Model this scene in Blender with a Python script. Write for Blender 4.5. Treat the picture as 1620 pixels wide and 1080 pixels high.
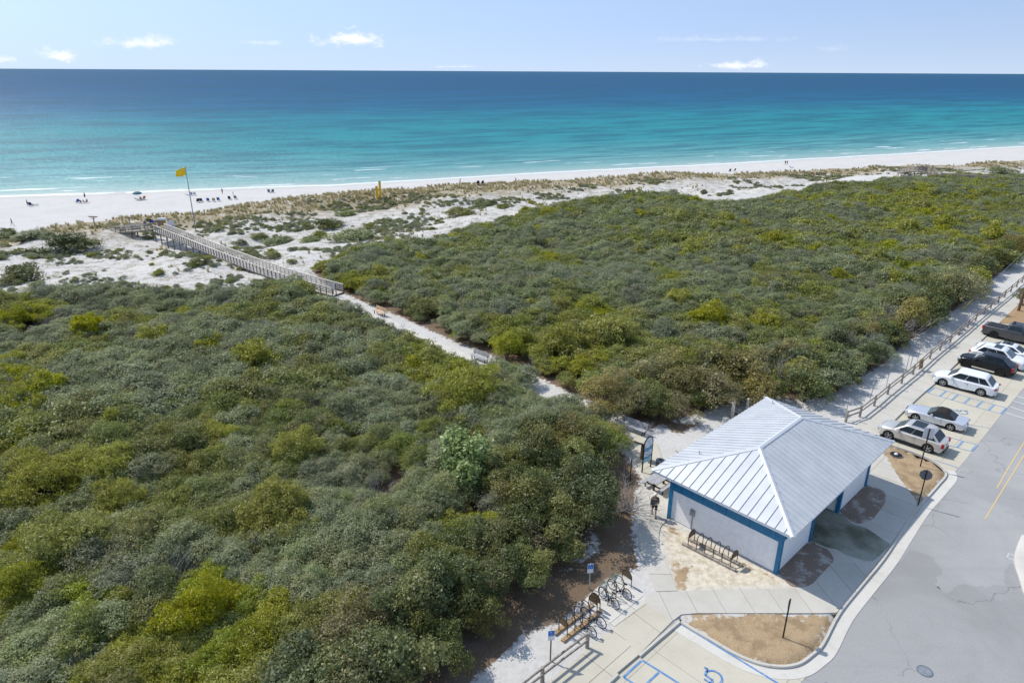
import bpy, bmesh, math, random
import numpy as np
from mathutils import Vector, Matrix

for o in list(bpy.data.objects): bpy.data.objects.remove(o, do_unlink=True)
S = bpy.context.scene
C = S.collection
R = math.radians
rng = np.random.default_rng(7)
random.seed(7)

# ------------------------------------------------------------------ camera
F_PX, HOR, ROLL, CAM_H = 1080.0, 112.0, R(0.3), 27.4
PITCH = math.atan((540 - HOR) / F_PX)
cam = bpy.data.cameras.new('camera'); cam_ob = bpy.data.objects.new('camera', cam); C.objects.link(cam_ob)
cam.sensor_width = 36; cam.lens = F_PX / 1620 * 36; cam.clip_start = 0.5; cam.clip_end = 120000
_f = Vector((0, math.cos(PITCH), -math.sin(PITCH))); _u0 = Vector((0, math.sin(PITCH), math.cos(PITCH))); _x0 = Vector((1, 0, 0))
_r = _x0 * math.cos(ROLL) + _u0 * math.sin(ROLL); _u = _u0 * math.cos(ROLL) - _x0 * math.sin(ROLL)
M = Matrix((_r, _u, -_f)).transposed().to_4x4(); M.translation = (0, 0, CAM_H)
cam_ob.matrix_world = M
S.camera = cam_ob

# ------------------------------------------------------------------ sun and sky
SUN_EL = R(50); SUN_DIR_XY = Vector((-0.86, 0.51)).normalized()     # where the sun stands
SUN_AZ = math.atan2(SUN_DIR_XY.x, SUN_DIR_XY.y)                     # clockwise from +Y
sl = bpy.data.lights.new('sun', 'SUN'); sl.energy = 2.5; sl.angle = R(0.55); sl.color = (1.0, 0.95, 0.87)
so = bpy.data.objects.new('sun', sl); C.objects.link(so); so.location = (-60, 40, 80)
sd = Vector((SUN_DIR_XY.x * math.cos(SUN_EL), SUN_DIR_XY.y * math.cos(SUN_EL), math.sin(SUN_EL)))
so.rotation_euler = (-sd).to_track_quat('-Z', 'Y').to_euler()

W = bpy.data.worlds.new('World'); S.world = W; W.use_nodes = True
nt = W.node_tree; N = nt.nodes; LK = nt.links; N.clear()
def wn(t, **k):
    n = N.new(t)
    for a, b in k.items(): setattr(n, a, b)
    return n
def wm(op, a, b=None, c=None):
    n = wn('ShaderNodeMath', operation=op)
    for i, v in enumerate((a, b, c)):
        if v is None: continue
        if isinstance(v, (int, float)): n.inputs[i].default_value = v
        else: LK.new(v, n.inputs[i])
    return n.outputs[0]
sky = wn('ShaderNodeTexSky', sky_type='NISHITA'); sky.sun_disc = False
sky.sun_elevation = SUN_EL; sky.sun_rotation = SUN_AZ; sky.altitude = 100; sky.air_density = 1.0; sky.dust_density = 0.4; sky.ozone_density = 1.2
bg = wn('ShaderNodeBackground'); bg.inputs[1].default_value = 0.142
wo = wn('ShaderNodeOutputWorld')
geo = wn('ShaderNodeNewGeometry'); sep = wn('ShaderNodeSeparateXYZ')
tc = wn('ShaderNodeTexCoord'); LK.new(tc.outputs['Generated'], sep.inputs[0])
# the clear-air sky: the thick yellow horizon band of the model is left out by looking a little higher
va = wn('ShaderNodeVectorMath', operation='ADD'); va.inputs[1].default_value = (0, 0, 0.5); LK.new(tc.outputs['Generated'], va.inputs[0])
vn_ = wn('ShaderNodeVectorMath', operation='NORMALIZE'); LK.new(va.outputs[0], vn_.inputs[0]); LK.new(vn_.outputs[0], sky.inputs[0])
W.cycles.sampling_method = 'MANUAL'; W.cycles.sample_map_resolution = 256
az = wm('ARCTAN2', sep.outputs[0], sep.outputs[1]); el = wm('ARCSINE', sep.outputs[2])
nz = wn('ShaderNodeTexNoise'); nz.inputs['Scale'].default_value = 55; nz.inputs['Detail'].default_value = 6; nz.inputs['Roughness'].default_value = 0.62
mp = wn('ShaderNodeMapping'); mp.inputs['Scale'].default_value = (1, 1, 1.7); LK.new(tc.outputs['Generated'], mp.inputs[0]); LK.new(mp.outputs[0], nz.inputs['Vector'])
nz0 = wm('MULTIPLY', wm('SUBTRACT', nz.outputs[0], 0.5), 3.4)
# small fair-weather cumulus low over the sea: azimuth, elevation, half width, half height, strength (degrees)
CLOUDS = [(-12.2, 2.05, 2.5, .75, 1.0), (-26.3, 1.6, 2.4, .5, .75), (-31.3, .75, 1.2, .5, .85), (-34.8, .45, .9, .36, .85), (17.0, .42, 2.3, .36, .8),
          (35.3, 5.3, 2.6, .8, .7), (17.8, 5.2, 3.0, .25, .3), (-4.2, .25, 2.2, .14, .5), (15.2, 2.2, 5.0, .25, .25), (-18.6, 1.8, 1.5, .25, .3), (23, 1.5, 1.2, .3, .2),
          (-50, 1.8, 3.0, .7, .8), (-66, 3.0, 3.2, .8, .7), (52, 2.2, 3.4, .7, .8), (70, 1.2, 2.6, .6, .8), (100, 2.5, 4, .8, .8), (-95, 1.5, 3, .7, .8), (135, 2, 3, .6, .8), (170, 3, 4, .9, .8), (-140, 2, 3, .8, .8)]
tot = None
for (ca, ce, ha, he, st) in CLOUDS:
    dx = wm('DIVIDE', wm('SUBTRACT', az, R(ca)), R(ha)); dy = wm('DIVIDE', wm('SUBTRACT', el, R(ce)), R(he))
    dyl = wm('MULTIPLY', wm('MINIMUM', dy, 0.0), 1.7); dyy = wm('ADD', wm('MAXIMUM', dy, 0.0), dyl)
    d = wm('SQRT', wm('ADD', wm('MULTIPLY', dx, dx), wm('MULTIPLY', dyy, dyy)))
    m = wn('ShaderNodeMapRange', interpolation_type='SMOOTHSTEP'); m.inputs['From Min'].default_value = 1.2; m.inputs['From Max'].default_value = -0.25
    m.inputs['To Max'].default_value = st
    LK.new(wm('ADD', d, nz0), m.inputs[0])
    tot = m.outputs[0] if tot is None else wm('MAXIMUM', tot, m.outputs[0])
cr = wn('ShaderNodeMix', data_type='RGBA'); LK.new(tot, cr.inputs[0]); hzf = wm('ADD', wm('MULTIPLY', wm('EXPONENT', wm('MULTIPLY', wm('MAXIMUM', el, 0.0), -18.0)), 0.55), 0.22)   # pale air low over the horizon, the same all round
hzm = wn('ShaderNodeMix', data_type='RGBA'); LK.new(hzf, hzm.inputs[0]); LK.new(sky.outputs[0], hzm.inputs[6]); hzm.inputs[7].default_value = (2.75, 3.2, 3.75, 1)
LK.new(hzm.outputs[2], cr.inputs[6]); cr.inputs[7].default_value = (4.7, 4.65, 4.7, 1)
LK.new(cr.outputs[2], bg.inputs[0]); LK.new(bg.outputs[0], wo.inputs[0])

S.view_settings.view_transform = 'Standard'; S.view_settings.look = 'None'; S.view_settings.exposure = 0.80; S.view_settings.gamma = 1.0; S.view_settings.use_curve_mapping = False
S.render.engine = 'CYCLES'
S.cycles.max_bounces = 5; S.cycles.diffuse_bounces = 3; S.cycles.glossy_bounces = 2; S.cycles.transmission_bounces = 2; S.cycles.transparent_max_bounces = 4

# ------------------------------------------------------------------ helpers
def P(px, py, z=0.0):
    """ground point that the photograph shows at (px, py), for a surface of height z"""
    dx, dy = px - 810, py - 540
    u = (dx * math.cos(ROLL) + dy * math.sin(ROLL)) / F_PX; v = (-dx * math.sin(ROLL) + dy * math.cos(ROLL)) / F_PX
    D = math.sin(PITCH) + v * math.cos(PITCH); Fw = math.cos(PITCH) - v * math.sin(PITCH); t = (CAM_H - z) / D
    return Vector((u * t, Fw * t, z))
def PX(x, y, z):
    """where a world point lies in the photograph (used for placing labels and densities only)"""
    dz = CAM_H - z
    dep = y * math.cos(PITCH) + dz * math.sin(PITCH); v = (dz * math.cos(PITCH) - y * math.sin(PITCH)) / dep; u = x / dep
    return (810 + F_PX * (u * math.cos(ROLL) - v * math.sin(ROLL)), 540 + F_PX * (u * math.sin(ROLL) + v * math.cos(ROLL)), dep)
TH = R(43.8); UX = Vector((math.cos(TH), math.sin(TH), 0)); VX = Vector((-math.sin(TH), math.cos(TH), 0)); ORG = P(1227, 908)
def LU(u, v, z=0.0): q = ORG + UX * u + VX * v; return Vector((q.x, q.y, z))

def tag(o, label=None, cat=None, group=None, kind=None):
    if label: o['label'] = label
    if cat: o['category'] = cat
    if group: o['group'] = group
    if kind: o['kind'] = kind
    return o
def empty(name, loc=(0, 0, 0), rz=0.0, label=None, cat=None, group=None):
    o = bpy.data.objects.new(name, None); C.objects.link(o); o.location = loc; o.rotation_euler = (0, 0, rz); o.empty_display_size = 0.2
    return tag(o, label, cat, group)
def link(name, me, parent=None, loc=None, rot=None):
    o = bpy.data.objects.new(name, me); C.objects.link(o)
    if parent: o.parent = parent
    if loc is not None: o.location = loc
    if rot is not None: o.rotation_euler = rot
    return o
class MB:
    def __init__(s): s.v = []; s.f = []; s.mi = []
    def add(s, vs, fs, mi=0):
        b = len(s.v); s.v += [tuple(v) for v in vs]; s.f += [tuple(i + b for i in f) for f in fs]; s.mi += [mi] * len(fs)
    def box(s, c, d, rz=0.0, mi=0, tilt=None):
        hx, hy, hz = d[0] / 2, d[1] / 2, d[2] / 2
        m = Matrix.Rotation(rz, 3, 'Z')
        if tilt is not None: m = m @ tilt
        vs = [Vector(c) + m @ Vector((x, y, z)) for x in (-hx, hx) for y in (-hy, hy) for z in (-hz, hz)]
        s.add(vs, [(0, 1, 3, 2), (4, 6, 7, 5), (0, 4, 5, 1), (2, 3, 7, 6), (0, 2, 6, 4), (1, 5, 7, 3)], mi)
    def bar(s, a, b, w, h, mi=0, up=Vector((0, 0, 1))):
        a, b = Vector(a), Vector(b); d = (b - a).normalized()
        if abs(d.dot(up)) > 0.98: up = Vector((1, 0, 0))
        x = d.cross(up).normalized(); y = x.cross(d).normalized()
        vs = [p + x * (w / 2 * sx) + y * (h / 2 * sy) for p in (a, b) for sx, sy in ((-1, -1), (1, -1), (1, 1), (-1, 1))]
        s.add(vs, [(0, 1, 2, 3), (4, 7, 6, 5), (0, 4, 5, 1), (1, 5, 6, 2), (2, 6, 7, 3), (3, 7, 4, 0)], mi)
    def tube(s, pts, r, n=6, mi=0, cap=True):
        pts = [Vector(p) for p in pts]; rs = r if isinstance(r, (list, tuple)) else [r] * len(pts)
        rings = []; up = Vector((0, 0, 1)); px = None
        for i, p in enumerate(pts):
            d = (pts[min(i + 1, len(pts) - 1)] - pts[max(i - 1, 0)]).normalized()
            x = d.cross(up) if px is None else (px - d * px.dot(d))
            if x.length < 1e-4: x = d.cross(Vector((1, 0, 0)))
            x.normalize(); px = x; y = d.cross(x).normalized()
            rings.append([p + (x * math.cos(2 * math.pi * k / n) + y * math.sin(2 * math.pi * k / n)) * rs[i] for k in range(n)])
        vs = [q for rg in rings for q in rg]; fs = []
        for i in range(len(pts) - 1):
            for k in range(n): fs.append((i * n + k, i * n + (k + 1) % n, (i + 1) * n + (k + 1) % n, (i + 1) * n + k))
        if cap: fs += [tuple(range(n))[::-1], tuple((len(pts) - 1) * n + k for k in range(n))]
        s.add(vs, fs, mi)
    def lathe(s, prof, n=16, c=(0, 0, 0), mi=0, axis='z'):
        vs = []; fs = []
        for (r, z) in prof:
            for k in range(n):
                a = 2 * math.pi * k / n; q = (r * math.cos(a), r * math.sin(a), z)
                if axis == 'y': q = (q[0], q[2], q[1])
                vs.append((q[0] + c[0], q[1] + c[1], q[2] + c[2]))
        for i in range(len(prof) - 1):
            for k in range(n): fs.append((i * n + k, i * n + (k + 1) % n, (i + 1) * n + (k + 1) % n, (i + 1) * n + k))
        s.add(vs, fs, mi)
    def prism(s, poly, z0, z1, mi=0):
        n = len(poly); vs = [(p[0], p[1], z0) for p in poly] + [(p[0], p[1], z1) for p in poly]
        fs = [tuple(range(n))[::-1], tuple(range(n, 2 * n))] + [(k, (k + 1) % n, n + (k + 1) % n, n + k) for k in range(n)]
        s.add(vs, fs, mi)
    def plate(s, pts, nrm, t, mi=0):
        """flat polygon (3d points) thickened by t along nrm"""
        n = len(pts); nrm = Vector(nrm); vs = [Vector(p) for p in pts] + [Vector(p) + nrm * t for p in pts]
        fs = [tuple(range(n))[::-1], tuple(range(n, 2 * n))] + [(k, (k + 1) % n, n + (k + 1) % n, n + k) for k in range(n)]
        s.add(vs, fs, mi)
    def mesh(s, name, mats, smooth=None, fixn=True):
        me = bpy.data.meshes.new(name); me.from_pydata(s.v, [], s.f)
        for m in (mats if isinstance(mats, (list, tuple)) else [mats]): me.materials.append(m)
        me.polygons.foreach_set('material_index', s.mi)
        if fixn:
            bm = bmesh.new(); bm.from_mesh(me); bmesh.ops.recalc_face_normals(bm, faces=bm.faces); bm.to_mesh(me); bm.free()
        if smooth is not None:
            me.polygons.foreach_set('use_smooth', [True] * len(me.polygons)); me.set_sharp_from_angle(angle=R(smooth))
        me.update(); return me
    def build(s, name, mats, parent=None, smooth=None, loc=None, rot=None):
        return link(name, s.mesh(name, mats, smooth), parent, loc, rot)

# ------------------------------------------------------------------ materials
MATS = {}
def nodes(name):
    m = bpy.data.materials.new(name); m.use_nodes = True; t = m.node_tree
    b = t.nodes['Principled BSDF']; MATS[name] = m
    return m, t, b
def nn(t, typ, **k):
    n = t.nodes.new(typ)
    for a, b in k.items():
        if a.startswith('i_'): n.inputs[a[2:].replace('_', ' ')].default_value = b
        else: setattr(n, a, b)
    return n
def noise(t, scale, detail=4, rough=0.6, vec=None, dist=0.0):
    n = nn(t, 'ShaderNodeTexNoise'); n.inputs['Scale'].default_value = scale; n.inputs['Detail'].default_value = detail; n.inputs['Roughness'].default_value = rough; n.inputs['Distortion'].default_value = dist
    if vec is not None: t.links.new(vec, n.inputs['Vector'])
    return n.outputs[0]
def mix(t, fac, a, b, mode='MIX'):
    n = nn(t, 'ShaderNodeMix', data_type='RGBA', blend_type=mode)
    for i, v in ((0, fac), (6, a), (7, b)):
        if isinstance(v, (int, float)): n.inputs[i].default_value = v
        elif isinstance(v, tuple): n.inputs[i].default_value = (*v, 1) if len(v) == 3 else v
        else: t.links.new(v, n.inputs[i])
    return n.outputs[2]
def mr(t, v, a, b, c=0.0, d=1.0, smooth=True):
    n = nn(t, 'ShaderNodeMapRange', interpolation_type='SMOOTHSTEP' if smooth else 'LINEAR')
    t.links.new(v, n.inputs[0]); n.inputs[1].default_value = a; n.inputs[2].default_value = b; n.inputs[3].default_value = c; n.inputs[4].default_value = d
    return n.outputs[0]
def mth(t, op, a, b=None):
    n = nn(t, 'ShaderNodeMath', operation=op)
    for i, v in enumerate((a, b)):
        if v is None: continue
        if isinstance(v, (int, float)): n.inputs[i].default_value = v
        else: t.links.new(v, n.inputs[i])
    return n.outputs[0]
def bump(t, b, h, strength=0.3, dist=0.02):
    n = nn(t, 'ShaderNodeBump'); n.inputs['Strength'].default_value = strength; n.inputs['Distance'].default_value = dist
    t.links.new(h, n.inputs['Height']); t.links.new(n.outputs[0], b.inputs['Normal'])
def objco(t): return nn(t, 'ShaderNodeTexCoord').outputs['Object']
def wpos(t): return nn(t, 'ShaderNodeNewGeometry').outputs['Position']
def attr(t, name):
    n = nn(t, 'ShaderNodeAttribute'); n.attribute_name = name; return n.outputs['Fac']
def simple(name, col, rough=0.6, metal=0.0, var=0.12, scale=8.0, spec=0.4, coat=0.0, bmp=0.0):
    m, t, b = nodes(name)
    v = noise(t, scale, 4, 0.6, objco(t))
    dark = tuple(c * (1 - var * 1.6) for c in col); lite = tuple(min(1, c * (1 + var)) for c in col)
    t.links.new(mix(t, mr(t, v, 0.3, 0.7), dark, lite), b.inputs['Base Color'])
    b.inputs['Roughness'].default_value = rough; b.inputs['Metallic'].default_value = metal; b.inputs['Specular IOR Level'].default_value = spec
    b.inputs['Coat Weight'].default_value = coat; b.inputs['Coat Roughness'].default_value = 0.06
    if bmp: bump(t, b, noise(t, scale * 6, 3), bmp, 0.01)
    return m
def concrete(name, base, stain, dirt=0.5):
    m, t, b = nodes(name); w = wpos(t)
    oi = nn(t, 'ShaderNodeObjectInfo').outputs['Random']
    big = noise(t, 0.35, 5, 0.62, w); mid = noise(t, 2.2, 5, 0.7, w); fine = noise(t, 30, 3, 0.7, w)
    c = mix(t, mr(t, big, 0.42, 0.68, 0, dirt), base, stain)
    c = mix(t, mr(t, mid, 0.5, 0.72, 0, 0.4 * dirt), c, tuple(x * 0.72 for x in stain))
    c = mix(t, mth(t, 'MULTIPLY', mr(t, fine, 0.35, 0.65), 0.22), c, tuple(x * 0.62 for x in base))
    c = mix(t, mth(t, 'MULTIPLY', oi, 0.16), c, tuple(x * 0.75 for x in stain))
    t.links.new(c, b.inputs['Base Color']); b.inputs['Roughness'].default_value = 0.9; b.inputs['Specular IOR Level'].default_value = 0.2
    bump(t, b, fine, 0.15, 0.008)
    return m
concrete('concrete', (0.535, 0.51, 0.45), (0.43, 0.405, 0.35))
concrete('concrete_white', (0.60, 0.575, 0.52), (0.47, 0.445, 0.395), 0.6)
concrete('concrete_tan', (0.53, 0.495, 0.40), (0.44, 0.40, 0.315))
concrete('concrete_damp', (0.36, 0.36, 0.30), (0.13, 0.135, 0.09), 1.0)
simple('joint', (0.20, 0.19, 0.165), 0.95)
def asphalt(name, base, alt, k=1.0):
    m, t, b = nodes(name); w = wpos(t)
    big = noise(t, 0.14, 6, 0.65, w, 0.6); mid = noise(t, 0.9, 6, 0.7, w, 0.4); fine = noise(t, 14, 3, 0.8, w)
    c = mix(t, mr(t, big, 0.38, 0.66), base, alt)
    c = mix(t, mr(t, mid, 0.55, 0.75, 0, 0.45 * k), c, tuple(x * 0.78 for x in base))
    c = mix(t, mr(t, fine, 0.35, 0.65, 0, 0.45), c, tuple(x * 0.6 for x in base))
    mp = nn(t, 'ShaderNodeMapping'); mp.inputs['Rotation'].default_value = (0, 0, -TH); mp.inputs['Scale'].default_value = (0.03, 0.9, 1); t.links.new(w, mp.inputs[0])
    tr = noise(t, 1.0, 3, 0.5, mp.outputs[0]); c = mix(t, mr(t, tr, 0.52, 0.7, 0, 0.3), c, tuple(x * 0.75 for x in base))
    vo = nn(t, 'ShaderNodeTexVoronoi', feature='DISTANCE_TO_EDGE'); vo.inputs['Scale'].default_value = 0.16
    wv = nn(t, 'ShaderNodeVectorMath', operation='ADD'); t.links.new(w, wv.inputs[0])
    nv = nn(t, 'ShaderNodeTexNoise'); nv.inputs['Scale'].default_value = 1.3; nv.inputs['Detail'].default_value = 4; t.links.new(w, nv.inputs['Vector'])
    t.links.new(nv.outputs['Color'], wv.inputs[1]); t.links.new(wv.outputs[0], vo.inputs['Vector'])
    ck = mr(t, vo.outputs['Distance'], 0.0, 0.008, 0.5 * k, 0.0); ck = mth(t, 'MULTIPLY', ck, mr(t, noise(t, 0.25, 2, 0.5, w), 0.42, 0.55))
    c = mix(t, ck, c, (0.09, 0.09, 0.09))
    t.links.new(c, b.inputs['Base Color']); b.inputs['Roughness'].default_value = 0.92; b.inputs['Specular IOR Level'].default_value = 0.2
    bump(t, b, fine, 0.25, 0.01)
asphalt('asphalt', (0.335, 0.332, 0.325), (0.275, 0.272, 0.266))
asphalt('asphalt_light', (0.375, 0.372, 0.365), (0.315, 0.312, 0.306), 0.7)
def paint(name, col, wear=0.5):
    m, t, b = nodes(name); w = wpos(t); n = noise(t, 6, 5, 0.75, w)
    c = mix(t, mr(t, n, 0.45, 0.72, 0, wear), col, (0.45, 0.44, 0.39)); t.links.new(c, b.inputs['Base Color']); b.inputs['Roughness'].default_value = 0.8
paint('paint_blue', (0.14, 0.26, 0.43), 0.9); paint('paint_blue_fresh', (0.07, 0.20, 0.43), 0.55); paint('paint_white', (0.55, 0.56, 0.57), 0.7); paint('paint_yellow', (0.58, 0.42, 0.16), 0.9)
simple('siding', (0.88, 0.865, 0.84), 0.55, var=0.04, scale=3)
simple('trim_blue', (0.016, 0.17, 0.33), 0.5, var=0.12, scale=5)
simple('soffit', (0.45, 0.50, 0.55), 0.7)
simple('door_dark', (0.05, 0.09, 0.13), 0.5)
def metalroof():
    m, t, b = nodes('metal_roof'); w = wpos(t)
    oi = nn(t, 'ShaderNodeObjectInfo').outputs['Random']; v = noise(t, 0.7, 5, 0.6, w)
    c = mix(t, mr(t, v, 0.35, 0.7), (0.60, 0.612, 0.615), (0.53, 0.543, 0.55)); c = mix(t, mth(t, 'MULTIPLY', oi, 0.25), c, (0.42, 0.45, 0.47))
    t.links.new(c, b.inputs['Base Color']); b.inputs['Metallic'].default_value = 0.3; b.inputs['Roughness'].default_value = 0.48
metalroof()
simple('roof_cap', (0.56, 0.58, 0.595), 0.5, 0.2, var=0.05)
simple('wood_grey', (0.30, 0.265, 0.225), 0.9, var=0.3, scale=6, bmp=0.3)
simple('wood_pale', (0.60, 0.555, 0.49), 0.9, var=0.25, scale=5, bmp=0.2)
simple('wood_dark', (0.215, 0.185, 0.155), 0.9, var=0.3, scale=6)
simple('wood_tan', (0.36, 0.24, 0.12), 0.8, var=0.25, scale=5)
simple('wood_brown', (0.16, 0.10, 0.06), 0.8, var=0.25)
simple('plank_grey', (0.36, 0.36, 0.37), 0.8, var=0.12, scale=4)
simple('plank_tan', (0.55, 0.38, 0.24), 0.8, var=0.12, scale=4)
simple('iron_brown', (0.055, 0.034, 0.022), 0.45, 0.3, var=0.2)
simple('iron_black', (0.02, 0.018, 0.017), 0.5, 0.2)
simple('panel_brown', (0.115, 0.08, 0.045), 0.6)
simple('sign_white', (0.72, 0.73, 0.75), 0.5, var=0.04); simple('sign_blue', (0.02, 0.16, 0.55), 0.45, var=0.05)
simple('sign_grey', (0.17, 0.18, 0.19), 0.5, 0.3); simple('sign_silver', (0.62, 0.64, 0.67), 0.45, 0.2, var=0.05)
simple('galv', (0.33, 0.35, 0.37), 0.45, 0.6)
simple('flag_yellow', (0.95, 0.62, 0.02), 0.8, var=0.1); simple('pole_yellow', (0.9, 0.56, 0.03), 0.6, var=0.1)
simple('art_sea', (0.10, 0.30, 0.55), 0.5); simple('art_aqua', (0.35, 0.62, 0.75), 0.5); simple('art_navy', (0.03, 0.07, 0.20), 0.5); simple('art_pale', (0.66, 0.74, 0.82), 0.5)
simple('tire', (0.018, 0.018, 0.019), 0.85); simple('rim_silver', (0.55, 0.56, 0.58), 0.3, 0.85, var=0.05); simple('rim_dark', (0.045, 0.045, 0.048), 0.35, 0.6); simple('wheel_well', (0.012, 0.012, 0.012), 0.95)
def carpaint(name, col, metal=0.0, rough=0.3):
    return simple(name, col, rough, metal, var=0.03, scale=1.0, spec=0.5, coat=0.7)
carpaint('car_white', (0.76, 0.775, 0.78)); carpaint('car_champagne', (0.57, 0.545, 0.50), 0.4, 0.35); carpaint('car_silver', (0.58, 0.60, 0.64), 0.45, 0.33)
simple('car_black', (0.006, 0.007, 0.010), 0.22, 0, var=0.02, scale=1, spec=0.35); carpaint('car_grey', (0.055, 0.06, 0.066), 0.4)
simple('car_trim', (0.02, 0.02, 0.022), 0.6); simple('soft_top', (0.022, 0.018, 0.017), 0.95, bmp=0.2); simple('chrome', (0.7, 0.7, 0.72), 0.15, 1.0, var=0.03)
m, t, b = nodes('glass_dark'); b.inputs['Base Color'].default_value = (0.012, 0.018, 0.024, 1); b.inputs['Roughness'].default_value = 0.06; b.inputs['Specular IOR Level'].default_value = 0.3
t.links.new(mix(t, noise(t, 1.2, 2), (0.010, 0.016, 0.022), (0.03, 0.04, 0.048)), b.inputs['Base Color'])
m, t, b = nodes('glass_shield'); b.inputs['Roughness'].default_value = 0.08; b.inputs['Specular IOR Level'].default_value = 0.8
t.links.new(mix(t, noise(t, 1.6, 2), (0.05, 0.075, 0.085), (0.16, 0.20, 0.215)), b.inputs['Base Color'])
simple('lamp_red', (0.42, 0.015, 0.02), 0.25, var=0.1); simple('lamp_clear', (0.55, 0.58, 0.62), 0.15, 0.2); simple('plate_white', (0.6, 0.62, 0.62), 0.5)
simple('skin', (0.42, 0.24, 0.16), 0.6, var=0.08); simple('shirt_olive', (0.16, 0.115, 0.085), 0.85, var=0.25, scale=20); simple('cloth_black', (0.012, 0.012, 0.014), 0.9); simple('cap_white', (0.75, 0.73, 0.68), 0.8, var=0.05)
simple('bag_grey', (0.085, 0.09, 0.095), 0.85); simple('cloth_blue', (0.02, 0.10, 0.42), 0.85); simple('cloth_navy', (0.015, 0.03, 0.10), 0.85); simple('cloth_red', (0.33, 0.07, 0.08), 0.85); simple('cloth_grey', (0.20, 0.21, 0.23), 0.85); simple('cloth_orange', (0.45, 0.17, 0.05), 0.85); simple('cloth_teal', (0.05, 0.13, 0.18), 0.85); simple('cloth_white', (0.7, 0.7, 0.72), 0.85); simple('cloth_sand', (0.42, 0.31, 0.13), 0.85); simple('cloth_pink', (0.5, 0.3, 0.3), 0.85); simple('hair_dark', (0.03, 0.02, 0.015), 0.7)
simple('bike_frame', (0.02, 0.025, 0.035), 0.35); simple('bike_blue', (0.02, 0.06, 0.16), 0.35); simple('basket_green', (0.16, 0.30, 0.26), 0.6)
simple('bark', (0.115, 0.098, 0.083), 0.95, var=0.3, scale=12); simple('twig_grey', (0.27, 0.25, 0.235), 0.95, var=0.25, scale=6); simple('house_white', (0.68, 0.70, 0.72), 0.7, var=0.04); simple('house_blue', (0.24, 0.33, 0.42), 0.7)

def leafmat(name, a, b2, c3, trans=0.25, vlo=0.88, vhi=1.36, hv=0.015):
    m = bpy.data.materials.new(name); m.use_nodes = True; t = m.node_tree; MATS[name] = m
    t.nodes.remove(t.nodes['Principled BSDF']); out = t.nodes['Material Output']
    oi = nn(t, 'ShaderNodeObjectInfo').outputs['Random']; lf = attr(t, 'tint'); lb = attr(t, 'lobe')
    c = mix(t, lf, a, b2); c = mix(t, mr(t, lb, 0.45, 1.0, 0, 0.75), c, c3)
    hs = nn(t, 'ShaderNodeHueSaturation'); t.links.new(c, hs.inputs['Color'])
    t.links.new(mr(t, oi, 0, 1, 0.5 - hv, 0.5 + hv, False), hs.inputs['Hue'])
    oi2 = mth(t, 'FRACT', mth(t, 'MULTIPLY', oi, 7.31)); t.links.new(mr(t, oi2, 0, 1, vlo, vhi, False), hs.inputs['Value'])
    t.links.new(mr(t, mth(t, 'FRACT', mth(t, 'MULTIPLY', oi, 13.7)), 0, 1, 0.8, 1.1, False), hs.inputs['Saturation'])
    d = nn(t, 'ShaderNodeBsdfDiffuse'); tr = nn(t, 'ShaderNodeBsdfTranslucent'); g = nn(t, 'ShaderNodeBsdfGlossy'); g.inputs['Roughness'].default_value = 0.5
    t.links.new(hs.outputs[0], d.inputs[0]); t.links.new(hs.outputs[0], tr.inputs[0])
    m1 = nn(t, 'ShaderNodeMixShader'); m1.inputs[0].default_value = trans; t.links.new(d.outputs[0], m1.inputs[1]); t.links.new(tr.outputs[0], m1.inputs[2])
    m2 = nn(t, 'ShaderNodeMixShader'); m2.inputs[0].default_value = 0.035; t.links.new(m1.outputs[0], m2.inputs[1]); t.links.new(g.outputs[0], m2.inputs[2])
    t.links.new(m2.outputs[0], out.inputs[0])
leafmat('leaf_oak', (0.16, 0.188, 0.082), (0.285, 0.315, 0.158), (0.235, 0.25, 0.086), .46)
leafmat('leaf_olive', (0.15, 0.175, 0.038), (0.265, 0.29, 0.08), (0.25, 0.245, 0.052), .46)
leafmat('leaf_lime', (0.18, 0.20, 0.026), (0.315, 0.335, 0.055), (0.245, 0.255, 0.03), .46)
leafmat('leaf_pine', (0.215, 0.225, 0.016), (0.42, 0.415, 0.04), (0.29, 0.295, 0.02), 0.45, .95, 1.2, .006)
leafmat('leaf_dark', (0.078, 0.102, 0.028), (0.17, 0.20, 0.058), (0.21, 0.205, 0.045), .44)
leafmat('leaf_gloss', (0.10, 0.15, 0.04), (0.27, 0.32, 0.13), (0.18, 0.22, 0.07), .35)
leafmat('leaf_brown', (0.19, 0.17, 0.055), (0.32, 0.28, 0.105), (0.26, 0.235, 0.055), .44)
leafmat('grass_tan', (0.34, 0.28, 0.13), (0.47, 0.40, 0.22), (0.30, 0.30, 0.12), 0.35)
leafmat('leaf_grey', (0.175, 0.20, 0.11), (0.285, 0.31, 0.18), (0.24, 0.25, 0.115), .44)

# ------------------------------------------------------------------ terrain
SEA = -7.5
def interp(tab):
    xs = np.array([a for a, _ in tab]); ys = np.array([b for _, b in tab])
    return lambda x: np.interp(x, xs, ys)
Yshore = interp([(-3000, -300), (-400, 120), (-148, 199), (-99, 212), (-55, 224), (2, 250), (46, 268), (101, 290), (169, 319), (260, 360), (600, 500), (3000, 1100)])
Ycrest = interp([(-3000, -360), (-400, 60), (-140, 110), (-95, 126), (-82, 139), (-71, 149), (-52, 168), (-35, 178), (2, 197), (36, 208), (66, 214), (98, 222), (128, 233), (181, 249), (400, 345), (3000, 950)])
Yedge = interp([(-3000, -420), (-400, 20), (-140, 70), (-64, 81), (-42, 83), (-28, 88), (-21, 105), (-12, 115), (1, 131), (26, 148), (67, 170), (106, 191), (135, 207), (200, 225), (400, 300), (3000, 880)])
_perm = np.random.default_rng(3).random((64, 64))
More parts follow.
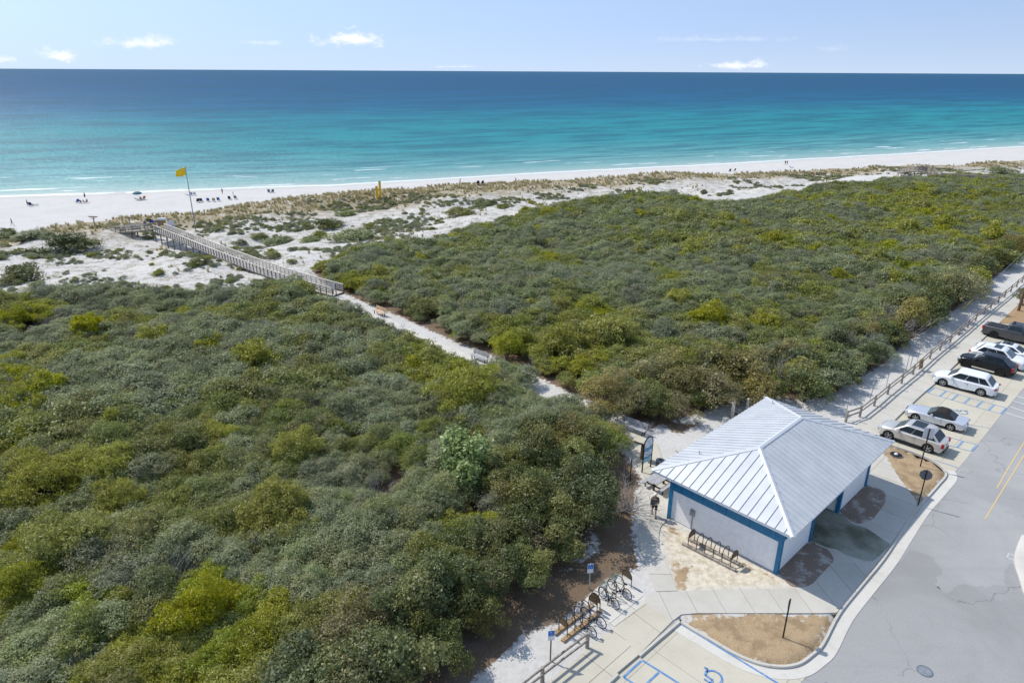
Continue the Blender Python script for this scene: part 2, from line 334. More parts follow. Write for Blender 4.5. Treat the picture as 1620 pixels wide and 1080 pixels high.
def vnoise(x, y, s):
    x = np.asarray(x, float) / s; y = np.asarray(y, float) / s; xi = np.floor(x).astype(int); yi = np.floor(y).astype(int); fx = x - xi; fy = y - yi
    fx = fx * fx * (3 - 2 * fx); fy = fy * fy * (3 - 2 * fy); g = lambda i, j: _perm[i % 64, j % 64]
    return (g(xi, yi) * (1 - fx) + g(xi + 1, yi) * fx) * (1 - fy) + (g(xi, yi + 1) * (1 - fx) + g(xi + 1, yi + 1) * fx) * fy - 0.5
def sst(a, b, x): t_ = np.clip((x - a) / (b - a), 0, 1); return t_ * t_ * (3 - 2 * t_)
def inpoly(x, y, poly):
    x = np.asarray(x, float); y = np.asarray(y, float); ins = np.zeros(x.shape, bool); n = len(poly)
    for i in range(n):
        x1, y1 = poly[i][0], poly[i][1]; x2, y2 = poly[(i + 1) % n][0], poly[(i + 1) % n][1]
        if y1 == y2: continue
        ins ^= ((y1 > y) != (y2 > y)) & (x < (x2 - x1) * (y - y1) / (y2 - y1) + x1)
    return ins
def dseg(x, y, pl, closed=False):
    d = np.full(np.shape(x), 1e9); n = len(pl)
    for i in range(n if closed else n - 1):
        ax, ay = pl[i][0], pl[i][1]; bx, by = pl[(i + 1) % n][0], pl[(i + 1) % n][1]; l2 = (bx - ax) ** 2 + (by - ay) ** 2 + 1e-9
        tt = np.clip(((x - ax) * (bx - ax) + (y - ay) * (by - ay)) / l2, 0, 1)
        d = np.minimum(d, np.hypot(x - ax - tt * (bx - ax), y - ay - tt * (by - ay)))
    return d
def sdist(x, y, poly): d = dseg(x, y, poly, True); return np.where(inpoly(x, y, poly), -d, d)
def PP(pts, z=0.0): return [P(a, b_, z) for a, b_ in pts]

KT = 0.13    # pavement height above the road
# outlines read off the photograph (pixels), turned into ground points
K_ISL1 = PP([(1076, 979), (1102, 995), (1130, 1011), (1157, 1027), (1184, 1040), (1208, 1047.5), (1230, 1050.5), (1248, 1050), (1266, 1045), (1284, 1032), (1300, 1016)], KT)
K_FRONT = PP([(1300, 1016), (1326, 967.5), (1361, 924), (1396, 882), (1424, 840), (1450, 802), (1470, 780), (1485, 763)], KT)
K_ISL2 = PP([(1485, 763), (1493, 754), (1495.5, 747), (1492, 740), (1484, 733), (1470, 725), (1445, 715), (1418, 706), (1398, 699)], KT)
K_STALL = PP([(1398, 699), (1388, 688), (1418, 658), (1457, 622), (1479, 603.5), (1504, 581), (1560, 528.5), (1600, 490), (1650, 446)], KT)
K_LOT = PP([(1076, 979), (1040, 1009), (1010, 1035), (976, 1063.5), (958, 1080), (900, 1130)], KT)
far1 = K_STALL[-1] + UX * 160
ROADPOLY = list(reversed(K_LOT)) + K_ISL1[1:] + K_FRONT[1:] + K_ISL2[1:] + K_STALL[1:] + [far1, far1 - VX * 30 + UX * 20, LU(60, -24), LU(-40, -24), LU(-45, -10)]
PATH_FAR = [(527, 463), (532, 468), (587, 493), (622, 506), (673, 531), (725, 553), (776, 572), (820, 594), (847, 608), (885, 628), (930, 645), (975, 664), (1010, 690)]
PATH = []
for a, b_ in PATH_FAR:
    q = P(a, b_, 0.1); PATH.append(q)
_pc = []
for i, q in enumerate(PATH):
    d = (PATH[min(i + 1, len(PATH) - 1)] - PATH[max(i - 1, 0)]).normalized(); nrm = Vector((d.y, -d.x, 0))
    if nrm.y > 0: nrm = -nrm
    _pc.append(q + nrm * 1.25)
PATHC = _pc
YARD = PP([(1000, 690), (1060, 655), (1130, 640), (1210, 622), (1300, 650), (1345, 640), (1345, 720), (1260, 960), (1060, 960), (900, 1060), (700, 1200), (620, 1200), (760, 1085), (835, 985), (905, 925), (975, 880), (990, 840), (985, 780), (995, 730)], 0.1)
L_THICK = PP([(-500, 560), (-300, 520), (0, 474), (60, 478), (130, 468), (200, 466), (245, 474), (300, 476), (345, 472), (385, 476), (440, 462), (490, 458), (530, 478)], 0.1) + \
          [p + Vector((-1.0, -.75, 0)) for p in PATHC[1:11]] + PP([(972, 708), (948, 760), (945, 835), (918, 890), (865, 938), (790, 995), (738, 1045), (700, 1110), (560, 1300), (-300, 1500), (-900, 900)], 0.1)
R_THICK = PP([(533, 463), (505, 440), (490, 425), (515, 417), (560, 408), (610, 400), (690, 385), (735, 368), (800, 346), (850, 336), (900, 329), (1000, 319), (1050, 315), (1120, 324), (1190, 326), (1235, 312), (1290, 300), (1400, 287), (1500, 283), (1640, 286), (1800, 294)], 0.1) + \
          PP([(1800, 330), (1700, 370), (1625, 400), (1562, 448), (1512, 489), (1464, 521), (1424, 550), (1394, 577), (1348, 605), (1305, 628), (1270, 634), (1210, 622), (1150, 638), (1100, 655), (1050, 668), (1010, 668)], 0.1) + [p + Vector((1.0, 0.9, 0)) for p in reversed(PATH[1:11])]
BW_PIX = [(525, 464, .35), (483, 448, .45), (416, 426, .4), (333, 396, .1), (285, 376, -.1), (250, 361, -.3)]
BW = [P(a, b_, z) for a, b_, z in BW_PIX]

def height(x, y):
    x = np.asarray(x, float); y = np.asarray(y, float)
    ye, yc, ys = Yedge(x), Ycrest(x), Yshore(x)
    flat = 0.09 + np.where(y > 0, 1, 1) * 0.0
    hum = 1.6 * vnoise(x, y, 17) + 1.3 * vnoise(x + 31, y + 7, 7.5) + 0.5 * vnoise(x, y, 3.1)
    f = np.clip((y - ye) / np.maximum(yc - ye, 1), 0, 1)
    h = flat - 1.9 * sst(0.0, 0.55, f) - 0.4 * sst(0.7, 1.0, f) + hum * sst(0.02, 0.2, f) * 0.9 + 0.5 * sst(.75, 1, f)
    crest = h
    after = y > yc
    g = np.clip((y - yc) / np.maximum(ys - yc, 1), 0, None)
    h0 = flat - 2.6 + 0.8 + hum * 0.9
    bt = np.clip((y - yc) / 16.0, 0, 1)
    beach = -5.6 - 1.9 * np.clip((y - yc - 16) / np.maximum(ys - yc - 16, 1), 0, 3) + 0.12 * vnoise(x, y, 6) + .06 * vnoise(x, y, 2)
    h = np.where(after, h0 * (1 - sst(0, 1, bt)) + beach * sst(0, 1, bt), crest)
    h = np.where(y > ys, np.maximum(h, -14), h)
    # the wooded flat rolls a little away from the paved site
    dist = np.hypot(x - 20, y - 40); roll_ = (0.9 * vnoise(x, y, 26)) * sst(38, 75, dist) * (1 - sst(0, 0.15, f)) * (1 - after)
    pth = dseg(x, y, PATHC); roll_ = roll_ * sst(2, 8, pth)
    dr = dseg(x, y, K_STALL + [far1]); roll_ = roll_ * sst(3, 14, dr)
    return h + roll_
def hz(p): return float(height(np.array([p[0]]), np.array([p[1]]))[0])

def lines(segs):
    out = []
    for a, b_, st in segs: out += list(np.arange(a, b_, st))
    return np.array(out)
xs = lines([(-1500, -300, 120), (-300, -120, 10), (-120, -14, 1.1), (-14, 58, 0.42), (58, 170, 1.1), (170, 320, 4), (320, 2200, 110)])
ys = lines([(-300, -20, 40), (-20, 20, 2.0), (20, 66, 0.42), (66, 270, 0.95), (270, 420, 4), (420, 1200, 60)])
XX, YY = np.meshgrid(xs, ys)
keep_y = YY <= Yshore(XX) + 60
ZZ = height(XX, YY)
rd = inpoly(XX, YY, ROADPOLY)
near = (np.abs(XX) < 200) & (YY < 240)
ROAD_D = np.where(near | rd, sdist(XX, YY, ROADPOLY), 99.0)
ZZ = np.where(ROAD_D < 0.05, -0.35, ZZ)
# fine roll of bare ground on the site
ZZ = ZZ + np.where((ROAD_D > 0.05) & (YY < 70), 0.05 * vnoise(XX, YY, 1.7) - 0.012, 0)
ny, nx = XX.shape
idx = np.arange(nx * ny).reshape(ny, nx)
quads = np.stack([idx[:-1, :-1], idx[:-1, 1:], idx[1:, 1:], idx[1:, :-1]], -1).reshape(-1, 4)
km = keep_y[:-1, :-1].reshape(-1); quads = quads[km]
me = bpy.data.meshes.new('ground'); me.from_pydata(np.stack([XX, YY, ZZ], -1).reshape(-1, 3).tolist(), [], quads.tolist())
me.polygons.foreach_set('use_smooth', [True] * len(me.polygons))
def setattrf(me, name, arr):
    a = me.attributes.new(name, 'FLOAT', 'POINT'); a.data.foreach_set('value', np.asarray(arr, np.float32).reshape(-1))
x1, y1 = XX.reshape(-1), YY.reshape(-1)
vis = (x1 > -200) & (x1 < 260) & (y1 > -20)
def smask(poly, soft):
    out = np.zeros(len(x1)); i = np.where(vis)[0]; out[i] = 1 - sst(-soft, soft, sdist(x1[i], y1[i], poly)); return out
litter = np.maximum(smask(L_THICK, 2.4), smask(R_THICK, 1.1))
pd = dseg(x1, y1, PATHC)
litter *= sst(0.7, 1.7, pd)
LIT2 = PP([(1000, 700), (1045, 672), (1075, 690), (1120, 665), (1080, 668), (1040, 660)], .1)
LIT3 = PP([(900, 700), (960, 690), (990, 722), (1014, 755), (1003, 785), (1000, 840), (1010, 900), (965, 915), (935, 940), (880, 985), (830, 1000), (790, 1040), (740, 1085), (650, 1180), (560, 1200), (800, 960), (950, 870)], .1)
litter = np.maximum(litter, np.maximum(smask(LIT2, .8) * .8, smask(LIT3, 0.8)))
setattrf(me, 'litter', litter)
ISL1 = K_ISL1 + PP([(1326, 967.5), (1300, 969), (1184, 970), (1102, 972)], KT)
ISL2 = K_ISL2 + PP([(1396, 716), (1427, 762), (1450, 792), (1465, 785)], KT)
straw = np.maximum(smask(ISL1, .75), smask(ISL2, .7))
straw = np.maximum(straw, .85 * smask(PP([(1062, 885), (1088, 888), (1092, 915), (1085, 932), (1072, 928)], .1), .5))
straw = np.maximum(straw, .8 * smask(PP([(1057, 830), (1080, 842), (1130, 868), (1222, 912), (1215, 916), (1120, 872), (1055, 838)], .1), .5))
setattrf(me, 'straw', straw)
yard = smask(PP([(1043, 830), (1055, 826), (1227, 908), (1290, 925), (1072, 934), (1056, 894)], .1), .4); setattrf(me, 'yard', yard)
ff = (y1 - Yedge(x1)) / np.maximum(Ycrest(x1) - Yedge(x1), 1)
BAREQ = PP([(1262, 304), (1300, 287), (1345, 279), (1395, 277), (1422, 282), (1420, 296), (1350, 299), (1300, 306)], -.8); nb_ = 1 - smask(BAREQ, 1.5)
dv = nb_ * sst(-0.05, 0.05, ff) * (1 - sst(1.02, 1.16, ff)); setattrf(me, 'dune', dv)
gr = nb_ * sst(0.58, 0.85, ff) * (1 - sst(1.03, 1.2, ff)); setattrf(me, 'tan', gr)
wet = sst(-7, -1, y1 - Yshore(x1)); setattrf(me, 'wet', wet)
far_side = smask(R_THICK, 2.5) * 0
m, t, b = nodes('ground'); w = wpos(t)
n1 = noise(t, 0.5, 4, 0.65, w); n2 = noise(t, 2.6, 4, 0.7, w); n3 = noise(t, 16, 3, 0.75, w); n5 = noise(t, 60, 1, 0.7, w)
sand = mix(t, mr(t, n2, 0.42, 0.75, 0, 0.45), (0.545, 0.53, 0.50), (0.40, 0.378, 0.345)); sand = mix(t, mr(t, noise(t, 0.22, 4, .6, w), 0.42, 0.66, 0, .35), sand, (0.44, 0.425, 0.395))
sand = mix(t, mr(t, n3, 0.55, 0.78, 0, 0.25), sand, (0.42, 0.38, 0.33))
yardc = mix(t, mr(t, n2, 0.35, 0.7), (0.66, 0.60, 0.49), (0.47, 0.40, 0.29)); c = mix(t, attr(t, 'yard'), sand, yardc)
duneveg = mix(t, mr(t, n3, 0.4, 0.6), (0.15, 0.14, 0.085), (0.25, 0.21, 0.14))
dn = mth(t, 'ADD', mth(t, 'MULTIPLY', n1, 0.55), mth(t, 'MULTIPLY', n2, 0.5))
c = mix(t, mth(t, 'MULTIPLY', attr(t, 'dune'), mr(t, dn, 0.49, 0.62, 0, 0.75)), c, duneveg)
c = mix(t, mth(t, 'MULTIPLY', attr(t, 'tan'), mr(t, n1, 0.32, 0.48, 0, 0.9)), c, (0.28, 0.225, 0.13))
lit = mix(t, mr(t, n3, 0.35, 0.65), (0.125, 0.088, 0.06), (0.21, 0.15, 0.10)); lit = mix(t, mr(t, n1, 0.5, 0.7, 0, .5), lit, (0.22, 0.19, 0.16))
lf = mr(t, mth(t, 'ADD', attr(t, 'litter'), mth(t, 'MULTIPLY', mth(t, 'SUBTRACT', n2, 0.5), 1.3)), 0.38, 0.62)
c = mix(t, lf, c, lit)
stc = mix(t, mr(t, n3, 0.3, 0.7), (0.30, 0.21, 0.12), (0.50, 0.38, 0.235)); stc = mix(t, mr(t, n5, 0.35, 0.65, 0, .5), stc, (0.33, 0.235, 0.135))
stc = mix(t, mr(t, noise(t, 7, 4, .75, w), 0.56, 0.72, 0, .6), stc, (0.50, 0.43, 0.33)); stc = mix(t, mr(t, noise(t, 0.9, 3, .6, w), 0.45, 0.65, 0, .5), stc, (0.19, 0.13, 0.075))
sf = mr(t, mth(t, 'ADD', attr(t, 'straw'), mth(t, 'MULTIPLY', mth(t, 'SUBTRACT', noise(t, 1.6, 5, .7, w), 0.5), 2.2)), 0.42, 0.62)
c = mix(t, sf, c, stc)
c = mix(t, mth(t, 'MULTIPLY', attr(t, 'wet'), 0.55), c, (0.47, 0.46, 0.43))
t.links.new(c, b.inputs['Base Color']); b.inputs['Roughness'].default_value = 0.95; b.inputs['Specular IOR Level'].default_value = 0.142
bump(t, b, mth(t, 'ADD', n2, mth(t, 'MULTIPLY', n3, 0.5)), 0.6, 0.12)
me.materials.append(m); me.update()
tag(link('ground', me), kind='structure')

# ------------------------------------------------------------------ sea
sx = np.concatenate([-np.geomspace(30000, 300, 40), np.arange(-280, 420, 14), np.geomspace(430, 30000, 40)])
ss = np.concatenate([np.arange(-6, 60, 1.5), np.geomspace(60, 40000, 130)])
SX, SS = np.meshgrid(sx, ss); SY = Yshore(SX) + SS
SZ = SEA + np.where(SS < 40, 0.07 * np.sin((SS + 5 * vnoise(SX, SS * 0, 60)) * 0.55) * sst(2, 12, SS), 0.0)
SZ = np.where(SS < 0, SEA - 0.02, SZ)
ny, nx = SX.shape; idx = np.arange(nx * ny).reshape(ny, nx)
quads = np.stack([idx[:-1, :-1], idx[:-1, 1:], idx[1:, 1:], idx[1:, :-1]], -1).reshape(-1, 4)
me = bpy.data.meshes.new('sea'); me.from_pydata(np.stack([SX, SY, SZ], -1).reshape(-1, 3).tolist(), [], quads.tolist()); me.polygons.foreach_set('use_smooth', [True] * len(me.polygons))
setattrf(me, 's', SS); setattrf(me, 'ls', np.log10(np.maximum(SS, 0) + 5))
m, t, b = nodes('sea'); w = wpos(t)
cb = nn(t, 'ShaderNodeCombineXYZ'); sp = nn(t, 'ShaderNodeSeparateXYZ'); t.links.new(w, sp.inputs[0]); sA = attr(t, 's')
t.links.new(mth(t, 'MULTIPLY', sp.outputs[0], 0.012), cb.inputs[0]); t.links.new(mth(t, 'MULTIPLY', sA, 0.045), cb.inputs[1])
band = noise(t, 1.0, 4, 0.55, cb.outputs[0])
lsv = mth(t, 'ADD', attr(t, 'ls'), mth(t, 'MULTIPLY', mth(t, 'SUBTRACT', band, 0.5), 0.28))
rp = nn(t, 'ShaderNodeValToRGB'); t.links.new(mr(t, lsv, 0.6, 4.4, 0, 1, False), rp.inputs[0])
stops = [(0.7, (0.52, 0.54, 0.50)), (1.0, (0.32, 0.42, 0.40)), (1.4, (0.19, 0.365, 0.355)), (1.75, (0.095, 0.31, 0.32)), (2.1, (0.024, 0.235, 0.26)), (2.35, (0.013, 0.215, 0.245)), (2.5, (0.010, 0.195, 0.245)), (2.75, (0.007, 0.105, 0.20)), (3.1, (0.007, 0.076, 0.168)), (3.5, (0.008, 0.072, 0.16)), (4.2, (0.016, 0.085, 0.165))]
els = rp.color_ramp.elements
while len(els) < len(stops): els.new(0.5)
for e, (v, c_) in zip(els, stops): e.position = (v - 0.6) / 3.8; e.color = (*c_, 1)
cb2 = nn(t, 'ShaderNodeCombineXYZ'); t.links.new(mth(t, 'MULTIPLY', sp.outputs[0], 0.03), cb2.inputs[0]); t.links.new(mth(t, 'MULTIPLY', sA, 0.22), cb2.inputs[1])
fn = noise(t, 1.0, 6, 0.62, cb2.outputs[0], 0.3)
# thin broken foam lines of the small breakers, and the swash edge
zone = mth(t, 'MULTIPLY', mr(t, sA, 3, 7), mr(t, sA, 60, 22)); foam = mth(t, 'MULTIPLY', mr(t, fn, 0.60, 0.64), zone)
cb4 = nn(t, 'ShaderNodeCombineXYZ'); t.links.new(mth(t, 'MULTIPLY', sp.outputs[0], 0.02), cb4.inputs[0])
sw = mth(t, 'ADD', sA, mth(t, 'MULTIPLY', mth(t, 'SUBTRACT', noise(t, 1.0, 4, 0.6, cb4.outputs[0]), 0.5), 9.0))
edge = mth(t, 'MULTIPLY', mr(t, sw, 1.0, 2.2), mr(t, sw, 5.0, 3.0)); foam = mth(t, 'MAXIMUM', foam, mth(t, 'MULTIPLY', edge, 0.75))
cb3 = nn(t, 'ShaderNodeCombineXYZ'); t.links.new(mth(t, 'MULTIPLY', mth(t, 'DIVIDE', sp.outputs[0], mth(t, 'ADD', sA, 250)), 7.0), cb3.inputs[0]); t.links.new(mth(t, 'MULTIPLY', attr(t, 'ls'), 15.0), cb3.inputs[1])
chop = noise(t, 1.0, 7, 0.7, cb3.outputs[0]); col = mix(t, mr(t, chop, 0.40, 0.62, 0, 0.55), rp.outputs[0], (0.006, 0.07, 0.12)); col = mix(t, mr(t, sA, 45, 8), col, rp.outputs[0])
t.links.new(mix(t, foam, col, (0.85, 0.87, 0.87)), b.inputs['Base Color'])
b.inputs['Roughness'].default_value = 0.9; b.inputs['Specular IOR Level'].default_value = 0.0
wv1 = noise(t, 0.35, 5, 0.65, w); mpw = nn(t, 'ShaderNodeMapping'); mpw.inputs['Scale'].default_value = (0.12, 0.5, 1); mpw.inputs['Rotation'].default_value = (0, 0, R(-20)); t.links.new(w, mpw.inputs[0])
wv2 = noise(t, 1.0, 6, 0.7, mpw.outputs[0]); bump(t, b, mth(t, 'ADD', wv1, mth(t, 'MULTIPLY', wv2, 1.6)), 0.55, 1.2)
gl_ = nn(t, 'ShaderNodeBsdfGlossy'); gl_.inputs['Roughness'].default_value = 0.30; lw = nn(t, 'ShaderNodeLayerWeight'); lw.inputs['Blend'].default_value = 0.5
bn_ = [n_ for n_ in t.nodes if n_.type == 'BUMP'][0]; t.links.new(bn_.outputs[0], gl_.inputs['Normal']); mxs = nn(t, 'ShaderNodeMixShader'); t.links.new(mr(t, lw.outputs['Facing'], 0.3, 1.0, 0.02, 0.11, False), mxs.inputs[0]); t.links.new(b.outputs[0], mxs.inputs[1]); t.links.new(gl_.outputs[0], mxs.inputs[2])
t.links.new(mxs.outputs[0], t.nodes['Material Output'].inputs[0])
me.materials.append(m); tag(link('sea', me), kind='structure')

# ------------------------------------------------------------------ paving
def flat_poly(name, poly, z, mat, kind='structure', parent=None):
    mb = MB(); mb.add([(p[0], p[1], z) for p in poly], [tuple(range(len(poly)))]); o = link(name, mb.mesh(name, MATS[mat], fixn=False), parent)
    me = o.data
    if me.polygons[0].normal.z < 0: me.flip_normals()
    if kind and not parent: o['kind'] = kind
    return o
flat_poly('road', ROADPOLY, 0.0, 'asphalt')
# newer, lighter surface laid on the upper road, with a ragged lower edge
rg = random.Random(5); edge_ = []
pa = [(1380, 930), (1440, 868), (1475, 880), (1490, 905), (1478, 925), (1500, 940), (1520, 925), (1560, 928), (1588, 925), (1596, 890), (1640, 905)]
for i in range(len(pa) - 1):
    for k in range(7):
        f_ = k / 7; q = P(pa[i][0] * (1 - f_) + pa[i + 1][0] * f_, pa[i][1] * (1 - f_) + pa[i + 1][1] * f_)
        edge_.append(q + Vector((rg.uniform(-.12, .12), rg.uniform(-.12, .12), 0)))
upper = edge_ + [LU(28, -15), LU(140, -17), LU(140, 1.5)] + PP([(1640, 592), (1592, 646), (1546, 704), (1516, 741), (1495, 770), (1455, 830), (1410, 890)])
flat_poly('road_overlay', upper, 0.004, 'asphalt_light')

def clip(poly, a, b_, c_):
    """keep the part of poly with a*x+b*y <= c"""
    out = []; n = len(poly)
    for i in range(n):
        p, q = poly[i], poly[(i + 1) % n]; dp = a * p[0] + b_ * p[1] - c_; dq = a * q[0] + b_ * q[1] - c_
        if dp <= 0: out.append((p[0], p[1]))
        if (dp < 0 < dq) or (dq < 0 < dp):
            s_ = dp / (dp - dq); out.append((p[0] + (q[0] - p[0]) * s_, p[1] + (q[1] - p[1]) * s_))
    return out
def area(p): return abs(sum(p[i][0] * p[(i + 1) % len(p)][1] - p[(i + 1) % len(p)][0] * p[i][1] for i in range(len(p)))) / 2
def slabs(poly, ang, su, sv, z, mat, parent, org=None, thick=0.16, gap=0.025, ou=0.0, ov=0.0, name='slab'):
    """lay a polygon out as separate concrete slabs with open joints"""
    u = (math.cos(ang), math.sin(ang)); v = (-u[1], u[0]); org = org or ORG
    pu = [(p[0] - org.x) * u[0] + (p[1] - org.y) * u[1] - ou for p in poly]; pv = [(p[0] - org.x) * v[0] + (p[1] - org.y) * v[1] - ov for p in poly]
    for i in range(math.floor(min(pu) / su), math.ceil(max(pu) / su)):
        for j in range(math.floor(min(pv) / sv), math.ceil(max(pv) / sv)):
            q = [(p[0], p[1]) for p in poly]; cu = u[0] * org.x + u[1] * org.y + ou; cv = v[0] * org.x + v[1] * org.y + ov
            for (a, b_, c_) in ((u[0], u[1], cu + (i + 1) * su - gap / 2), (-u[0], -u[1], -(cu + i * su + gap / 2)), (v[0], v[1], cv + (j + 1) * sv - gap / 2), (-v[0], -v[1], -(cv + j * sv + gap / 2))):
                q = clip(q, a, b_, c_)
                if len(q) < 3: break
            if len(q) < 3 or area(q) < 0.04: continue
            mb = MB(); mb.prism(q, z - thick, z + random.uniform(-.003, .003)); mb.build(name, MATS[mat], parent)
def strip(left, right, n, z, mat, parent, thick=0.16, gap=0.03, name='slab'):
    """slabs of a path between two edge lines"""
    def resample(pl, k):
        L = [0.0]
        for i in range(len(pl) - 1): L.append(L[-1] + (pl[i + 1] - pl[i]).length)
        return lambda s_: next(pl[i].lerp(pl[i + 1], (s_ * L[-1] - L[i]) / max(L[i + 1] - L[i], 1e-6)) for i in range(len(pl) - 1) if s_ * L[-1] <= L[i + 1] + 1e-6)
    fl, fr = resample(left, n), resample(right, n); ln = sum((left[i + 1] - left[i]).length for i in range(len(left) - 1)); g = gap / ln / 2
    for i in range(n):
        a, b_ = i / n + g, (i + 1) / n - g; k = 4
        ring = [fl(a + (b_ - a) * s_ / k) for s_ in range(k + 1)] + [fr(b_ - (b_ - a) * s_ / k) for s_ in range(k + 1)]
        mb = MB(); mb.prism(ring, z - thick, z + random.uniform(-.003, .003)); mb.build(name, MATS[mat], parent)
def base(name, poly, z, mat='joint'):
    return flat_poly(name, poly, z, mat)

# lower parking lot with its ramp and the walk beside the fence
LOT1 = K_ISL1[:9] + PP([(1290, 1052), (1262, 1085), (1200, 1160), (900, 1160)], 0) + list(reversed(K_LOT))[:-1]
LOT1 = K_ISL1[:10] + PP([(1290, 1052), (1262, 1085), (1150, 1230), (860, 1170)], 0) + list(reversed(K_LOT))[:-1]
lot = base('parking_lot', LOT1, 0.004); slabs(LOT1, TH, 3.6, 5.4, 0.012, 'concrete_tan', lot, thick=0.01, ou=0.9, ov=1.4, gap=0.02)
LOT2 = PP([(1398, 697), (1388, 688), (1418, 658), (1457, 622), (1479, 603.5), (1504, 581), (1560, 528.5), (1640, 455), (1760, 455), (1640, 590), (1592, 646), (1546, 704), (1516, 741), (1500, 758), (1495, 744), (1470, 725), (1418, 706)], 0)
lot2 = base('parking_bays', LOT2, 0.008); slabs(LOT2, TH, 4.2, 3.1, 0.016, 'concrete_tan', lot2, thick=0.008, gap=0.02, ou=1.0, ov=0.4)
# kerbs and gutters
def side_off(pl, d):
    out = []
    for i, p in enumerate(pl):
        t_ = (pl[min(i + 1, len(pl) - 1)] - pl[max(i - 1, 0)]); t_.z = 0; t_.normalize(); out.append(Vector((p.x + t_.y * d, p.y - t_.x * d, p.z)))
    return out
def smooth_line(pl, n=3):
    out = []
    for i in range(len(pl) - 1):
        p0, p1, p2, p3 = pl[max(i - 1, 0)], pl[i], pl[i + 1], pl[min(i + 2, len(pl) - 1)]
        for k in range(n):
            s_ = k / n; out.append(0.5 * ((2 * p1) + (p2 - p0) * s_ + (2 * p0 - 5 * p1 + 4 * p2 - p3) * s_ * s_ + (3 * p1 - p0 - 3 * p2 + p3) * s_ ** 3))
    return out + [pl[-1]]
def ribbon(mb, a, b_, z):
    n = len(a); mb.add([(p.x, p.y, z) for p in a] + [(p.x, p.y, z) for p in b_], [(i, i + 1, n + i + 1, n + i) for i in range(n - 1)])
def kerb(pl, gut=0.0, step=2.4, side=1):
    root = tag(empty('kerb', (0, 0, 0)), kind='structure')
    pl = smooth_line(pl, 4); out = side_off(pl, 0.16 * side); L = 0; cur = [0]
    pieces = []
    for i in range(1, len(pl)):
        L += (pl[i] - pl[i - 1]).length; cur.append(i)
        if L > step or i == len(pl) - 1: pieces.append(cur); cur = [i]; L = 0
    for pc in pieces:
        if len(pc) < 2: continue
        a = [pl[i].copy() for i in pc]; o_ = [out[i].copy() for i in pc]
        for arr in (a, o_): d = (arr[-1] - arr[0]).normalized() * 0.008; arr[0] = arr[0] + d; arr[-1] = arr[-1] - d
        mb = MB(); n = len(pc); vs = []
        for p, q in zip(a, o_):
            q2 = p.lerp(q, 0.8)
            vs += [(p.x, p.y, -0.05), (p.x, p.y, KT + 0.012), (q2.x, q2.y, KT + 0.012), (q.x, q.y, KT - 0.03), (q.x, q.y, -0.05)]
        fs = []
        for i in range(n - 1):
            for k in range(5): fs.append((i * 5 + k, i * 5 + (k + 1) % 5, (i + 1) * 5 + (k + 1) % 5, (i + 1) * 5 + k))
        fs += [(0, 1, 2, 3, 4), tuple((n - 1) * 5 + k for k in (4, 3, 2, 1, 0))]
        mb.add(vs, fs); mb.build('kerb_stone', MATS['concrete'], root)
    if gut:
        mb = MB(); ribbon(mb, side_off(pl, 0.15 * side), side_off(pl, (0.16 + gut) * side), 0.021); g = mb.build('gutter', MATS['concrete_white'], root)
        if g.data.polygons[0].normal.z < 0: g.data.flip_normals()
kerb(K_ISL1 + K_FRONT[1:] + K_ISL2[1:4], 0.62)
kerb(K_ISL2[3:] , 0.0)
kerb(K_STALL[1:], 0.0, 3.0)
kerb(list(reversed(K_LOT[:3])), 0.0); kerb(list(reversed(K_LOT[3:])), 0.0)

# walks
WL = PP([(1038, 935), (1027, 908), (1013, 869), (1009, 845), (1013, 826), (1010, 813), (1002, 799), (1004, 786), (1013, 773), (1028, 762)], KT)
WR = PP([(1072, 934), (1056, 894), (1043, 866), (1042, 846), (1045, 831), (1054, 824), (1056, 812), (1058, 800), (1062, 785), (1072, 770)], KT)
wk = base('garden_path', WL + list(reversed(WR)), KT - 0.012); strip(WL, WR, 8, KT, 'concrete', wk)
PLAZA = [Vector((p.x, p.y, KT)) for p in PP([(1028, 762), (1013, 752), (1002, 735), (985, 705), (978, 688), (1004, 676), (1030, 690), (1072, 712)], KT)] + [LU(1.2, 11.5), LU(1.2, 7.45), LU(0.0, 7.45)] + PP([(1054, 824), (1056, 812), (1062, 785)], KT)
PLAZA = PP([(1028, 762), (1018, 752), (1008, 735), (996, 712), (982, 692), (1000, 680), (1022, 690), (1040, 702)], KT) + [LU(5, 11.2), LU(9.5, 10.4), LU(9.5, 7.45), LU(0.05, 7.45)]
pz = base('plaza', PLAZA, KT - 0.014); slabs(PLAZA, TH, 2.4, 2.4, KT - .002, 'concrete_tan', pz, ou=.3)
S2 = PP([(1020, 942), (1038, 935.5), (1072, 934.5), (1147, 932), (1246, 930), (1275, 928), (1286, 922), (1299, 908), (1318, 888)], KT) + PP([(1389, 889), (1324, 968), (1300, 969), (1184, 969), (1102, 969), (1078, 971), (1064, 981), (1020, 953)], KT)
s2 = base('sidewalk', S2, KT - 0.015); slabs(S2, R(8), 1.55, 40, KT - .001, 'concrete', s2, ou=.4, ov=-30)
def bar_poly(a, b_): return a, b_
APRON = [LU(4.3, 0.0), LU(8.6, 0.0), LU(9.0, -0.3)] + PP([(1346, 824), (1360, 828), (1379, 822), (1387, 813), (1402, 792), (1400, 779), (1392, 773), (1374, 770)], KT) + [LU(13.4, 0.4), LU(14.0, 2.0)] + \
        PP([(1396, 716), (1427, 762), (1450, 792), (1451, 800), (1424, 839), (1396, 881), (1389, 889), (1318, 888), (1318, 880), (1309, 868), (1294, 862)], KT)
ap = base('building_apron', APRON, KT - 0.016); slabs(APRON, TH, 2.1, 5.5, KT, 'concrete', ap, ou=0.6, ov=.4)
PASS = [LU(4.35, 0.02), LU(8.55, 0.02), LU(8.55, 7.4), LU(4.35, 7.4)]
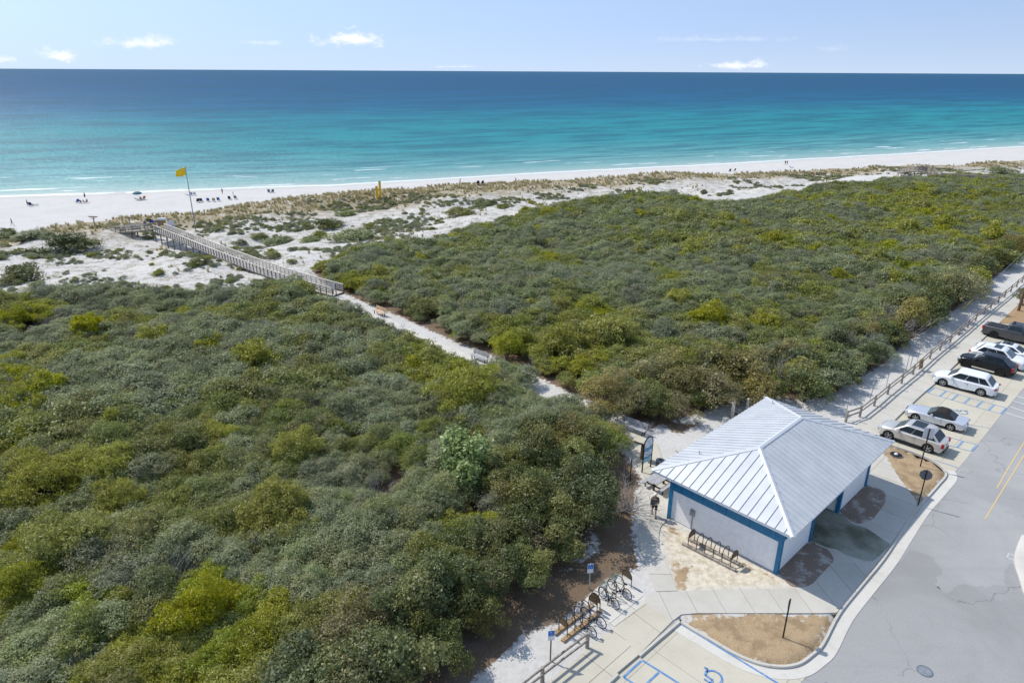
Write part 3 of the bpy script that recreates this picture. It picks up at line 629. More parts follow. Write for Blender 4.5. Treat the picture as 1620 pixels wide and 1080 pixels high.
ps = base('breezeway_floor', PASS, KT - 0.01); slabs(PASS, TH, 2.1, 3.7, KT + .004, 'concrete_damp', ps, ou=.6)
# damp stain on the apron where the breezeway drains
DAMP = [LU(4.4, -0.05), LU(8.5, -0.05)] + PP([(1347, 827), (1372, 836), (1400, 855), (1408, 861), (1398, 872), (1380, 887), (1362, 884), (1340, 878), (1322, 868), (1310, 866)], KT)
flat_poly('damp_patch', smooth_line([Vector(p) for p in DAMP] + [Vector(DAMP[0])], 3)[:-1], KT + 0.008, 'concrete_damp')
# ramp, rack pad, walk beside the fence
RAMP = PP([(1020, 953), (1064, 981), (1010, 1035), (972, 990)], KT)
rp_ = base('ramp_landing', RAMP, KT - .017); slabs(RAMP, R(40), 2.6, 2.6, KT - .003, 'concrete_tan', rp_, ou=1.5, ov=.6)
WALK0 = PP([(972, 990), (1010, 1035), (976, 1063.5), (958, 1080), (880, 1150), (800, 1150), (870, 1077), (932, 1024)], KT)
w0 = base('fence_walk', WALK0, KT - .018); slabs(WALK0, TH, 2.3, 2.3, KT - .004, 'concrete_tan', w0, ou=1.0, ov=.2)
PAD = PP([(1020, 942), (1020, 953), (972, 990), (946, 970), (922, 951), (946, 928), (972, 919), (1000, 928)], KT)
pd_ = base('rack_pad', PAD, KT - .019); slabs(PAD, TH, 4.2, 4.2, KT - .002, 'concrete_white', pd_)
S4 = PP([(1398, 699), (1388, 688), (1418, 658), (1457, 622), (1479, 603.5), (1504, 581), (1560, 528.5), (1600, 490), (1650, 446)], KT) + PP([(1630, 446), (1572, 488), (1510, 540), (1478, 565), (1448, 592), (1410, 622), (1384, 644), (1362, 664), (1340, 690)], KT) + [LU(14.6, 5.5), LU(14.0, 2.0)] + PP([(1396, 716)], KT)
s4 = base('parking_sidewalk', S4, KT - .02); slabs(S4, R(42.4), 2.35, 60, KT - .005, 'concrete', s4, ov=-30)
# sandy concrete path through the scrub
PL_ = [p for p in PATH[1:]]; PR_ = side_off(PL_, 1.9) if side_off(PL_, 1.9)[3].y < PL_[3].y else side_off(PL_, -1.9)
PL_ = [p.lerp(q, 0.12) for p, q in zip(PL_, PR_)]
bp = base('scrub_path', [Vector((p.x, p.y, .1)) for p in PL_ + list(reversed(PR_))], 0.11, 'concrete_white'); strip(PL_, PR_, 26, 0.15, 'concrete_white', bp, thick=0.1)
# light slab and brown bed beyond the pickup
BED = PP([(1576, 511), (1601, 488), (1625, 476), (1680, 470), (1690, 500), (1640, 513), (1598, 512)], 0.05)
def mound(name, poly, z0, zc, mat, label=None):
    poly = smooth_line([Vector((p[0], p[1], 0)) for p in poly] + [Vector((poly[0][0], poly[0][1], 0))], 4)[:-1]; n = len(poly); c_ = sum(poly, Vector()) / n; vs = []; fs = []
    rings = [(1.0, z0 - .08), (0.985, z0), (0.86, z0 + (zc - z0) * .6), (0.6, zc), (.3, zc)]
    for s_, z in rings:
        for p in poly:
            q = c_.lerp(p, s_); vs.append((q.x, q.y, z + (0.015 * vnoise(q.x, q.y, .6) if s_ < .95 else 0)))
    vs.append((c_.x, c_.y, zc))
    for i in range(len(rings) - 1):
        for k in range(n): fs.append((i * n + k, i * n + (k + 1) % n, (i + 1) * n + (k + 1) % n, (i + 1) * n + k))
    for k in range(n): fs.append(((len(rings) - 1) * n + k, (len(rings) - 1) * n + (k + 1) % n, len(vs) - 1))
    mb = MB(); mb.add(vs, fs); o = mb.build(name, MATS[mat], None, 40); return tag(o, kind='structure')
def mulch(name, a, b_, c3):
    m, t, b = nodes(name); w = wpos(t); n2 = noise(t, 1.3, 5, 0.7, w); n3 = noise(t, 22, 4, 0.75, w)
    c = mix(t, mr(t, n3, 0.35, 0.65), a, b_); c = mix(t, mr(t, n2, 0.5, 0.66, 0, 0.8), c, c3); t.links.new(c, b.inputs['Base Color']); b.inputs['Roughness'].default_value = .95; bump(t, b, n3, .6, .03)
mulch('mulch_dark', (0.17, 0.125, 0.095), (0.28, 0.21, 0.16), (0.47, 0.45, 0.42)); mulch('straw_bed', (0.25, 0.15, 0.07), (0.42, 0.29, 0.16), (0.30, 0.2, 0.1))
mound('mulch_bed', [LU(0.15, -0.02), LU(4.2, -0.02)] + PP([(1294, 863), (1309, 868), (1318, 880), (1318, 888), (1300, 907), (1287, 921), (1272, 927), (1250, 925)], KT), KT + .004, KT + .05, 'mulch_dark')
mound('mulch_bed', [LU(8.8, -0.02), LU(13.1, -0.02)] + PP([(1377, 769), (1392, 773), (1400, 779), (1402, 792), (1387, 813), (1379, 822), (1360, 828), (1346, 824)], KT), KT + .004, KT + .05, 'mulch_dark')
mound('straw_bed', BED, 0.07, 0.16, 'straw_bed')
mound('corner_walk', PP([(1616, 846), (1606, 872), (1605, 890), (1612, 912), (1625, 945), (1660, 960), (1690, 900), (1660, 840)], 0.05), 0.08, 0.14, 'concrete_white')

# painted markings
def pline(name, pts, w_, z, mat):
    pl = [P(a, b_) for a, b_ in pts]; mb = MB()
    for i in range(len(pl) - 1):
        d = (pl[i + 1] - pl[i]).normalized(); n_ = Vector((-d.y, d.x, 0)) * w_ / 2
        mb.add([(p.x, p.y, z) for p in (pl[i] - n_, pl[i + 1] - n_, pl[i + 1] + n_, pl[i] + n_)], [(0, 1, 2, 3)])
    o = mb.build(name, MATS[mat])
    for f_ in o.data.polygons:
        if f_.normal.z < 0: o.data.flip_normals(); break
    return tag(o, kind='structure')
ZM = 0.026
pline('bay_line', [(1079, 988), (1228, 1079), (1262, 1100)], .11, ZM, 'paint_blue_fresh')
pline('bay_hatch', [(1016, 1044), (1073, 1080), (1120, 1110)], .11, ZM, 'paint_blue_fresh'); pline('bay_hatch', [(1014.5, 1045), (986, 1071)], .11, ZM, 'paint_blue_fresh')
pline('bay_hatch', [(987, 1071), (1030, 1100)], .11, ZM, 'paint_blue_fresh'); pline('bay_hatch', [(1042, 1063.5), (1022, 1082)], .11, ZM, 'paint_blue_fresh')
pline('bay_line', [(1409, 705), (1516, 740)], .10, ZM, 'paint_blue'); pline('bay_line', [(1440, 655), (1566, 677.6)], .09, ZM, 'paint_blue')
def hatch(a0, a1, b0, b1, n):
    pline('bay_hatch', [a0, a1], .1, ZM, 'paint_blue'); pline('bay_hatch', [b0, b1], .1, ZM, 'paint_blue')
    for k in range(n + 1):
        f_ = k / n; p = (a0[0] + (a1[0] - a0[0]) * f_, a0[1] + (a1[1] - a0[1]) * f_); q = (b0[0] + (b1[0] - b0[0]) * f_, b0[1] + (b1[1] - b0[1]) * f_)
        e = 0.04; p2 = (p[0] + (q[0] - p[0]) * e, p[1] + (q[1] - p[1]) * e); q2 = (q[0] + (p[0] - q[0]) * e, q[1] + (p[1] - q[1]) * e)
        pline('bay_hatch', [p2, q2], .16, ZM + .003, 'paint_blue')
hatch((1467, 621.5), (1583, 655), (1478, 613), (1592, 645.5), 6)
hatch((1425, 684), (1536, 714), (1434, 674), (1546, 703.5), 5)
for a, b_ in (((1590, 652), (1640, 668)), ((1598, 643), (1640, 657.5)), ((1603, 634), (1640, 645)), ((1609, 626.5), (1640, 636))): pline('crossing_line', [a, b_], .14, .012, 'paint_white')
pline('centre_line', [(1632, 700), (1620, 720), (1590, 768), (1558, 821)], .08, .012, 'paint_yellow'); pline('centre_line', [(1632, 682), (1620, 700), (1600, 732), (1577, 772)], .08, .012, 'paint_yellow')
pline('centre_line', [(1632, 700), (1690, 610)], .08, .012, 'paint_yellow'); pline('centre_line', [(1632, 682), (1690, 595)], .08, .012, 'paint_yellow')
# utility locate mark sprayed near the corner
pline('spray_mark', [(1593, 882), (1596, 875), (1611, 880), (1610, 887), (1593, 881.5)], .06, .012, 'paint_white')
def wheelchair(c_, fwd, right, mat, s=1.0):
    """access symbol painted on a bay: head, body, wheel"""
    c_ = Vector(c_); mb = MB(); z = ZM + .004
    def seg(p, q, w_): 
        p = c_ + (right * p[0] + fwd * p[1]) * s; q = c_ + (right * q[0] + fwd * q[1]) * s; d = (q - p).normalized(); n_ = Vector((-d.y, d.x, 0)) * w_ / 2 * s
        mb.add([(v.x, v.y, z) for v in (p - n_, q - n_, q + n_, p + n_)], [(0, 1, 2, 3)])
    h_ = [c_ + (right * (-.12 + .11 * math.cos(a)) + fwd * (.62 + .11 * math.sin(a))) * s for a in np.linspace(0, 2 * math.pi, 12, endpoint=False)]
    mb.add([(v.x, v.y, z) for v in h_], [tuple(range(12))])
    seg((-.1, .48), (-.06, .02), .12); seg((-.06, .24), (.24, .24), .09); seg((-.06, .02), (.3, .02), .11); seg((.3, .05), (.44, -.36), .11); seg((.42, -.36), (.58, -.32), .09)
    pts = [(.0 + .38 * math.cos(a), -.12 + .38 * math.sin(a)) for a in np.linspace(R(150), R(350), 12)]
    for i in range(11): seg(pts[i], pts[i + 1], .1)
    o = mb.build('access_symbol', MATS[mat])
    for f_ in o.data.polygons: 
        if f_.normal.z < 0: f_.flip()
    tag(o, kind='structure')
wheelchair(P(1126, 1074), -UX, VX, 'paint_blue_fresh', 1.1); wheelchair(P(1519, 651), VX, UX, 'paint_blue', 1.1)

# ------------------------------------------------------------------ beach restroom building
BL, BW_, WALL_H, EAVE, RIDGE, OH = 13.25, 7.4, 3.55, 3.68, 5.42, 1.0
bld = empty('restroom_building', LU(0, 0, KT), TH, 'white lap-sided restroom building with blue trim and a standing-seam metal hip roof', 'building')
def bp_(u, v, z): return (u, v, z - KT)
def lap_wall(mb, u0, v0, u1, v1, z0, z1, out, n=19):
    """lap siding: each board's foot stands proud of the one below"""
    d = Vector((out[0], out[1], 0)); vs = []; fs = []
    for k in range(n):
        za = z0 + (z1 - z0) * k / n; zb = z0 + (z1 - z0) * (k + 1) / n
        for (u, v) in ((u0, v0), (u1, v1)): vs += [(u + d.x * .034, v + d.y * .034, za), (u + d.x * .004, v + d.y * .004, zb)]
    for k in range(n):
        b0 = k * 4; fs.append((b0, b0 + 2, b0 + 3, b0 + 1))
        if k < n - 1: fs.append((b0 + 1, b0 + 3, b0 + 6, b0 + 4))
    mb.add(vs, fs)
H0, H1 = 0.0, WALL_H - KT
def wing(ua, ub, name_end):
    for (a, b_, o_) in (((ua, 0), (ub, 0), (0, -1)), ((ub, 0), (ub, BW_), (1, 0)), ((ub, BW_), (ua, BW_), (0, 1)), ((ua, BW_), (ua, 0), (-1, 0))):
        mb = MB(); lap_wall(mb, a[0], a[1], b_[0], b_[1], H0, H1, o_); mb.build('wall', MATS['siding'], bld)
    mb = MB(); mb.prism([(ua, 0), (ub, 0), (ub, BW_), (ua, BW_)], H1 - .05, H1 + .12); mb.build('wall_plate', MATS['siding'], bld)
    for (u, v) in ((ua, 0), (ub, 0), (ub, BW_), (ua, BW_)):
        mb = MB(); mb.box((u, v, (H0 + H1) / 2), (.24, .24, H1 - H0)); mb.build('corner_board', MATS['trim_blue'], bld)
    for (a, b_, o_) in (((ua, 0), (ub, 0), (0, -1)), ((ub, 0), (ub, BW_), (1, 0)), ((ub, BW_), (ua, BW_), (0, 1)), ((ua, BW_), (ua, 0), (-1, 0))):
        c_ = ((a[0] + b_[0]) / 2 + o_[0] * .035, (a[1] + b_[1]) / 2 + o_[1] * .035, H1 - .62); L = max(abs(a[0] - b_[0]), abs(a[1] - b_[1])) - .26
        mb = MB(); mb.box(c_, (L if a[1] == b_[1] else .07, 0.07 if a[1] == b_[1] else L, 1.3)); mb.build('frieze', MATS['trim_blue'], bld)
for k in range(5):
    mb = MB(); mb.box((-.075, .55 + k * 1.58, H1 - .62), (.05, .34, 1.2)); mb.build('bracket', MATS['trim_blue'], bld)
wing(0, 4.3, 0); wing(8.6, BL, 1)
# breezeway: blue doors and beam
for (u, sgn) in ((4.3, 1), (8.6, -1)):
    for v in (1.9, 4.6):
        mb = MB(); mb.box((u + sgn * .05, v, 1.05), (.07, .95, 2.1)); d_ = mb.build('door', MATS['trim_blue'], bld)
        mb = MB(); mb.box((u + sgn * .11, v + .35, 1.0), (.06, .05, .14)); mb.build('handle', MATS['galv'], d_)
for v in (.02, BW_ - .02):
    mb = MB(); mb.box((6.45, v, H1 - .12), (4.05, .2, .5)); mb.build('beam', MATS['trim_blue'], bld)
mb = MB(); mb.prism([(4.2, .1), (8.7, .1), (8.7, BW_ - .1), (4.2, BW_ - .1)], H1 + .06, H1 + .1); mb.build('ceiling', MATS['soffit'], bld)
# roof
roof = empty('roof', (0, 0, 0)); roof.parent = bld
u0, u1, v0, v1 = -OH, BL + OH, -OH + .05, BW_ + OH + .05; hw = (v1 - v0) / 2; vm = (v0 + v1) / 2; ze, zr = EAVE - KT, RIDGE - KT
A, B, Cc, D = Vector((u0, v0, ze)), Vector((u1, v0, ze)), Vector((u1, v1, ze)), Vector((u0, v1, ze)); R1, R2 = Vector((u0 + hw, vm, zr)), Vector((u1 - hw, vm, zr))
def slope(poly, e0, e1, n):
    """poly: eave start, eave end, then ridge points; cut into n panels that run up the slope"""
    ex = (e1 - e0).normalized(); nrm = ex.cross((poly[2] - e1)).normalized()
    if nrm.z < 0: nrm = -nrm
    ey = nrm.cross(ex).normalized()
    if ey.z < 0: ey = -ey
    L = (e1 - e0).length; q2 = [((p - e0).dot(ex), (p - e0).dot(ey)) for p in poly]
    for i in range(n):
        a, b_ = L * i / n, L * (i + 1) / n; c_ = clip(clip(q2, 1, 0, b_), -1, 0, -a)
        if len(c_) < 3: continue
        mb = MB(); mb.plate([e0 + ex * x + ey * y for x, y in c_], nrm, 0.022)
        if i > 0:
            ys_ = [y for x, y in c_ if abs(x - a) < 1e-5]
            if len(ys_) >= 2 and max(ys_) - min(ys_) > .15:
                p = e0 + ex * (a + .012) + ey * (min(ys_) + .0); q = e0 + ex * (a + .012) + ey * (max(ys_) - .06)
                mb.bar(p + nrm * .045, q + nrm * .045, .034, .055, up=nrm)
        mb.build('roof_panel', MATS['metal_roof'], roof)
slope([D, A, R1], D, A, 17); slope([A, B, R2, R1], A, B, 32); slope([B, Cc, R2], B, Cc, 17); slope([Cc, D, R1, R2], Cc, D, 32)
for (p, q) in ((A, R1), (B, R2), (Cc, R2), (D, R1), (R1, R2)):
    mb = MB(); up = Vector((0, 0, 1)); d = (q - p).normalized(); x = d.cross(up).normalized(); y = x.cross(d)
    o_ = y * .075
    drop = y * -.055
    vs = []
    for c_ in (p, q): vs += [c_ + o_ + x * .16 + drop, c_ + o_ + x * .02, c_ + o_ - x * .02, c_ + o_ - x * .16 + drop, c_ + o_ - x * .16 + drop - y * .05, c_ + o_ + x * .16 + drop - y * .05]
    mb.add(vs, [(0, 1, 7, 6), (1, 2, 8, 7), (2, 3, 9, 8), (3, 4, 10, 9), (4, 5, 11, 10), (5, 0, 6, 11), (0, 5, 4, 3, 2, 1), (6, 7, 8, 9, 10, 11)])
    mb.build('ridge_cap', MATS['roof_cap'], roof)
for (p, q) in ((A, B), (B, Cc), (Cc, D), (D, A)):
    mb = MB(); d = (q - p).normalized(); inn = Vector((-d.y, d.x, 0)); mb.bar(p + d * .06 + inn * .05 - Vector((0, 0, .085)), q - d * .06 + inn * .05 - Vector((0, 0, .085)), .045, .16); mb.build('fascia', MATS['house_white'], roof)
i_ = .12
mb = MB(); mb.prism([(u0 + i_, v0 + i_), (u1 - i_, v0 + i_), (u1 - i_, v1 - i_), (u0 + i_, v1 - i_)], ze - .15, ze - .11); mb.build('soffit', MATS['soffit'], roof)
for (u, v) in ((2.0, 6.9), (12.6, 7.2)):
    f_ = (v1 - v) / hw; z = ze + (zr - ze) * f_
    mb = MB(); mb.tube([(u, v, z - .1), (u, v, z + .32)], .05, 8); mb.tube([(u, v, z), (u, v, z + .06)], .1, 8); mb.build('vent_pipe', MATS['roof_cap'], roof)
# meter box and conduit on the end wall, small lamp on the front
mb = MB(); mb.box((-.1, 5.72, 1.25), (.16, .3, .42)); mb.tube([(-.16, 5.72, 1.3), (-.22, 5.72, 1.3)], .1, 10); mt = mb.build('meter_box', MATS['galv'], bld)
mb = MB(); mb.tube([(-.07, 5.72, 1.05), (-.07, 5.72, .0)], .035, 8); mb.build('conduit', MATS['galv'], mt)
mb = MB(); mb.box((3.9, -.1, 2.75), (.12, .14, .14)); mb.build('wall_lamp', MATS['iron_black'], bld)

# ------------------------------------------------------------------ vegetation
def leaf_mesh(name, lobes, n, size, mat, seed, aspect=0.55, up=0.35, rnd=0.8, zmin=0.1, shell=(0.72, 1.04), cull=0.72, base_tilt=0.0, spread=0.55):
    """leaves spread through the outer part of a set of lobes; every leaf is a small four-sided blade"""
    g = np.random.default_rng(seed); L = np.array(lobes, float)     # x y z r flat
    wgt = L[:, 3] ** 2; li = g.choice(len(L), int(n * 1.9), p=wgt / wgt.sum())
    d = g.normal(size=(len(li), 3)); d /= np.linalg.norm(d, axis=1)[:, None]; d[:, 2] = np.where(d[:, 2] < -0.35, -d[:, 2], d[:, 2])
    rr = g.uniform(*shell, len(li)) * (1 + 0.10 * np.sin(d[:, 0] * 9 + li) * np.cos(d[:, 1] * 8 + li * 2)); sc = np.stack([L[li, 3], L[li, 3], L[li, 3] * L[li, 4]], 1)
    # leaves sit in sprays: a few dozen twig ends per lobe, each with a handful of leaves that share its direction
    ns = max(len(li) // 9, 1); si = g.integers(0, ns, len(li)); li = li[:ns][si]; d0 = d[:ns][si]; rr = rr[:ns][si] * g.uniform(.9, 1.18, ns)[si]; sc = np.stack([L[li, 3], L[li, 3], L[li, 3] * L[li, 4]], 1)
    d = d0 + g.normal(size=d0.shape) * 0.06; d /= np.linalg.norm(d, axis=1)[:, None]
    p = L[li, :3] + d0 * rr[:, None] * sc + g.normal(size=d0.shape) * (0.03 + size * spread) * np.array([1, 1, .7]) + d0 * np.abs(g.normal(size=(len(li), 1))) * size * .5
    ok = p[:, 2] > zmin
    for k in range(len(L)):
        q = (p - L[k, :3]) / np.array([L[k, 3], L[k, 3], L[k, 3] * L[k, 4]]); ok &= (np.linalg.norm(q, axis=1) > cull) | (li == k)
    p = p[ok][:n]; d = d[ok][:n]; li = li[ok][:n]; n = len(p); stint = g.random(ns)[si[ok][:n]]
    sj = g.normal(size=(ns, 3))[si[ok][:n]]; nr = d * 0.5 + (g.normal(size=(n, 3)) * .6 + sj * .65) * rnd * 0.6 + np.array([0, 0, up]); nr /= np.linalg.norm(nr, axis=1)[:, None]
    tv = g.normal(size=(n, 3)) + np.array([0, 0, base_tilt]) + d * base_tilt; tv -= nr * (tv * nr).sum(1)[:, None]; tv /= np.linalg.norm(tv, axis=1)[:, None]; bv = np.cross(nr, tv)
    s = size * g.uniform(0.65, 1.35, n)[:, None]
    v = np.stack([p - tv * s * 0.5, p + bv * s * 0.5 * aspect, p + tv * s * 0.5, p - bv * s * 0.5 * aspect], 1).reshape(-1, 3)
    me = bpy.data.meshes.new(name); me.vertices.add(4 * n); me.vertices.foreach_set('co', v.astype(np.float32).reshape(-1))
    me.loops.add(4 * n); me.loops.foreach_set('vertex_index', np.arange(4 * n, dtype=np.int32)); me.polygons.add(n)
    me.polygons.foreach_set('loop_start', np.arange(0, 4 * n, 4, dtype=np.int32)); me.update(calc_edges=True)
    setattrf(me, 'tint', np.repeat(np.clip(.45 * g.random(n) + .55 * stint, 0, 1), 4)); setattrf(me, 'lobe', np.repeat(g.random(len(L))[li], 4))
    me.materials.append(MATS[mat]); return me
def dome_lobes(seed, R_=1.6, h=1.5, z0=0.75, n=16, r=(0.42, 0.8), flat=0.8):
    g = np.random.default_rng(seed); out = [(0, 0, z0 + h * 0.25, R_ * 0.55, h / R_ * 0.95)]; ax = g.uniform(.75, 1.2); ph = g.uniform(0, 6.28); bump_ = g.uniform(0.15, .4)
    while len(out) < n:
        a = g.uniform(0, 2 * math.pi); e = math.asin(g.uniform(0.0, 1.0)); k = g.uniform(0.45, 0.92) * (1 + bump_ * math.sin(2 * a + ph))
        rr = g.uniform(*r) * g.uniform(.7, 1.15); out.append((R_ * ax * k * math.cos(a) * math.cos(e), R_ / ax * k * math.sin(a) * math.cos(e), z0 + h * min(k, .95) * math.sin(e) * g.uniform(.8, 1.15), rr, flat * g.uniform(.75, 1.2)))
    return out
def twig_mesh(name, seed, n, R_, h, mat, r0=0.03, sub=4, spread=1.0, seg=4):
    g = random.Random(seed); mb = MB()
    for i in range(n):
        a = g.uniform(0, 6.283); q = Vector((g.uniform(-.1, .1), g.uniform(-.1, .1), 0)); d = Vector((math.cos(a) * .5 * spread, math.sin(a) * .5 * spread, 1)).normalized(); L = h * g.uniform(.7, 1.1); pts = [q.copy()]
        for k in range(seg):
            d = (d + Vector((g.uniform(-.35, .35), g.uniform(-.35, .35), g.uniform(-.15, .25)))).normalized(); q = q + d * L / seg; pts.append(q.copy())
        rs = [r0 * (1 - .8 * k / seg) for k in range(seg + 1)]; mb.tube(pts, rs, 4, cap=False)
        for s_ in range(sub):
            k = g.randint(1, seg); b_ = pts[k]; dd = (d + Vector((g.uniform(-1, 1), g.uniform(-1, 1), g.uniform(-.2, .8)))).normalized(); L2 = L * g.uniform(.25, .45); p1 = b_ + dd * L2 * .5; dd2 = (dd + Vector((g.uniform(-.5, .5), g.uniform(-.5, .5), g.uniform(-.2, .5)))).normalized()
            mb.tube([b_, p1, p1 + dd2 * L2 * .5], [r0 * .45, r0 * .3, r0 * .12], 3, cap=False)
    return mb.mesh(name, MATS[mat], fixn=False)
TRUNK = [twig_mesh('trunk', 100 + i, 4, 1.0, 1.5, 'bark', 0.055, 3) for i in range(4)]
def family(key, mat, dens, size, k, lob, **kw): return [leaf_mesh(f'{key}_crown', lob(i), dens, size, mat, 1000 + i * 7 + hash(key) % 97 if False else 1000 + i * 7 + len(key) * 31, **kw) for i in range(k)]
oakl = lambda i: dome_lobes(200 + i, 1.95, 1.15, 0.85, 20 + i % 5, (0.34, 0.78), .72)
pinel = lambda i: dome_lobes(300 + i, 1.65, 1.3, 0.75, 40 + i % 7, (0.18, 0.42), .62)
bigl = lambda i: dome_lobes(400 + i, 1.7, 2.0, 1.0, 22, (0.38, 0.68), .85)
CR = {
 'oak0': family('oak', 'leaf_oak', 13000, 0.095, 7, oakl, aspect=.5, rnd=.8, up=.75), 'oak1': family('oakm', 'leaf_oak', 7000, 0.14, 6, oakl, aspect=.5, rnd=.8, up=.75), 'oak2': family('oakf', 'leaf_oak', 3400, 0.21, 5, oakl, aspect=.55, rnd=.8, up=.6),
 'olive0': family('oliv', 'leaf_olive', 11000, 0.10, 4, oakl, aspect=.55, rnd=1.0), 'olive1': family('olivm', 'leaf_olive', 4200, 0.17, 3, oakl, aspect=.55, rnd=1.0), 'olive2': family('olivf', 'leaf_olive', 2200, 0.26, 3, oakl, aspect=.6),
 'pine0': family('pine', 'leaf_pine', 11000, 0.11, 6, pinel, aspect=.34, up=.3, rnd=1.1, base_tilt=.5, spread=.35), 'pine1': family('pinem', 'leaf_pine', 5600, 0.16, 5, pinel, aspect=.42, up=.3, rnd=1.0, base_tilt=.5, spread=.35), 'pine2': family('pinef', 'leaf_pine', 2000, 0.30, 3, pinel, aspect=.45, up=.2, base_tilt=.6),
 'lime0': family('lime', 'leaf_lime', 9000, 0.12, 4, pinel, aspect=.4, up=.3, rnd=1.0, base_tilt=.4, spread=.4), 'lime1': family('limem', 'leaf_lime', 4800, 0.18, 4, pinel, aspect=.4, up=.25, rnd=.9, base_tilt=.5), 'lime2': family('limef', 'leaf_lime', 2400, 0.27, 3, pinel, aspect=.5, up=.3, base_tilt=.4),
 'dark0': family('dark', 'leaf_dark', 9500, 0.12, 4, bigl, aspect=.55, rnd=1.0), 'dark1': family('darkm', 'leaf_dark', 4500, 0.18, 3, bigl, aspect=.55, rnd=1.0),
 'brown0': family('brwn', 'leaf_brown', 6500, 0.11, 3, bigl, aspect=.5, rnd=1.1), 'brown1': family('brwnm', 'leaf_brown', 3600, .17, 3, bigl, aspect=.5, rnd=1.1),
 'grey0': family('greyn', 'leaf_grey', 9500, 0.10, 4, oakl, aspect=.4, rnd=.9, up=.5), 'grey1': family('grey', 'leaf_grey', 5000, 0.15, 4, oakl, aspect=.4, rnd=1.0),
 'gloss0': family('glos', 'leaf_gloss', 2600, 0.24, 2, bigl, aspect=.6, rnd=.8, up=.5),
 'twig0': [twig_mesh('bare_twigs', 700 + i, 26, 1.6, 2.3, 'twig_grey', .03, 7, 1.5) for i in range(4)],
}
def lod(p): d = math.hypot(p[0], p[1], CAM_H - p[2]); return 0 if d < 62 else (1 if d < 105 else 2)
def crown(kind, p, i):
    k = lod(p)
    while f'{kind}{k}' not in CR: k += -1 if k > 0 else 1
    return CR[f'{kind}{k}'][i % len(CR[f'{kind}{k}'])]
def scatter(poly, step, seed, jit=0.42):
    g = np.random.default_rng(seed); x0 = min(p[0] for p in poly); x1_ = max(p[0] for p in poly); y0 = min(p[1] for p in poly); y1_ = max(p[1] for p in poly)
    X, Y = np.meshgrid(np.arange(x0, x1_, step), np.arange(y0, y1_, step)); X = (X + g.uniform(-jit, jit, X.shape) * step + (np.arange(X.shape[0]) % 2)[:, None] * step / 2).ravel(); Y = (Y + g.uniform(-jit, jit, Y.shape) * step).ravel()
    k = inpoly(X, Y, poly); return X[k], Y[k]
# yellow-green shrubs that stand out of the thicket: pixel of the crown, width in pixels
PINES = [(740, 602, 105), (432, 782, 105), (402, 553, 66), (135, 503, 50), (245, 522, 46), (330, 540, 50), (62, 598, 66), (18, 628, 56), (212, 622, 50), (40, 690, 60), (60, 742, 110), (150, 716, 90), (110, 828, 120), (35, 900, 90), (312, 946, 110), (402, 1005, 105), (468, 690, 70), (340, 680, 60), (532, 655, 38), (95, 660, 60), (180, 663, 60), (18, 770, 80), (180, 770, 80), (20, 560, 40),
         (890, 522, 62), (965, 512, 70), (803, 534, 50), (1200, 452, 50), (1075, 464, 70), (1122, 488, 56), (935, 472, 40), (1160, 437, 36), (1010, 398, 40), (930, 436, 46), (985, 462, 40), (1094, 392, 44), (1035, 420, 44), (905, 410, 34), (1110, 346, 40), (1150, 340, 44), (1180, 350, 36), (1075, 340, 36), (1135, 355, 40), (1050, 372, 36), (1390, 402, 44), (1440, 352, 50), (1545, 432, 60), (1575, 362, 50), (1270, 350, 40), (1315, 342, 36), (1380, 325, 36), (1460, 320, 40), (1225, 372, 44), (1290, 395, 44), (1345, 365, 40), (1500, 345, 50), (1330, 430, 50), (1260, 420, 40), (1170, 395, 44), (1420, 440, 46), (1550, 345, 40), (840, 480, 36), (780, 440, 30), (690, 450, 34), (650, 440, 30), (575, 452, 30), (700, 400, 26), (820, 398, 30), (770, 405, 24), (1250, 470, 44), (1210, 500, 44), (1180, 300, 0)]
PINES = [(a, b_, c_ if b_ > 470 else c_ * .62) for a, b_, c_ in PINES if c_ > 0]
DARKS = [(690, 870, 120), (770, 830, 120), (830, 800, 110), (880, 770, 90), (840, 880, 100), (885, 835, 90), (740, 935, 110), (780, 890, 110), (800, 750, 90), (870, 720, 80), (640, 920, 110), (620, 1000, 110), (690, 990, 110), (905, 745, 70), (560, 1060, 110)]
BROWNS = [(1160, 575, 90), (960, 612, 90), (1095, 600, 80), (1020, 590, 70), (968, 688, 56), (905, 680, 50), (1240, 560, 60), (1130, 610, 80), (1000, 630, 70), (820, 850, 90), (700, 790, 70), (1200, 610, 70), (760, 980, 70), (1075, 640, 60)]
EDGE_D = [(1275, 605, 66), (1325, 588, 56), (1225, 612, 56), (1372, 556, 52), (1402, 522, 52), (1442, 497, 48), (1484, 466, 48), (1524, 441, 44), (1556, 416, 44), (1590, 392, 40), (1035, 640, 56), (1105, 628, 50), (1422, 535, 38), (1462, 506, 38), (1175, 616, 50), (1300, 612, 40)]
LAND = [((250, 355), 'the boardwalk landing'), ((380, 410), 'the boardwalk'), ((525, 460), 'the foot of the boardwalk'), ((600, 495), 'the tan bench'), ((757, 563), 'the grey bench on the sandy path'), ((998, 668), 'the grey bench near the building'), ((870, 622), 'the lower sandy path'), ((1205, 700), 'the metal roof'), ((940, 960), 'the parked bicycles'), ((1480, 560), 'the parking fence'), ((1600, 430), 'the far end of the parking fence'), ((310, 365), 'the flagpole'), ((600, 300), 'the yellow marker posts'), ((1450, 268), 'the far dune walkover'), ((0, 760), 'the left edge of the picture'), ((0, 1000), 'the lower left corner'), ((0, 520), 'the sand at far left'), ((735, 720), 'the glossy broad-leaved tree'), ((870, 1040), 'the lower blue parking sign')]
USED = {}
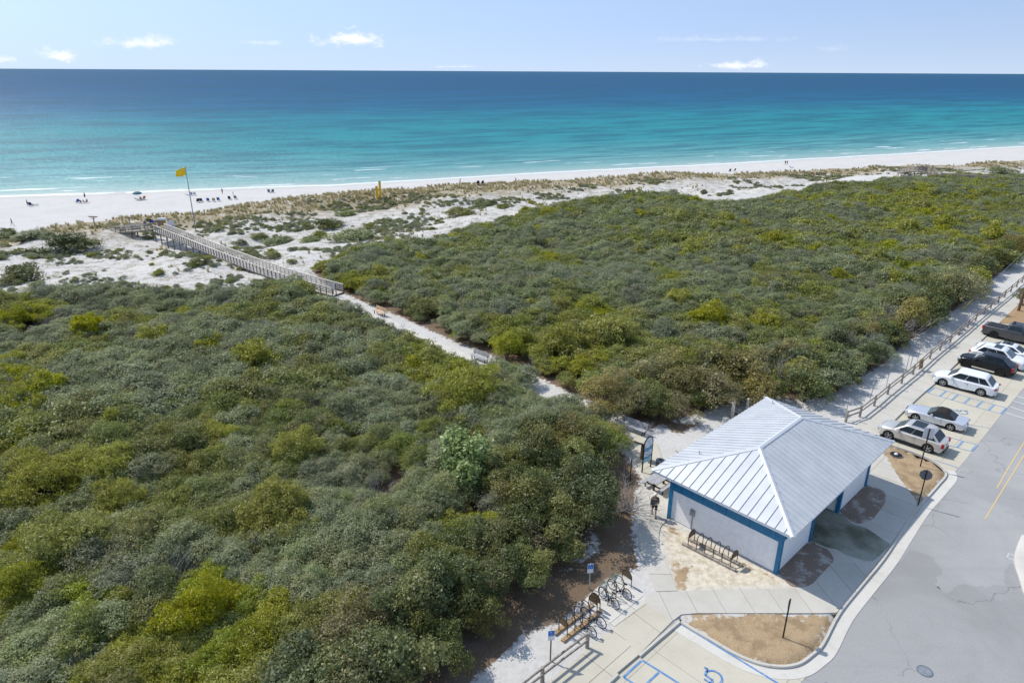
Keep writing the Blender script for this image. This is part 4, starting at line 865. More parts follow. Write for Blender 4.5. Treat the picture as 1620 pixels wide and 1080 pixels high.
def where(px, py):
    k = min(LAND, key=lambda l: math.hypot(px - l[0][0], (py - l[0][1]) * 1.4)); dx, dy = px - k[0][0], py - k[0][1]
    side = ('right of' if dx > 0 else 'left of') if abs(dx) > abs(dy) * 1.2 else ('below' if dy > 0 else 'beyond'); d = math.hypot(dx, dy)
    return ('just ' if d < 55 else ('well ' if d > 190 else '')) + side + ' ' + k[1]
ORD = ['', 'second ', 'third ', 'fourth ', 'fifth ', 'sixth ', 'seventh ', 'eighth ', 'ninth ', 'tenth ', 'eleventh ', 'twelfth ']
def uniq(kind, px, py):
    w_ = where(px, py); key = kind + w_; n = USED.get(key, 0); USED[key] = n + 1
    return f"{ORD[min(n, 11)]}{kind} {w_}".strip()
def shrub(name, kind, p, sc, i, label, group, cat='shrub', sz=None, trunk=True):
    z = hz(p); o = empty(name, (p[0], p[1], z - 0.03), random.uniform(0, 6.28), label, cat, group)
    c_ = link('crown', crown(kind, (p[0], p[1], z), i), o); c_.scale = (sc, sc, sz or sc)
    if trunk:
        t_ = link('trunk', TRUNK[i % 4], o); t_.scale = (sc, sc, (sz or sc))
    return o
taken = []
def place_list(lst, name, kind, kindtxt, group, zc=1.5, minsc=.5, squash=1.0, rad=1.5, zmul=1.0):
    for i, (px, py, wpx) in enumerate(lst):
        p = P(px, py, zc); dep = PX(p.x, p.y, zc)[2]; r = wpx / 2 * dep / F_PX; sc = max(r / rad, minsc); q = P(px, py, zc * min(sc, 1.5)); taken.append((q.x, q.y, r * .75))
        shrub(name, kind, q, sc, i, uniq(kindtxt, px, py), group, sz=(sc * squash if sc < 1.3 else sc ** .6 * 1.12) * zmul)
place_list(PINES, 'yellow_green_shrub', 'pine', 'bright yellow-green shrub', 'yellow-green shrubs in the scrub', 2.2, minsc=.6, squash=1.0, rad=1.35, zmul=1.3)
place_list(DARKS, 'dark_evergreen', 'dark', 'tall dark evergreen', 'dark evergreens along the edge of the scrub', 2.6, rad=1.9)
place_list(BROWNS, 'tawny_shrub', 'brown', 'tawny olive shrub', 'tawny shrubs in the scrub', 1.9, rad=1.8)
place_list(EDGE_D, 'hedge_tree', 'dark', 'dark green bushy tree', 'dark trees along the sandy strip', 2.0, rad=1.9)
place_list([(800, 588, 56), (826, 601, 58), (905, 646, 66), (938, 664, 66), (966, 682, 56), (922, 656, 60), (886, 638, 50), (786, 582, 44), (812, 596, 54), (556, 497, 30), (630, 531, 30), (700, 566, 34), (745, 580, 34)], 'path_shrub', 'oak', 'low shrub overhanging sandy path', 'shrubs leaning over the sandy path', 1.2, rad=1.9, minsc=.5)
gl = P(738, 715, 3.0); shrub('broadleaf_tree', 'gloss', gl, 1.35, 0, 'glossy broad-leaved tree with large pale leaves among the scrub', None, 'tree'); taken.append((gl.x, gl.y, 1.6))
bt = P(985, 800, .5); tw = empty('bare_shrub', (bt.x, bt.y, hz(bt)), .4, 'leafless grey shrub beside the garden path', 'shrub'); q = link('branches', CR['twig0'][0], tw); q.scale = (1.3, 1.3, .75)
# the thicket itself
pts = []
for poly, st, sd_ in ((L_THICK, 1.62, 11), (R_THICK, 1.75, 12)):
    X, Y = scatter(poly, st, sd_)
    for x, y in zip(X, Y): pts.append((x, y))
pts = np.array(pts)
dd = np.hypot(pts[:, 0], pts[:, 1]); pts = pts[(pts[:, 0] > -95) & (pts[:, 0] < 175) & (pts[:, 1] > 12)]
inn = np.minimum(sdist(pts[:, 0], pts[:, 1], L_THICK), sdist(pts[:, 0], pts[:, 1], R_THICK)); pts = pts[inn < -0.55]; inn = inn[inn < -0.55]; k = np.random.default_rng(4).random(len(pts)) > .08; pts = pts[k]; inn = inn[k]
pdist = dseg(pts[:, 0], pts[:, 1], [p + Vector((.25, .2, 0)) for p in PATHC]); k = pdist > 1.75; pts = pts[k]; inn = inn[k]
for (tx, ty, tr) in taken:
    k = np.hypot(pts[:, 0] - tx, pts[:, 1] - ty) > tr * 1.0; pts = pts[k]; inn = inn[k]
g = np.random.default_rng(21); recs = []
ln2 = vnoise(pts[:, 0] + 77, pts[:, 1] + 21, 12) + .55 * vnoise(pts[:, 0] + 5, pts[:, 1] + 60, 4.5); kn = vnoise(pts[:, 0], pts[:, 1], 9) + 0.6 * vnoise(pts[:, 0] + 50, pts[:, 1], 4); hn = vnoise(pts[:, 0] + 9, pts[:, 1] + 3, 11) + .5 * vnoise(pts[:, 0], pts[:, 1], 4.3); Zs = height(pts[:, 0], pts[:, 1])
pd2 = dseg(pts[:, 0], pts[:, 1], PATHC); redge = dseg(pts[:, 0], pts[:, 1], PP([(1010, 660), (1150, 638), (1300, 640), (1412, 588), (1480, 532), (1580, 452), (1635, 408)], .1)); ledge = dseg(pts[:, 0], pts[:, 1], PP([(965, 765), (950, 890), (800, 990), (700, 1110)], .1))
LIME_PATCH = [(60, 735, 120), (110, 830, 110), (330, 985, 130), (432, 785, 75), (468, 690, 60), (330, 680, 60), (740, 602, 60), (930, 520, 90), (1090, 470, 90), (1130, 350, 80), (400, 553, 50), (20, 625, 70), (1450, 360, 90), (1240, 400, 70), (820, 860, 90), (160, 660, 70)]
for i in range(len(pts)):
    x, y = pts[i]; r_ = g.random(); px, py, dep = PX(x, y, Zs[i] + 1.8)
    ln2[i] += max(0.38 * (1 - (math.hypot(px - a, (py - b_) * 1.3) / r2) ** 2) for a, b_, r2 in LIME_PATCH) if any(math.hypot(px - a, (py - b_) * 1.3) < r2 for a, b_, r2 in LIME_PATCH) else -0.06
    kind = 'oak'
    if kn[i] > 0.15: kind = 'olive'
    elif kn[i] < -0.33: kind = 'grey'
    if ln2[i] > .25: kind = 'lime' if r_ < .55 else 'pine'
    elif ln2[i] > .15 and r_ < .6: kind = 'lime'
    if r_ < .05: kind = 'olive'
    if r_ > .962: kind = 'twig'
    if redge[i] < 6 and r_ < .55: kind = ('olive', 'brown', 'dark', 'twig')[int(g.integers(4))]
    if ledge[i] < 6 and r_ < .7: kind = ('olive', 'dark', 'dark', 'brown')[int(g.integers(4))]
    if y > 95 and r_ > .92: kind = 'pine'
    sc = min(max(1.0 + 0.62 * hn[i] + g.uniform(-.12, .12), .55), 1.6); sc *= 0.62 + 0.38 * sst(0.3, 4.5, pd2[i])
    if redge[i] < 7: sc *= 1.0 + 0.35 * (1 - redge[i] / 7)
    if ledge[i] < 9: sc *= 1.0 + 0.22 * (1 - ledge[i] / 9)
    edge_out = 1 - 0.35 * (1 - sst(.5, 3, -inn[i])) * (redge[i] > 6) * (ledge[i] > 6); sc *= edge_out
    recs.append((x, y, Zs[i], kind, max(sc, .4), g.uniform(0, 6.28), dep, -300 < px < 1900 and -100 < py < 1250, px, py))
inview = [r for r in recs if 0 <= r[8] <= 1620 and 240 < r[9] < 1100]
inview.sort(key=lambda r: -r[4] / r[6])
KTXT = {'oak': ('scrub_oak', 'rounded grey-green scrub oak', 'scrub oaks packed into the thicket'), 'olive': ('olive_shrub', 'olive-green leafy shrub', 'olive shrubs packed into the thicket'), 'grey': ('silvery_shrub', 'silvery grey-green shrub', 'silvery shrubs packed into the thicket'), 'twig': ('bare_shrub', 'leafless grey twiggy shrub', 'bare shrubs in the thicket'), 'brown': ('tawny_shrub', 'tawny olive shrub', 'tawny shrubs in the scrub'), 'dark': ('dark_evergreen', 'dark evergreen shrub', 'dark evergreens along the edge of the scrub'), 'lime': ('lime_shrub', 'lime-tinged green shrub', 'lime-tinged shrubs in the thicket'), 'pine': ('yellow_green_shrub', 'small yellow-green shrub', 'yellow-green shrubs in the scrub')}
solo = set(); cnt = {}
for r in inview:
    lim = 230 if r[3] == 'oak' else 60
    if cnt.get(r[3], 0) < lim: cnt[r[3]] = cnt.get(r[3], 0) + 1; solo.add(id(r))
for i, r in enumerate(recs):
    if id(r) not in solo: continue
    nm, tx, grp = KTXT[r[3]]; zone = where(r[8], r[9])
    o = empty(nm, (r[0], r[1], r[2] - .03), r[5], f'{tx} in thicket {zone}', 'shrub', grp)
    c_ = link('branches' if r[3] == 'twig' else 'crown', crown(r[3], r[:3], i), o); c_.scale = (r[4], r[4], r[4] * random.uniform(.95, 1.15))
    if r[3] != 'twig': t_ = link('trunk', TRUNK[i % 4], o); t_.scale = (r[4],) * 3
def gn_scatter(name, P3, rot, scl, idxs, meshes, label=None, cat=None):
    """one object whose points carry copies of a few plant meshes"""
    me = bpy.data.meshes.new(name); me.from_pydata([tuple(p) for p in P3], [], [])
    a = me.attributes.new('rotz', 'FLOAT', 'POINT'); a.data.foreach_set('value', np.asarray(rot, np.float32))
    a = me.attributes.new('scl', 'FLOAT', 'POINT'); a.data.foreach_set('value', np.asarray(scl, np.float32))
    a = me.attributes.new('pick', 'INT', 'POINT'); a.data.foreach_set('value', np.asarray(idxs, np.int32))
    o = link(name, me); o['kind'] = 'stuff'; tag(o, label, cat)
    ng = bpy.data.node_groups.new(name, 'GeometryNodeTree'); ng.interface.new_socket('Geometry', in_out='INPUT', socket_type='NodeSocketGeometry'); ng.interface.new_socket('Geometry', in_out='OUTPUT', socket_type='NodeSocketGeometry')
    nd = ng.nodes; gi = nd.new('NodeGroupInput'); go = nd.new('NodeGroupOutput'); l = ng.links
    def na(nm, ty): n_ = nd.new('GeometryNodeInputNamedAttribute'); n_.data_type = ty; n_.inputs[0].default_value = nm; return n_.outputs[0]
    sel_src = na('pick', 'INT'); cmb = nd.new('ShaderNodeCombineXYZ'); l.new(na('rotz', 'FLOAT'), cmb.inputs[2]); er = nd.new('FunctionNodeEulerToRotation'); l.new(cmb.outputs[0], er.inputs[0]); sc_ = na('scl', 'FLOAT')
    join = nd.new('GeometryNodeJoinGeometry')
    for k, src in enumerate(meshes):
        oi = nd.new('GeometryNodeObjectInfo'); oi.transform_space = 'ORIGINAL'; oi.inputs[0].default_value = src; oi.inputs[1].default_value = True
        cp = nd.new('FunctionNodeCompare'); cp.data_type = 'INT'; cp.operation = 'EQUAL'; l.new(sel_src, cp.inputs[2]); cp.inputs[3].default_value = k
        ip = nd.new('GeometryNodeInstanceOnPoints'); l.new(gi.outputs[0], ip.inputs['Points']); l.new(cp.outputs[0], ip.inputs['Selection']); l.new(oi.outputs['Geometry'], ip.inputs['Instance']); l.new(er.outputs[0], ip.inputs['Rotation']); l.new(sc_, ip.inputs['Scale'])
        l.new(ip.outputs[0], join.inputs[0])
    l.new(join.outputs[0], go.inputs[0]); md = o.modifiers.new('scatter', 'NODES'); md.node_group = ng
    return o
# the rest of the thicket reads as one mass; its plants are copies of meshes that stand in the scene
SRC = {}
for ob in list(C.objects):
    if ob.type == 'MESH' and ob.data.name not in SRC: SRC[ob.data.name] = ob
rest = [r for r in recs if id(r) not in solo]
ml = []; mi_ = []
for i, r in enumerate(rest):
    m_ = crown(r[3], r[:3], i)
    if m_ not in ml: ml.append(m_)
    mi_.append(ml.index(m_))
missing = [m_ for m_ in ml if m_.name not in SRC]
for k, m_ in enumerate(missing):      # a plant mesh no single shrub uses yet: stand one such shrub in the thicket
    j = next(i for i, r in enumerate(rest) if ml[mi_[i]] is m_); r = rest[j]; nm, tx, grp = KTXT[r[3]]
    o = empty(nm, (r[0], r[1], r[2] - .03), r[5], f'{tx} in thicket {where(r[8], r[9])}', 'shrub', grp); c_ = link('branches' if r[3] == 'twig' else 'crown', m_, o); c_.scale = (r[4],) * 3; SRC[m_.name] = c_
gn_scatter('scrub_thicket', [(r[0], r[1], r[2] - .03) for r in rest], [r[5] for r in rest], [r[4] for r in rest], mi_, [SRC[m_.name] for m_ in ml])
print('thicket', len(recs), 'solo', len(solo), 'missing', len(missing))

# ------------------------------------------------------------------ dunes: bushes, grasses, ground cover
DUNE_BUSH = [(35, 436, 74, 'dark'), (105, 384, 76, 'dark'), (50, 372, 46, 'oak'), (12, 366, 26, 'dark'), (2, 372, 30, 'oak'), (252, 432, 20, 'pine'), (316, 414, 26, 'olive'), (433, 404, 22, 'olive'), (430, 398, 16, 'pine'), (462, 414, 14, 'olive'), (512, 354, 42, 'dark'), (545, 338, 26, 'olive'), (530, 352, 30, 'oak'), (605, 349, 24, 'olive'), (556, 371, 54, 'oak'), (585, 357, 14, 'pine'), (507, 372, 24, 'pine'), (733, 336, 38, 'olive'), (643, 385, 28, 'olive'), (616, 381, 17, 'olive'), (674, 384, 16, 'olive'), (703, 386, 18, 'pine'), (780, 321, 22, 'dark'), (798, 325, 22, 'olive'), (842, 321, 13, 'pine'), (854, 325, 13, 'pine'), (832, 333, 20, 'pine'), (905, 336, 12, 'pine'), (928, 331, 8, 'pine'), (490, 378, 30, 'oak'), (440, 380, 40, 'oak'), (410, 372, 26, 'oak'), (265, 455, 14, 'pine'), (285, 458, 14, 'pine'), (318, 452, 14, 'olive'), (276, 466, 16, 'pine'), (240, 418, 10, 'pine'), (146, 404, 16, 'pine'), (30, 396, 12, 'olive'), (1250, 303, 26, 'pine'), (1095, 316, 10, 'dark'), (1113, 305, 12, 'dark'), (1154, 303, 8, 'dark'), (1576, 270, 36, 'oak'), (620, 322, 14, 'oak'), (760, 318, 14, 'oak'), (380, 384, 18, 'oak'), (300, 402, 14, 'pine'), (330, 408, 14, 'pine'), (1010, 312, 10, 'pine'), (1442, 288, 36, 'oak'), (1468, 287, 36, 'oak'), (60, 450, 20, 'oak')]
def on_ground(px, py):
    z = 0.0
    for _ in range(14): q = P(px, py, z); z = 0.5 * z + 0.5 * hz(q)
    return Vector((q.x, q.y, hz(q)))
DTXT = {'dark': 'dark green dune bush', 'oak': 'grey-green dune bush', 'olive': 'olive dune bush', 'pine': 'bright yellow-green dune bush'}
for i, (px, py, wpx, kd) in enumerate(DUNE_BUSH):
    p = on_ground(px, py + wpx * .12); dep = PX(p.x, p.y, p.z)[2]; r = wpx / 2 * dep / F_PX; sc = r / 1.6
    o = empty('dune_bush', p + Vector((0, 0, -.05)), i * 1.3, uniq(DTXT[kd], px, py), 'bush', 'bushes scattered over the dunes'); c_ = link('crown', crown(kd, p, i), o); c_.scale = (sc, sc, sc * .55 if sc > .9 else sc * .8); c_.location = (0, 0, (-.6 if kd == 'dark' else -.35) * sc)
    t_ = link('trunk', TRUNK[i % 4], o); t_.scale = (sc, sc, sc * .7)
def tuft_mesh(name, mat, n, h, seed, spread=.35, w_=.02):
    g = np.random.default_rng(seed); v = []; f = []; tn = []
    for i in range(n):
        a = g.uniform(0, 6.283); r = g.uniform(0, spread * .4); b_ = np.array([r * math.cos(a), r * math.sin(a), 0]); a2 = g.uniform(0, 6.283); L = h * g.uniform(.5, 1.1); tip = b_ + np.array([math.cos(a2) * spread * g.uniform(.3, 1), math.sin(a2) * spread * g.uniform(.3, 1), L]); md = (b_ + tip) / 2 + np.array([0, 0, L * .12]); s_ = np.array([-math.sin(a2), math.cos(a2), 0]) * w_
        k = len(v); v += [b_ - s_, b_ + s_, md + s_ * .8, tip, md - s_ * .8]; f += [(k, k + 1, k + 2, k + 4), (k + 4, k + 2, k + 3)]; tn += [g.random()] * 5
    me = bpy.data.meshes.new(name); me.from_pydata([tuple(x) for x in v], [], f); setattrf(me, 'tint', tn); setattrf(me, 'lobe', np.full(len(v), g.random())); me.materials.append(MATS[mat]); return me
TUFTS = [tuft_mesh('grass_tuft', 'grass_tan', 26, .75, 40 + i, .5, .03) for i in range(4)]
g = np.random.default_rng(55)
xr = g.uniform(-120, 210, 85000); yr = g.uniform(60, 275, 85000); f_ = (yr - Yedge(xr)) / np.maximum(Ycrest(xr) - Yedge(xr), 1)
nzz = vnoise(xr, yr, 8) + .7 * vnoise(xr, yr, 3); prob = sst(.66, .9, f_) * (1 - sst(1.02, 1.12, f_)) * sst(-.45, .05, nzz) + .22 * sst(.05, .3, f_) * (1 - sst(.6, .8, f_)) * sst(.0, .5, nzz)
BARE = PP([(1262, 304), (1300, 287), (1345, 279), (1395, 277), (1422, 282), (1420, 296), (1350, 299), (1300, 306)], -.8) ; BARE2 = PP([(1120, 318), (1180, 305), (1250, 303), (1240, 318), (1190, 334)], -.5)
k = (g.random(85000) < prob) & ~inpoly(xr, yr, BARE) & ~inpoly(xr, yr, BARE2) & (dseg(xr, yr, BW) > 1.4); xr, yr = xr[k], yr[k]; zr_ = height(xr, yr) - .02
src_t = []
for i in range(4):
    p = (xr[i * 7], yr[i * 7], zr_[i * 7]); o = tag(link('grass_clump', TUFTS[i], None, p), uniq('tan dune grass clump', *PX(*p)[:2]), 'grass', 'tan grass clumps on the dunes'); o.scale = (1.3,) * 3; src_t.append(o)
gn_scatter('dune_grass', np.stack([xr, yr, zr_], 1), g.uniform(0, 6.28, len(xr)), g.uniform(.5, 1.1, len(xr)), g.integers(0, 4, len(xr)), src_t)
xc = g.uniform(-120, 200, 70000); yc_ = g.uniform(60, 250, 70000); f_ = (yc_ - Yedge(xc)) / np.maximum(Ycrest(xc) - Yedge(xc), 1); nzz = vnoise(xc + 13, yc_, 11) + .8 * vnoise(xc, yc_ + 5, 4)
k = (g.random(70000) < sst(-.02, .06, f_) * (1 - sst(.8, .97, f_)) * sst(-.02, .5, nzz) * 1.0) & ~inpoly(xc, yc_, BARE) & ~(inpoly(xc, yc_, BARE2) & (nzz < .4)) & (dseg(xc, yc_, BW) > 1.3); xc, yc_ = xc[k], yc_[k]
srcs = [SRC[CR[q][0].name] for q in ('oak2', 'olive2', 'grey1') if CR[q][0].name in SRC]
kx = np.where(g.random(len(xc)) < .55, len(srcs) - 1, g.integers(0, len(srcs), len(xc)))
sc_ = g.uniform(.10, .38, len(xc)) * (1 + sst(.2, .7, vnoise(xc, yc_, 6)))
gn_scatter('dune_ground_cover', np.stack([xc, yc_, height(xc, yc_) - .75 * sc_], 1), g.uniform(0, 6.28, len(xc)), sc_, kx, srcs)
print('grass', len(xr), 'cover', len(xc))

# ------------------------------------------------------------------ boardwalk over the dunes
def boardwalk(name, label, pts, width, zsupport, post_gap=1.05, mats=('wood_pale', 'wood_dark', 'wood_pale'), rails=4, rh=1.05):
    root = empty(name, pts[0], 0, label, 'boardwalk'); o_ = Vector(pts[0]); pts = [Vector(p) - o_ for p in pts]
    pl = smooth_line(pts, 5); L = side_off(pl, -width / 2); Rr = side_off(pl, width / 2)
    seglen = [0]
    for i in range(1, len(pl)): seglen.append(seglen[-1] + (pl[i] - pl[i - 1]).length)
    tot_ = seglen[-1]
    def at(line, s_):
        for i in range(len(line) - 1):
            if s_ <= seglen[i + 1] + 1e-6: return line[i].lerp(line[i + 1], (s_ - seglen[i]) / max(seglen[i + 1] - seglen[i], 1e-6))
        return line[-1]
    mb = MB(); nb = int(tot_ / .16)
    for k in range(nb):
        s_ = (k + .5) * tot_ / nb; a, b_ = at(L, s_), at(Rr, s_); mb.bar(a + (a - b_) * .03, b_ + (b_ - a) * .03, .13, .04)
    d_ = mb.build('deck_boards', MATS[mats[0]], root); d_['kind'] = 'stuff'
    npost = int(tot_ / post_gap)
    pm = None
    for sd_, line in ((0, L), (1, Rr)):
        mb = MB()
        for i in range(len(line) - 1): mb.bar(line[i] - Vector((0, 0, .12)), line[i + 1] - Vector((0, 0, .12)), .05, .2)
        mb.build('stringer', MATS[mats[1]], root)
        for k in range(npost + 1):
            p = at(line, min(k * post_gap, tot_))
            if pm is None:
                m_ = MB(); m_.box((0, 0, rh / 2 - .1), (.1, .1, rh + .2)); pm = m_.mesh('post', MATS[mats[1]])
            link('post', pm, root, p)
        for r_ in range(rails):
            z = rh - .06 - r_ * (rh - .14) / rails
            for s0 in np.arange(0, tot_ - .2, 4.2):
                s1 = min(s0 + 4.18, tot_); ps_ = [at(line, s0 + (s1 - s0) * q_ / 4) + Vector((0, 0, z)) for q_ in range(5)]; mb = MB(); off = (at(L if sd_ else Rr, s0) - at(line, s0)).normalized() * .065
                for q_ in range(4): mb.bar(ps_[q_] + off, ps_[q_ + 1] + off, .035, .13)
                mb.build('rail', MATS[mats[2]], root)
        for s0 in np.arange(0, tot_ - .2, 4.2):
            s1 = min(s0 + 4.18, tot_); mb = MB(); ps_ = [at(line, s0 + (s1 - s0) * q_ / 4) + Vector((0, 0, rh + .03)) for q_ in range(5)]
            for q_ in range(4): mb.bar(ps_[q_], ps_[q_ + 1], .15, .04)
            mb.build('cap_rail', MATS[mats[2]], root)
        for s0 in np.arange(1.5, tot_, 3.0):
            p = at(line, s0); zg = hz(p + o_) - o_.z
            if p.z - zg > .25: mb = MB(); mb.tube([(p.x, p.y, zg - .3), (p.x, p.y, p.z - .05)], .11, 7); mb.build('piling', MATS['wood_dark'], root)
    return root
def ctr(pix, w_, sgn):
    near_ = [P(a, b_, z) for a, b_, z in pix]; o_ = side_off(near_, w_ / 2 * sgn); return o_
bwn = [(526, 468, .3), (483, 456, .45), (417, 434.5, .45), (333, 402, .1), (289, 383.5, -.1), (243, 365, -.3)]
BWC = ctr(bwn, 2.0, 1) if ctr(bwn, 2.0, 1)[2].y > P(417, 434.5, .3).y else ctr(bwn, 2.0, -1)
boardwalk('boardwalk', 'weathered timber boardwalk with rails crossing the white dunes', BWC, 2.0, True)
e0 = BWC[-1]; e1 = P(208, 365, -.9); e2 = P(176, 368, -1.9)
land_dir = (BWC[-1] - BWC[-2]).normalized()
boardwalk('beach_ramp', 'grey timber ramp running left from the boardwalk landing to the beach', [e0 + land_dir * .6 + Vector((-1.2, .3, 0)), e0.lerp(e1, .5) + Vector((0, .8, 0)), e1, e2], 1.6, True, 1.4, ('wood_grey', 'wood_grey', 'wood_pale'), 2)
fr = [P(1425, 275, -.6), P(1444, 270.5, 1.6), P(1469, 272.5, 1.6), P(1482, 280, .9), P(1540, 285, 1.4), P(1620, 291, 1.6), P(1700, 297, 1.6)]
boardwalk('dune_walkover', 'distant grey dune walkover with a raised hump at far right', fr, 1.8, True, 1.8, ('wood_grey', 'wood_dark', 'wood_grey'), 4, 1.2)
# sun shelter / sign box on the landing
bx = P(257, 357, -.3); mb = MB(); mb.box((0, 0, 1.25), (1.5, .5, .35)); hb = MB(); o = empty('landing_sign', bx, .1, 'white sign board standing at the boardwalk landing', 'sign'); mb.build('board', MATS['sign_white'], o)
for s_ in (-.5, .5): mb = MB(); mb.box((s_, 0, .5), (.09, .09, 1.2)); mb.build('post', MATS['wood_dark'], o)

# ------------------------------------------------------------------ flag, markers, beach signs
fp = on_ground(310, 366); o = empty('flagpole', fp, 0, 'tall leaning-looking white pole flying the yellow flag', 'flagpole')
mb = MB(); mb.tube([(0, 0, -.3), (0, 0, 6), (0, 0, 12.5)], [.1, .085, .06], 10); mb.build('pole', MATS['galv'], o); mb = MB(); mb.lathe([(0, .16), (.09, .1), (.12, 0), (.09, -.1), (0, -.14)], 10, (0, 0, 12.62)); mb.build('finial', MATS['chrome'], o)
mb = MB(); mb.box((.16, 0, 1.5), (.2, .16, .5)); mb.build('cleat_box', MATS['sign_white'], o)
o['label'] = 'tall grey flagpole on the dune beside the boardwalk'
vs = []; fs = []; nxx, nyy = 14, 8
for j in range(nyy + 1):
    for i in range(nxx + 1):
        a, b_ = i / nxx, j / nyy; xl = -a * 2.0; zt = 12.35 - a * .75; zb_ = 10.95 - a * .35 - .2 * math.sin(a * 3) + (.0); z = zt * (1 - b_) + zb_ * b_; vs.append((xl - .06, .16 * math.sin(a * 8 + b_ * 2) * a ** .5 + .06 * math.sin(b_ * 7) * a, z))
fs = [(j * (nxx + 1) + i, j * (nxx + 1) + i + 1, (j + 1) * (nxx + 1) + i + 1, (j + 1) * (nxx + 1) + i) for j in range(nyy) for i in range(nxx)]
mb = MB(); mb.add(vs, fs); me = mb.mesh('flag', MATS['flag_yellow'], 60, fixn=False); fl = tag(link('flag', me, None, fp), 'yellow beach warning flag blowing left from the flagpole', 'flag'); md = fl.modifiers.new('thick', 'SOLIDIFY'); md.thickness = .012
for px, py, h_, lb in ((597, 315, 3.0, 'shorter yellow marker post on the foredune, left of its pair'), (602, 313, 3.9, 'taller yellow marker post on the foredune, right of its pair')):
    p = on_ground(px, py); p.z = hz(p); mb = MB(); mb.box((0, 0, h_ / 2 - .2), (.55, .2, h_ + .4)); o = mb.build('marker_post', MATS['pole_yellow'], None, None, p); tag(o, lb, 'post', 'yellow marker posts'); mb = MB(); mb.box((0, 0, h_ + .05), (.6, .25, .1)); mb.build('cap', MATS['wood_dark'], o)
def beach_pt(px, py): return on_ground(px, py)
for px, py, lb in ((151, 356, 'left sand-coloured shower stand on the beach with flat top'), (207, 357, 'right wooden stand on the beach with flat slanted top')):
    p = beach_pt(px, py + 4); o = empty('beach_stand', p, .4, lb, 'stand', 'flat-topped stands at the beach'); mb = MB(); mb.box((0, 0, 1.0), (.16, .16, 2.2)); mb.build('post', MATS['wood_grey'], o); mb = MB(); mb.box((0, 0, 2.12), (1.5, .6, .1), 0, 0, Matrix.Rotation(.12, 3, 'Y')); mb.build('top', MATS['wood_brown'], o)
    mb = MB(); mb.bar((0, 0, 1.6), (.5, 0, 2.08), .08, .08); mb.bar((0, 0, 1.6), (-.5, 0, 2.02), .08, .08); mb.build('brace', MATS['wood_grey'], o)
p = beach_pt(258, 366); o = empty('notice_board', p, .3, 'brown wooden notice board at the back of the beach', 'sign'); mb = MB(); mb.box((0, 0, 1.75), (1.5, .08, 1.1)); mb.build('board', MATS['wood_tan'], o)
for s_ in (-.6, .6): mb = MB(); mb.box((s_, .08, 1.1), (.1, .1, 2.4)); mb.build('post', MATS['wood_brown'], o)
p = beach_pt(273, 367); o = empty('beach_sign', p, .2, 'white and blue arched sign beside the brown notice board', 'sign')
def arch_panel(w_, h_, z0, t_, y0=0.0):
    pts = [(-w_ / 2, z0), (w_ / 2, z0)] + [(w_ / 2 * math.cos(a), z0 + h_ - w_ / 2 + w_ / 2 * math.sin(a)) for a in np.linspace(0, math.pi, 11)]; return [(x, y0, z) for x, z in pts]
mb = MB(); mb.plate(arch_panel(1.2, 2.0, .4, .06), (0, 1, 0), .06); pn = mb.build('panel', MATS['sign_white'], o); mb = MB(); mb.plate([(-.5, -.012, .6), (.5, -.012, .6), (.5, -.012, 1.3), (-.5, -.012, 1.3)], (0, 1, 0), .01); mb.build('picture', MATS['sign_blue'], pn)
for s_ in (-.5, .5): mb = MB(); mb.box((s_, .05, .3), (.08, .08, .9)); mb.build('post', MATS['sign_white'], o)

# ------------------------------------------------------------------ post and rail fences
def fence(name, label, posts, ph, mat_post, mat_rail, rails=(.92, .5), r=.1, z=KT - .03, square=False):
    o0 = Vector(posts[0]); root = empty(name, (o0.x, o0.y, z), 0, label, 'fence'); pts = [Vector((p[0] - o0.x, p[1] - o0.y, 0)) for p in posts]
    for k, p in enumerate(pts):
        mb = MB(); d = pts[min(k + 1, len(pts) - 1)] - pts[max(k - 1, 0)]; mb.box((0, 0, ph / 2 - .15), (r * 2, r * 2, ph + .3), math.atan2(d.y, d.x)); mb.v = [((x * .9, y * .9, zz) if zz > ph - .01 else (x, y, zz)) for x, y, zz in mb.v]
        mb.build('post', MATS[mat_post], root, None, p, (random.uniform(-.02, .02), random.uniform(-.02, .02), 0))
    for k in range(len(pts) - 1):
        for h_ in rails:
            mb = MB(); d = (pts[k + 1] - pts[k]).normalized() * .02; mb.bar(pts[k] + d + Vector((0, 0, h_ + random.uniform(-.02, .02))), pts[k + 1] - d + Vector((0, 0, h_ + random.uniform(-.02, .02))), .06, .13); mb.build('rail', MATS[mat_rail], root)
FP2 = [(1337.7, 667), (1360, 659), (1382.7, 641.7), (1404, 623.5), (1426, 606), (1444, 591.5), (1471, 567), (1487, 554), (1503, 541.7), (1516.7, 530), (1530.7, 518.5), (1543, 507.5), (1556, 497), (1567, 488), (1579, 478.5), (1588.7, 470.5), (1598.7, 462), (1608, 454), (1616.7, 447), (1626, 439), (1636, 431)]
fence('parking_fence', 'long two-rail timber fence along the sandy edge of the parking sidewalk', [P(a, b_, .1) for a, b_ in FP2], 1.05, 'wood_grey', 'wood_grey', r=.075)
fence('walk_fence', 'weathered two-rail timber fence below the bicycle racks', [P(928.6, 1024, .1), P(858, 1079, .1), P(789, 1134, .1)], 1.0, 'wood_grey', 'wood_grey', r=.075)

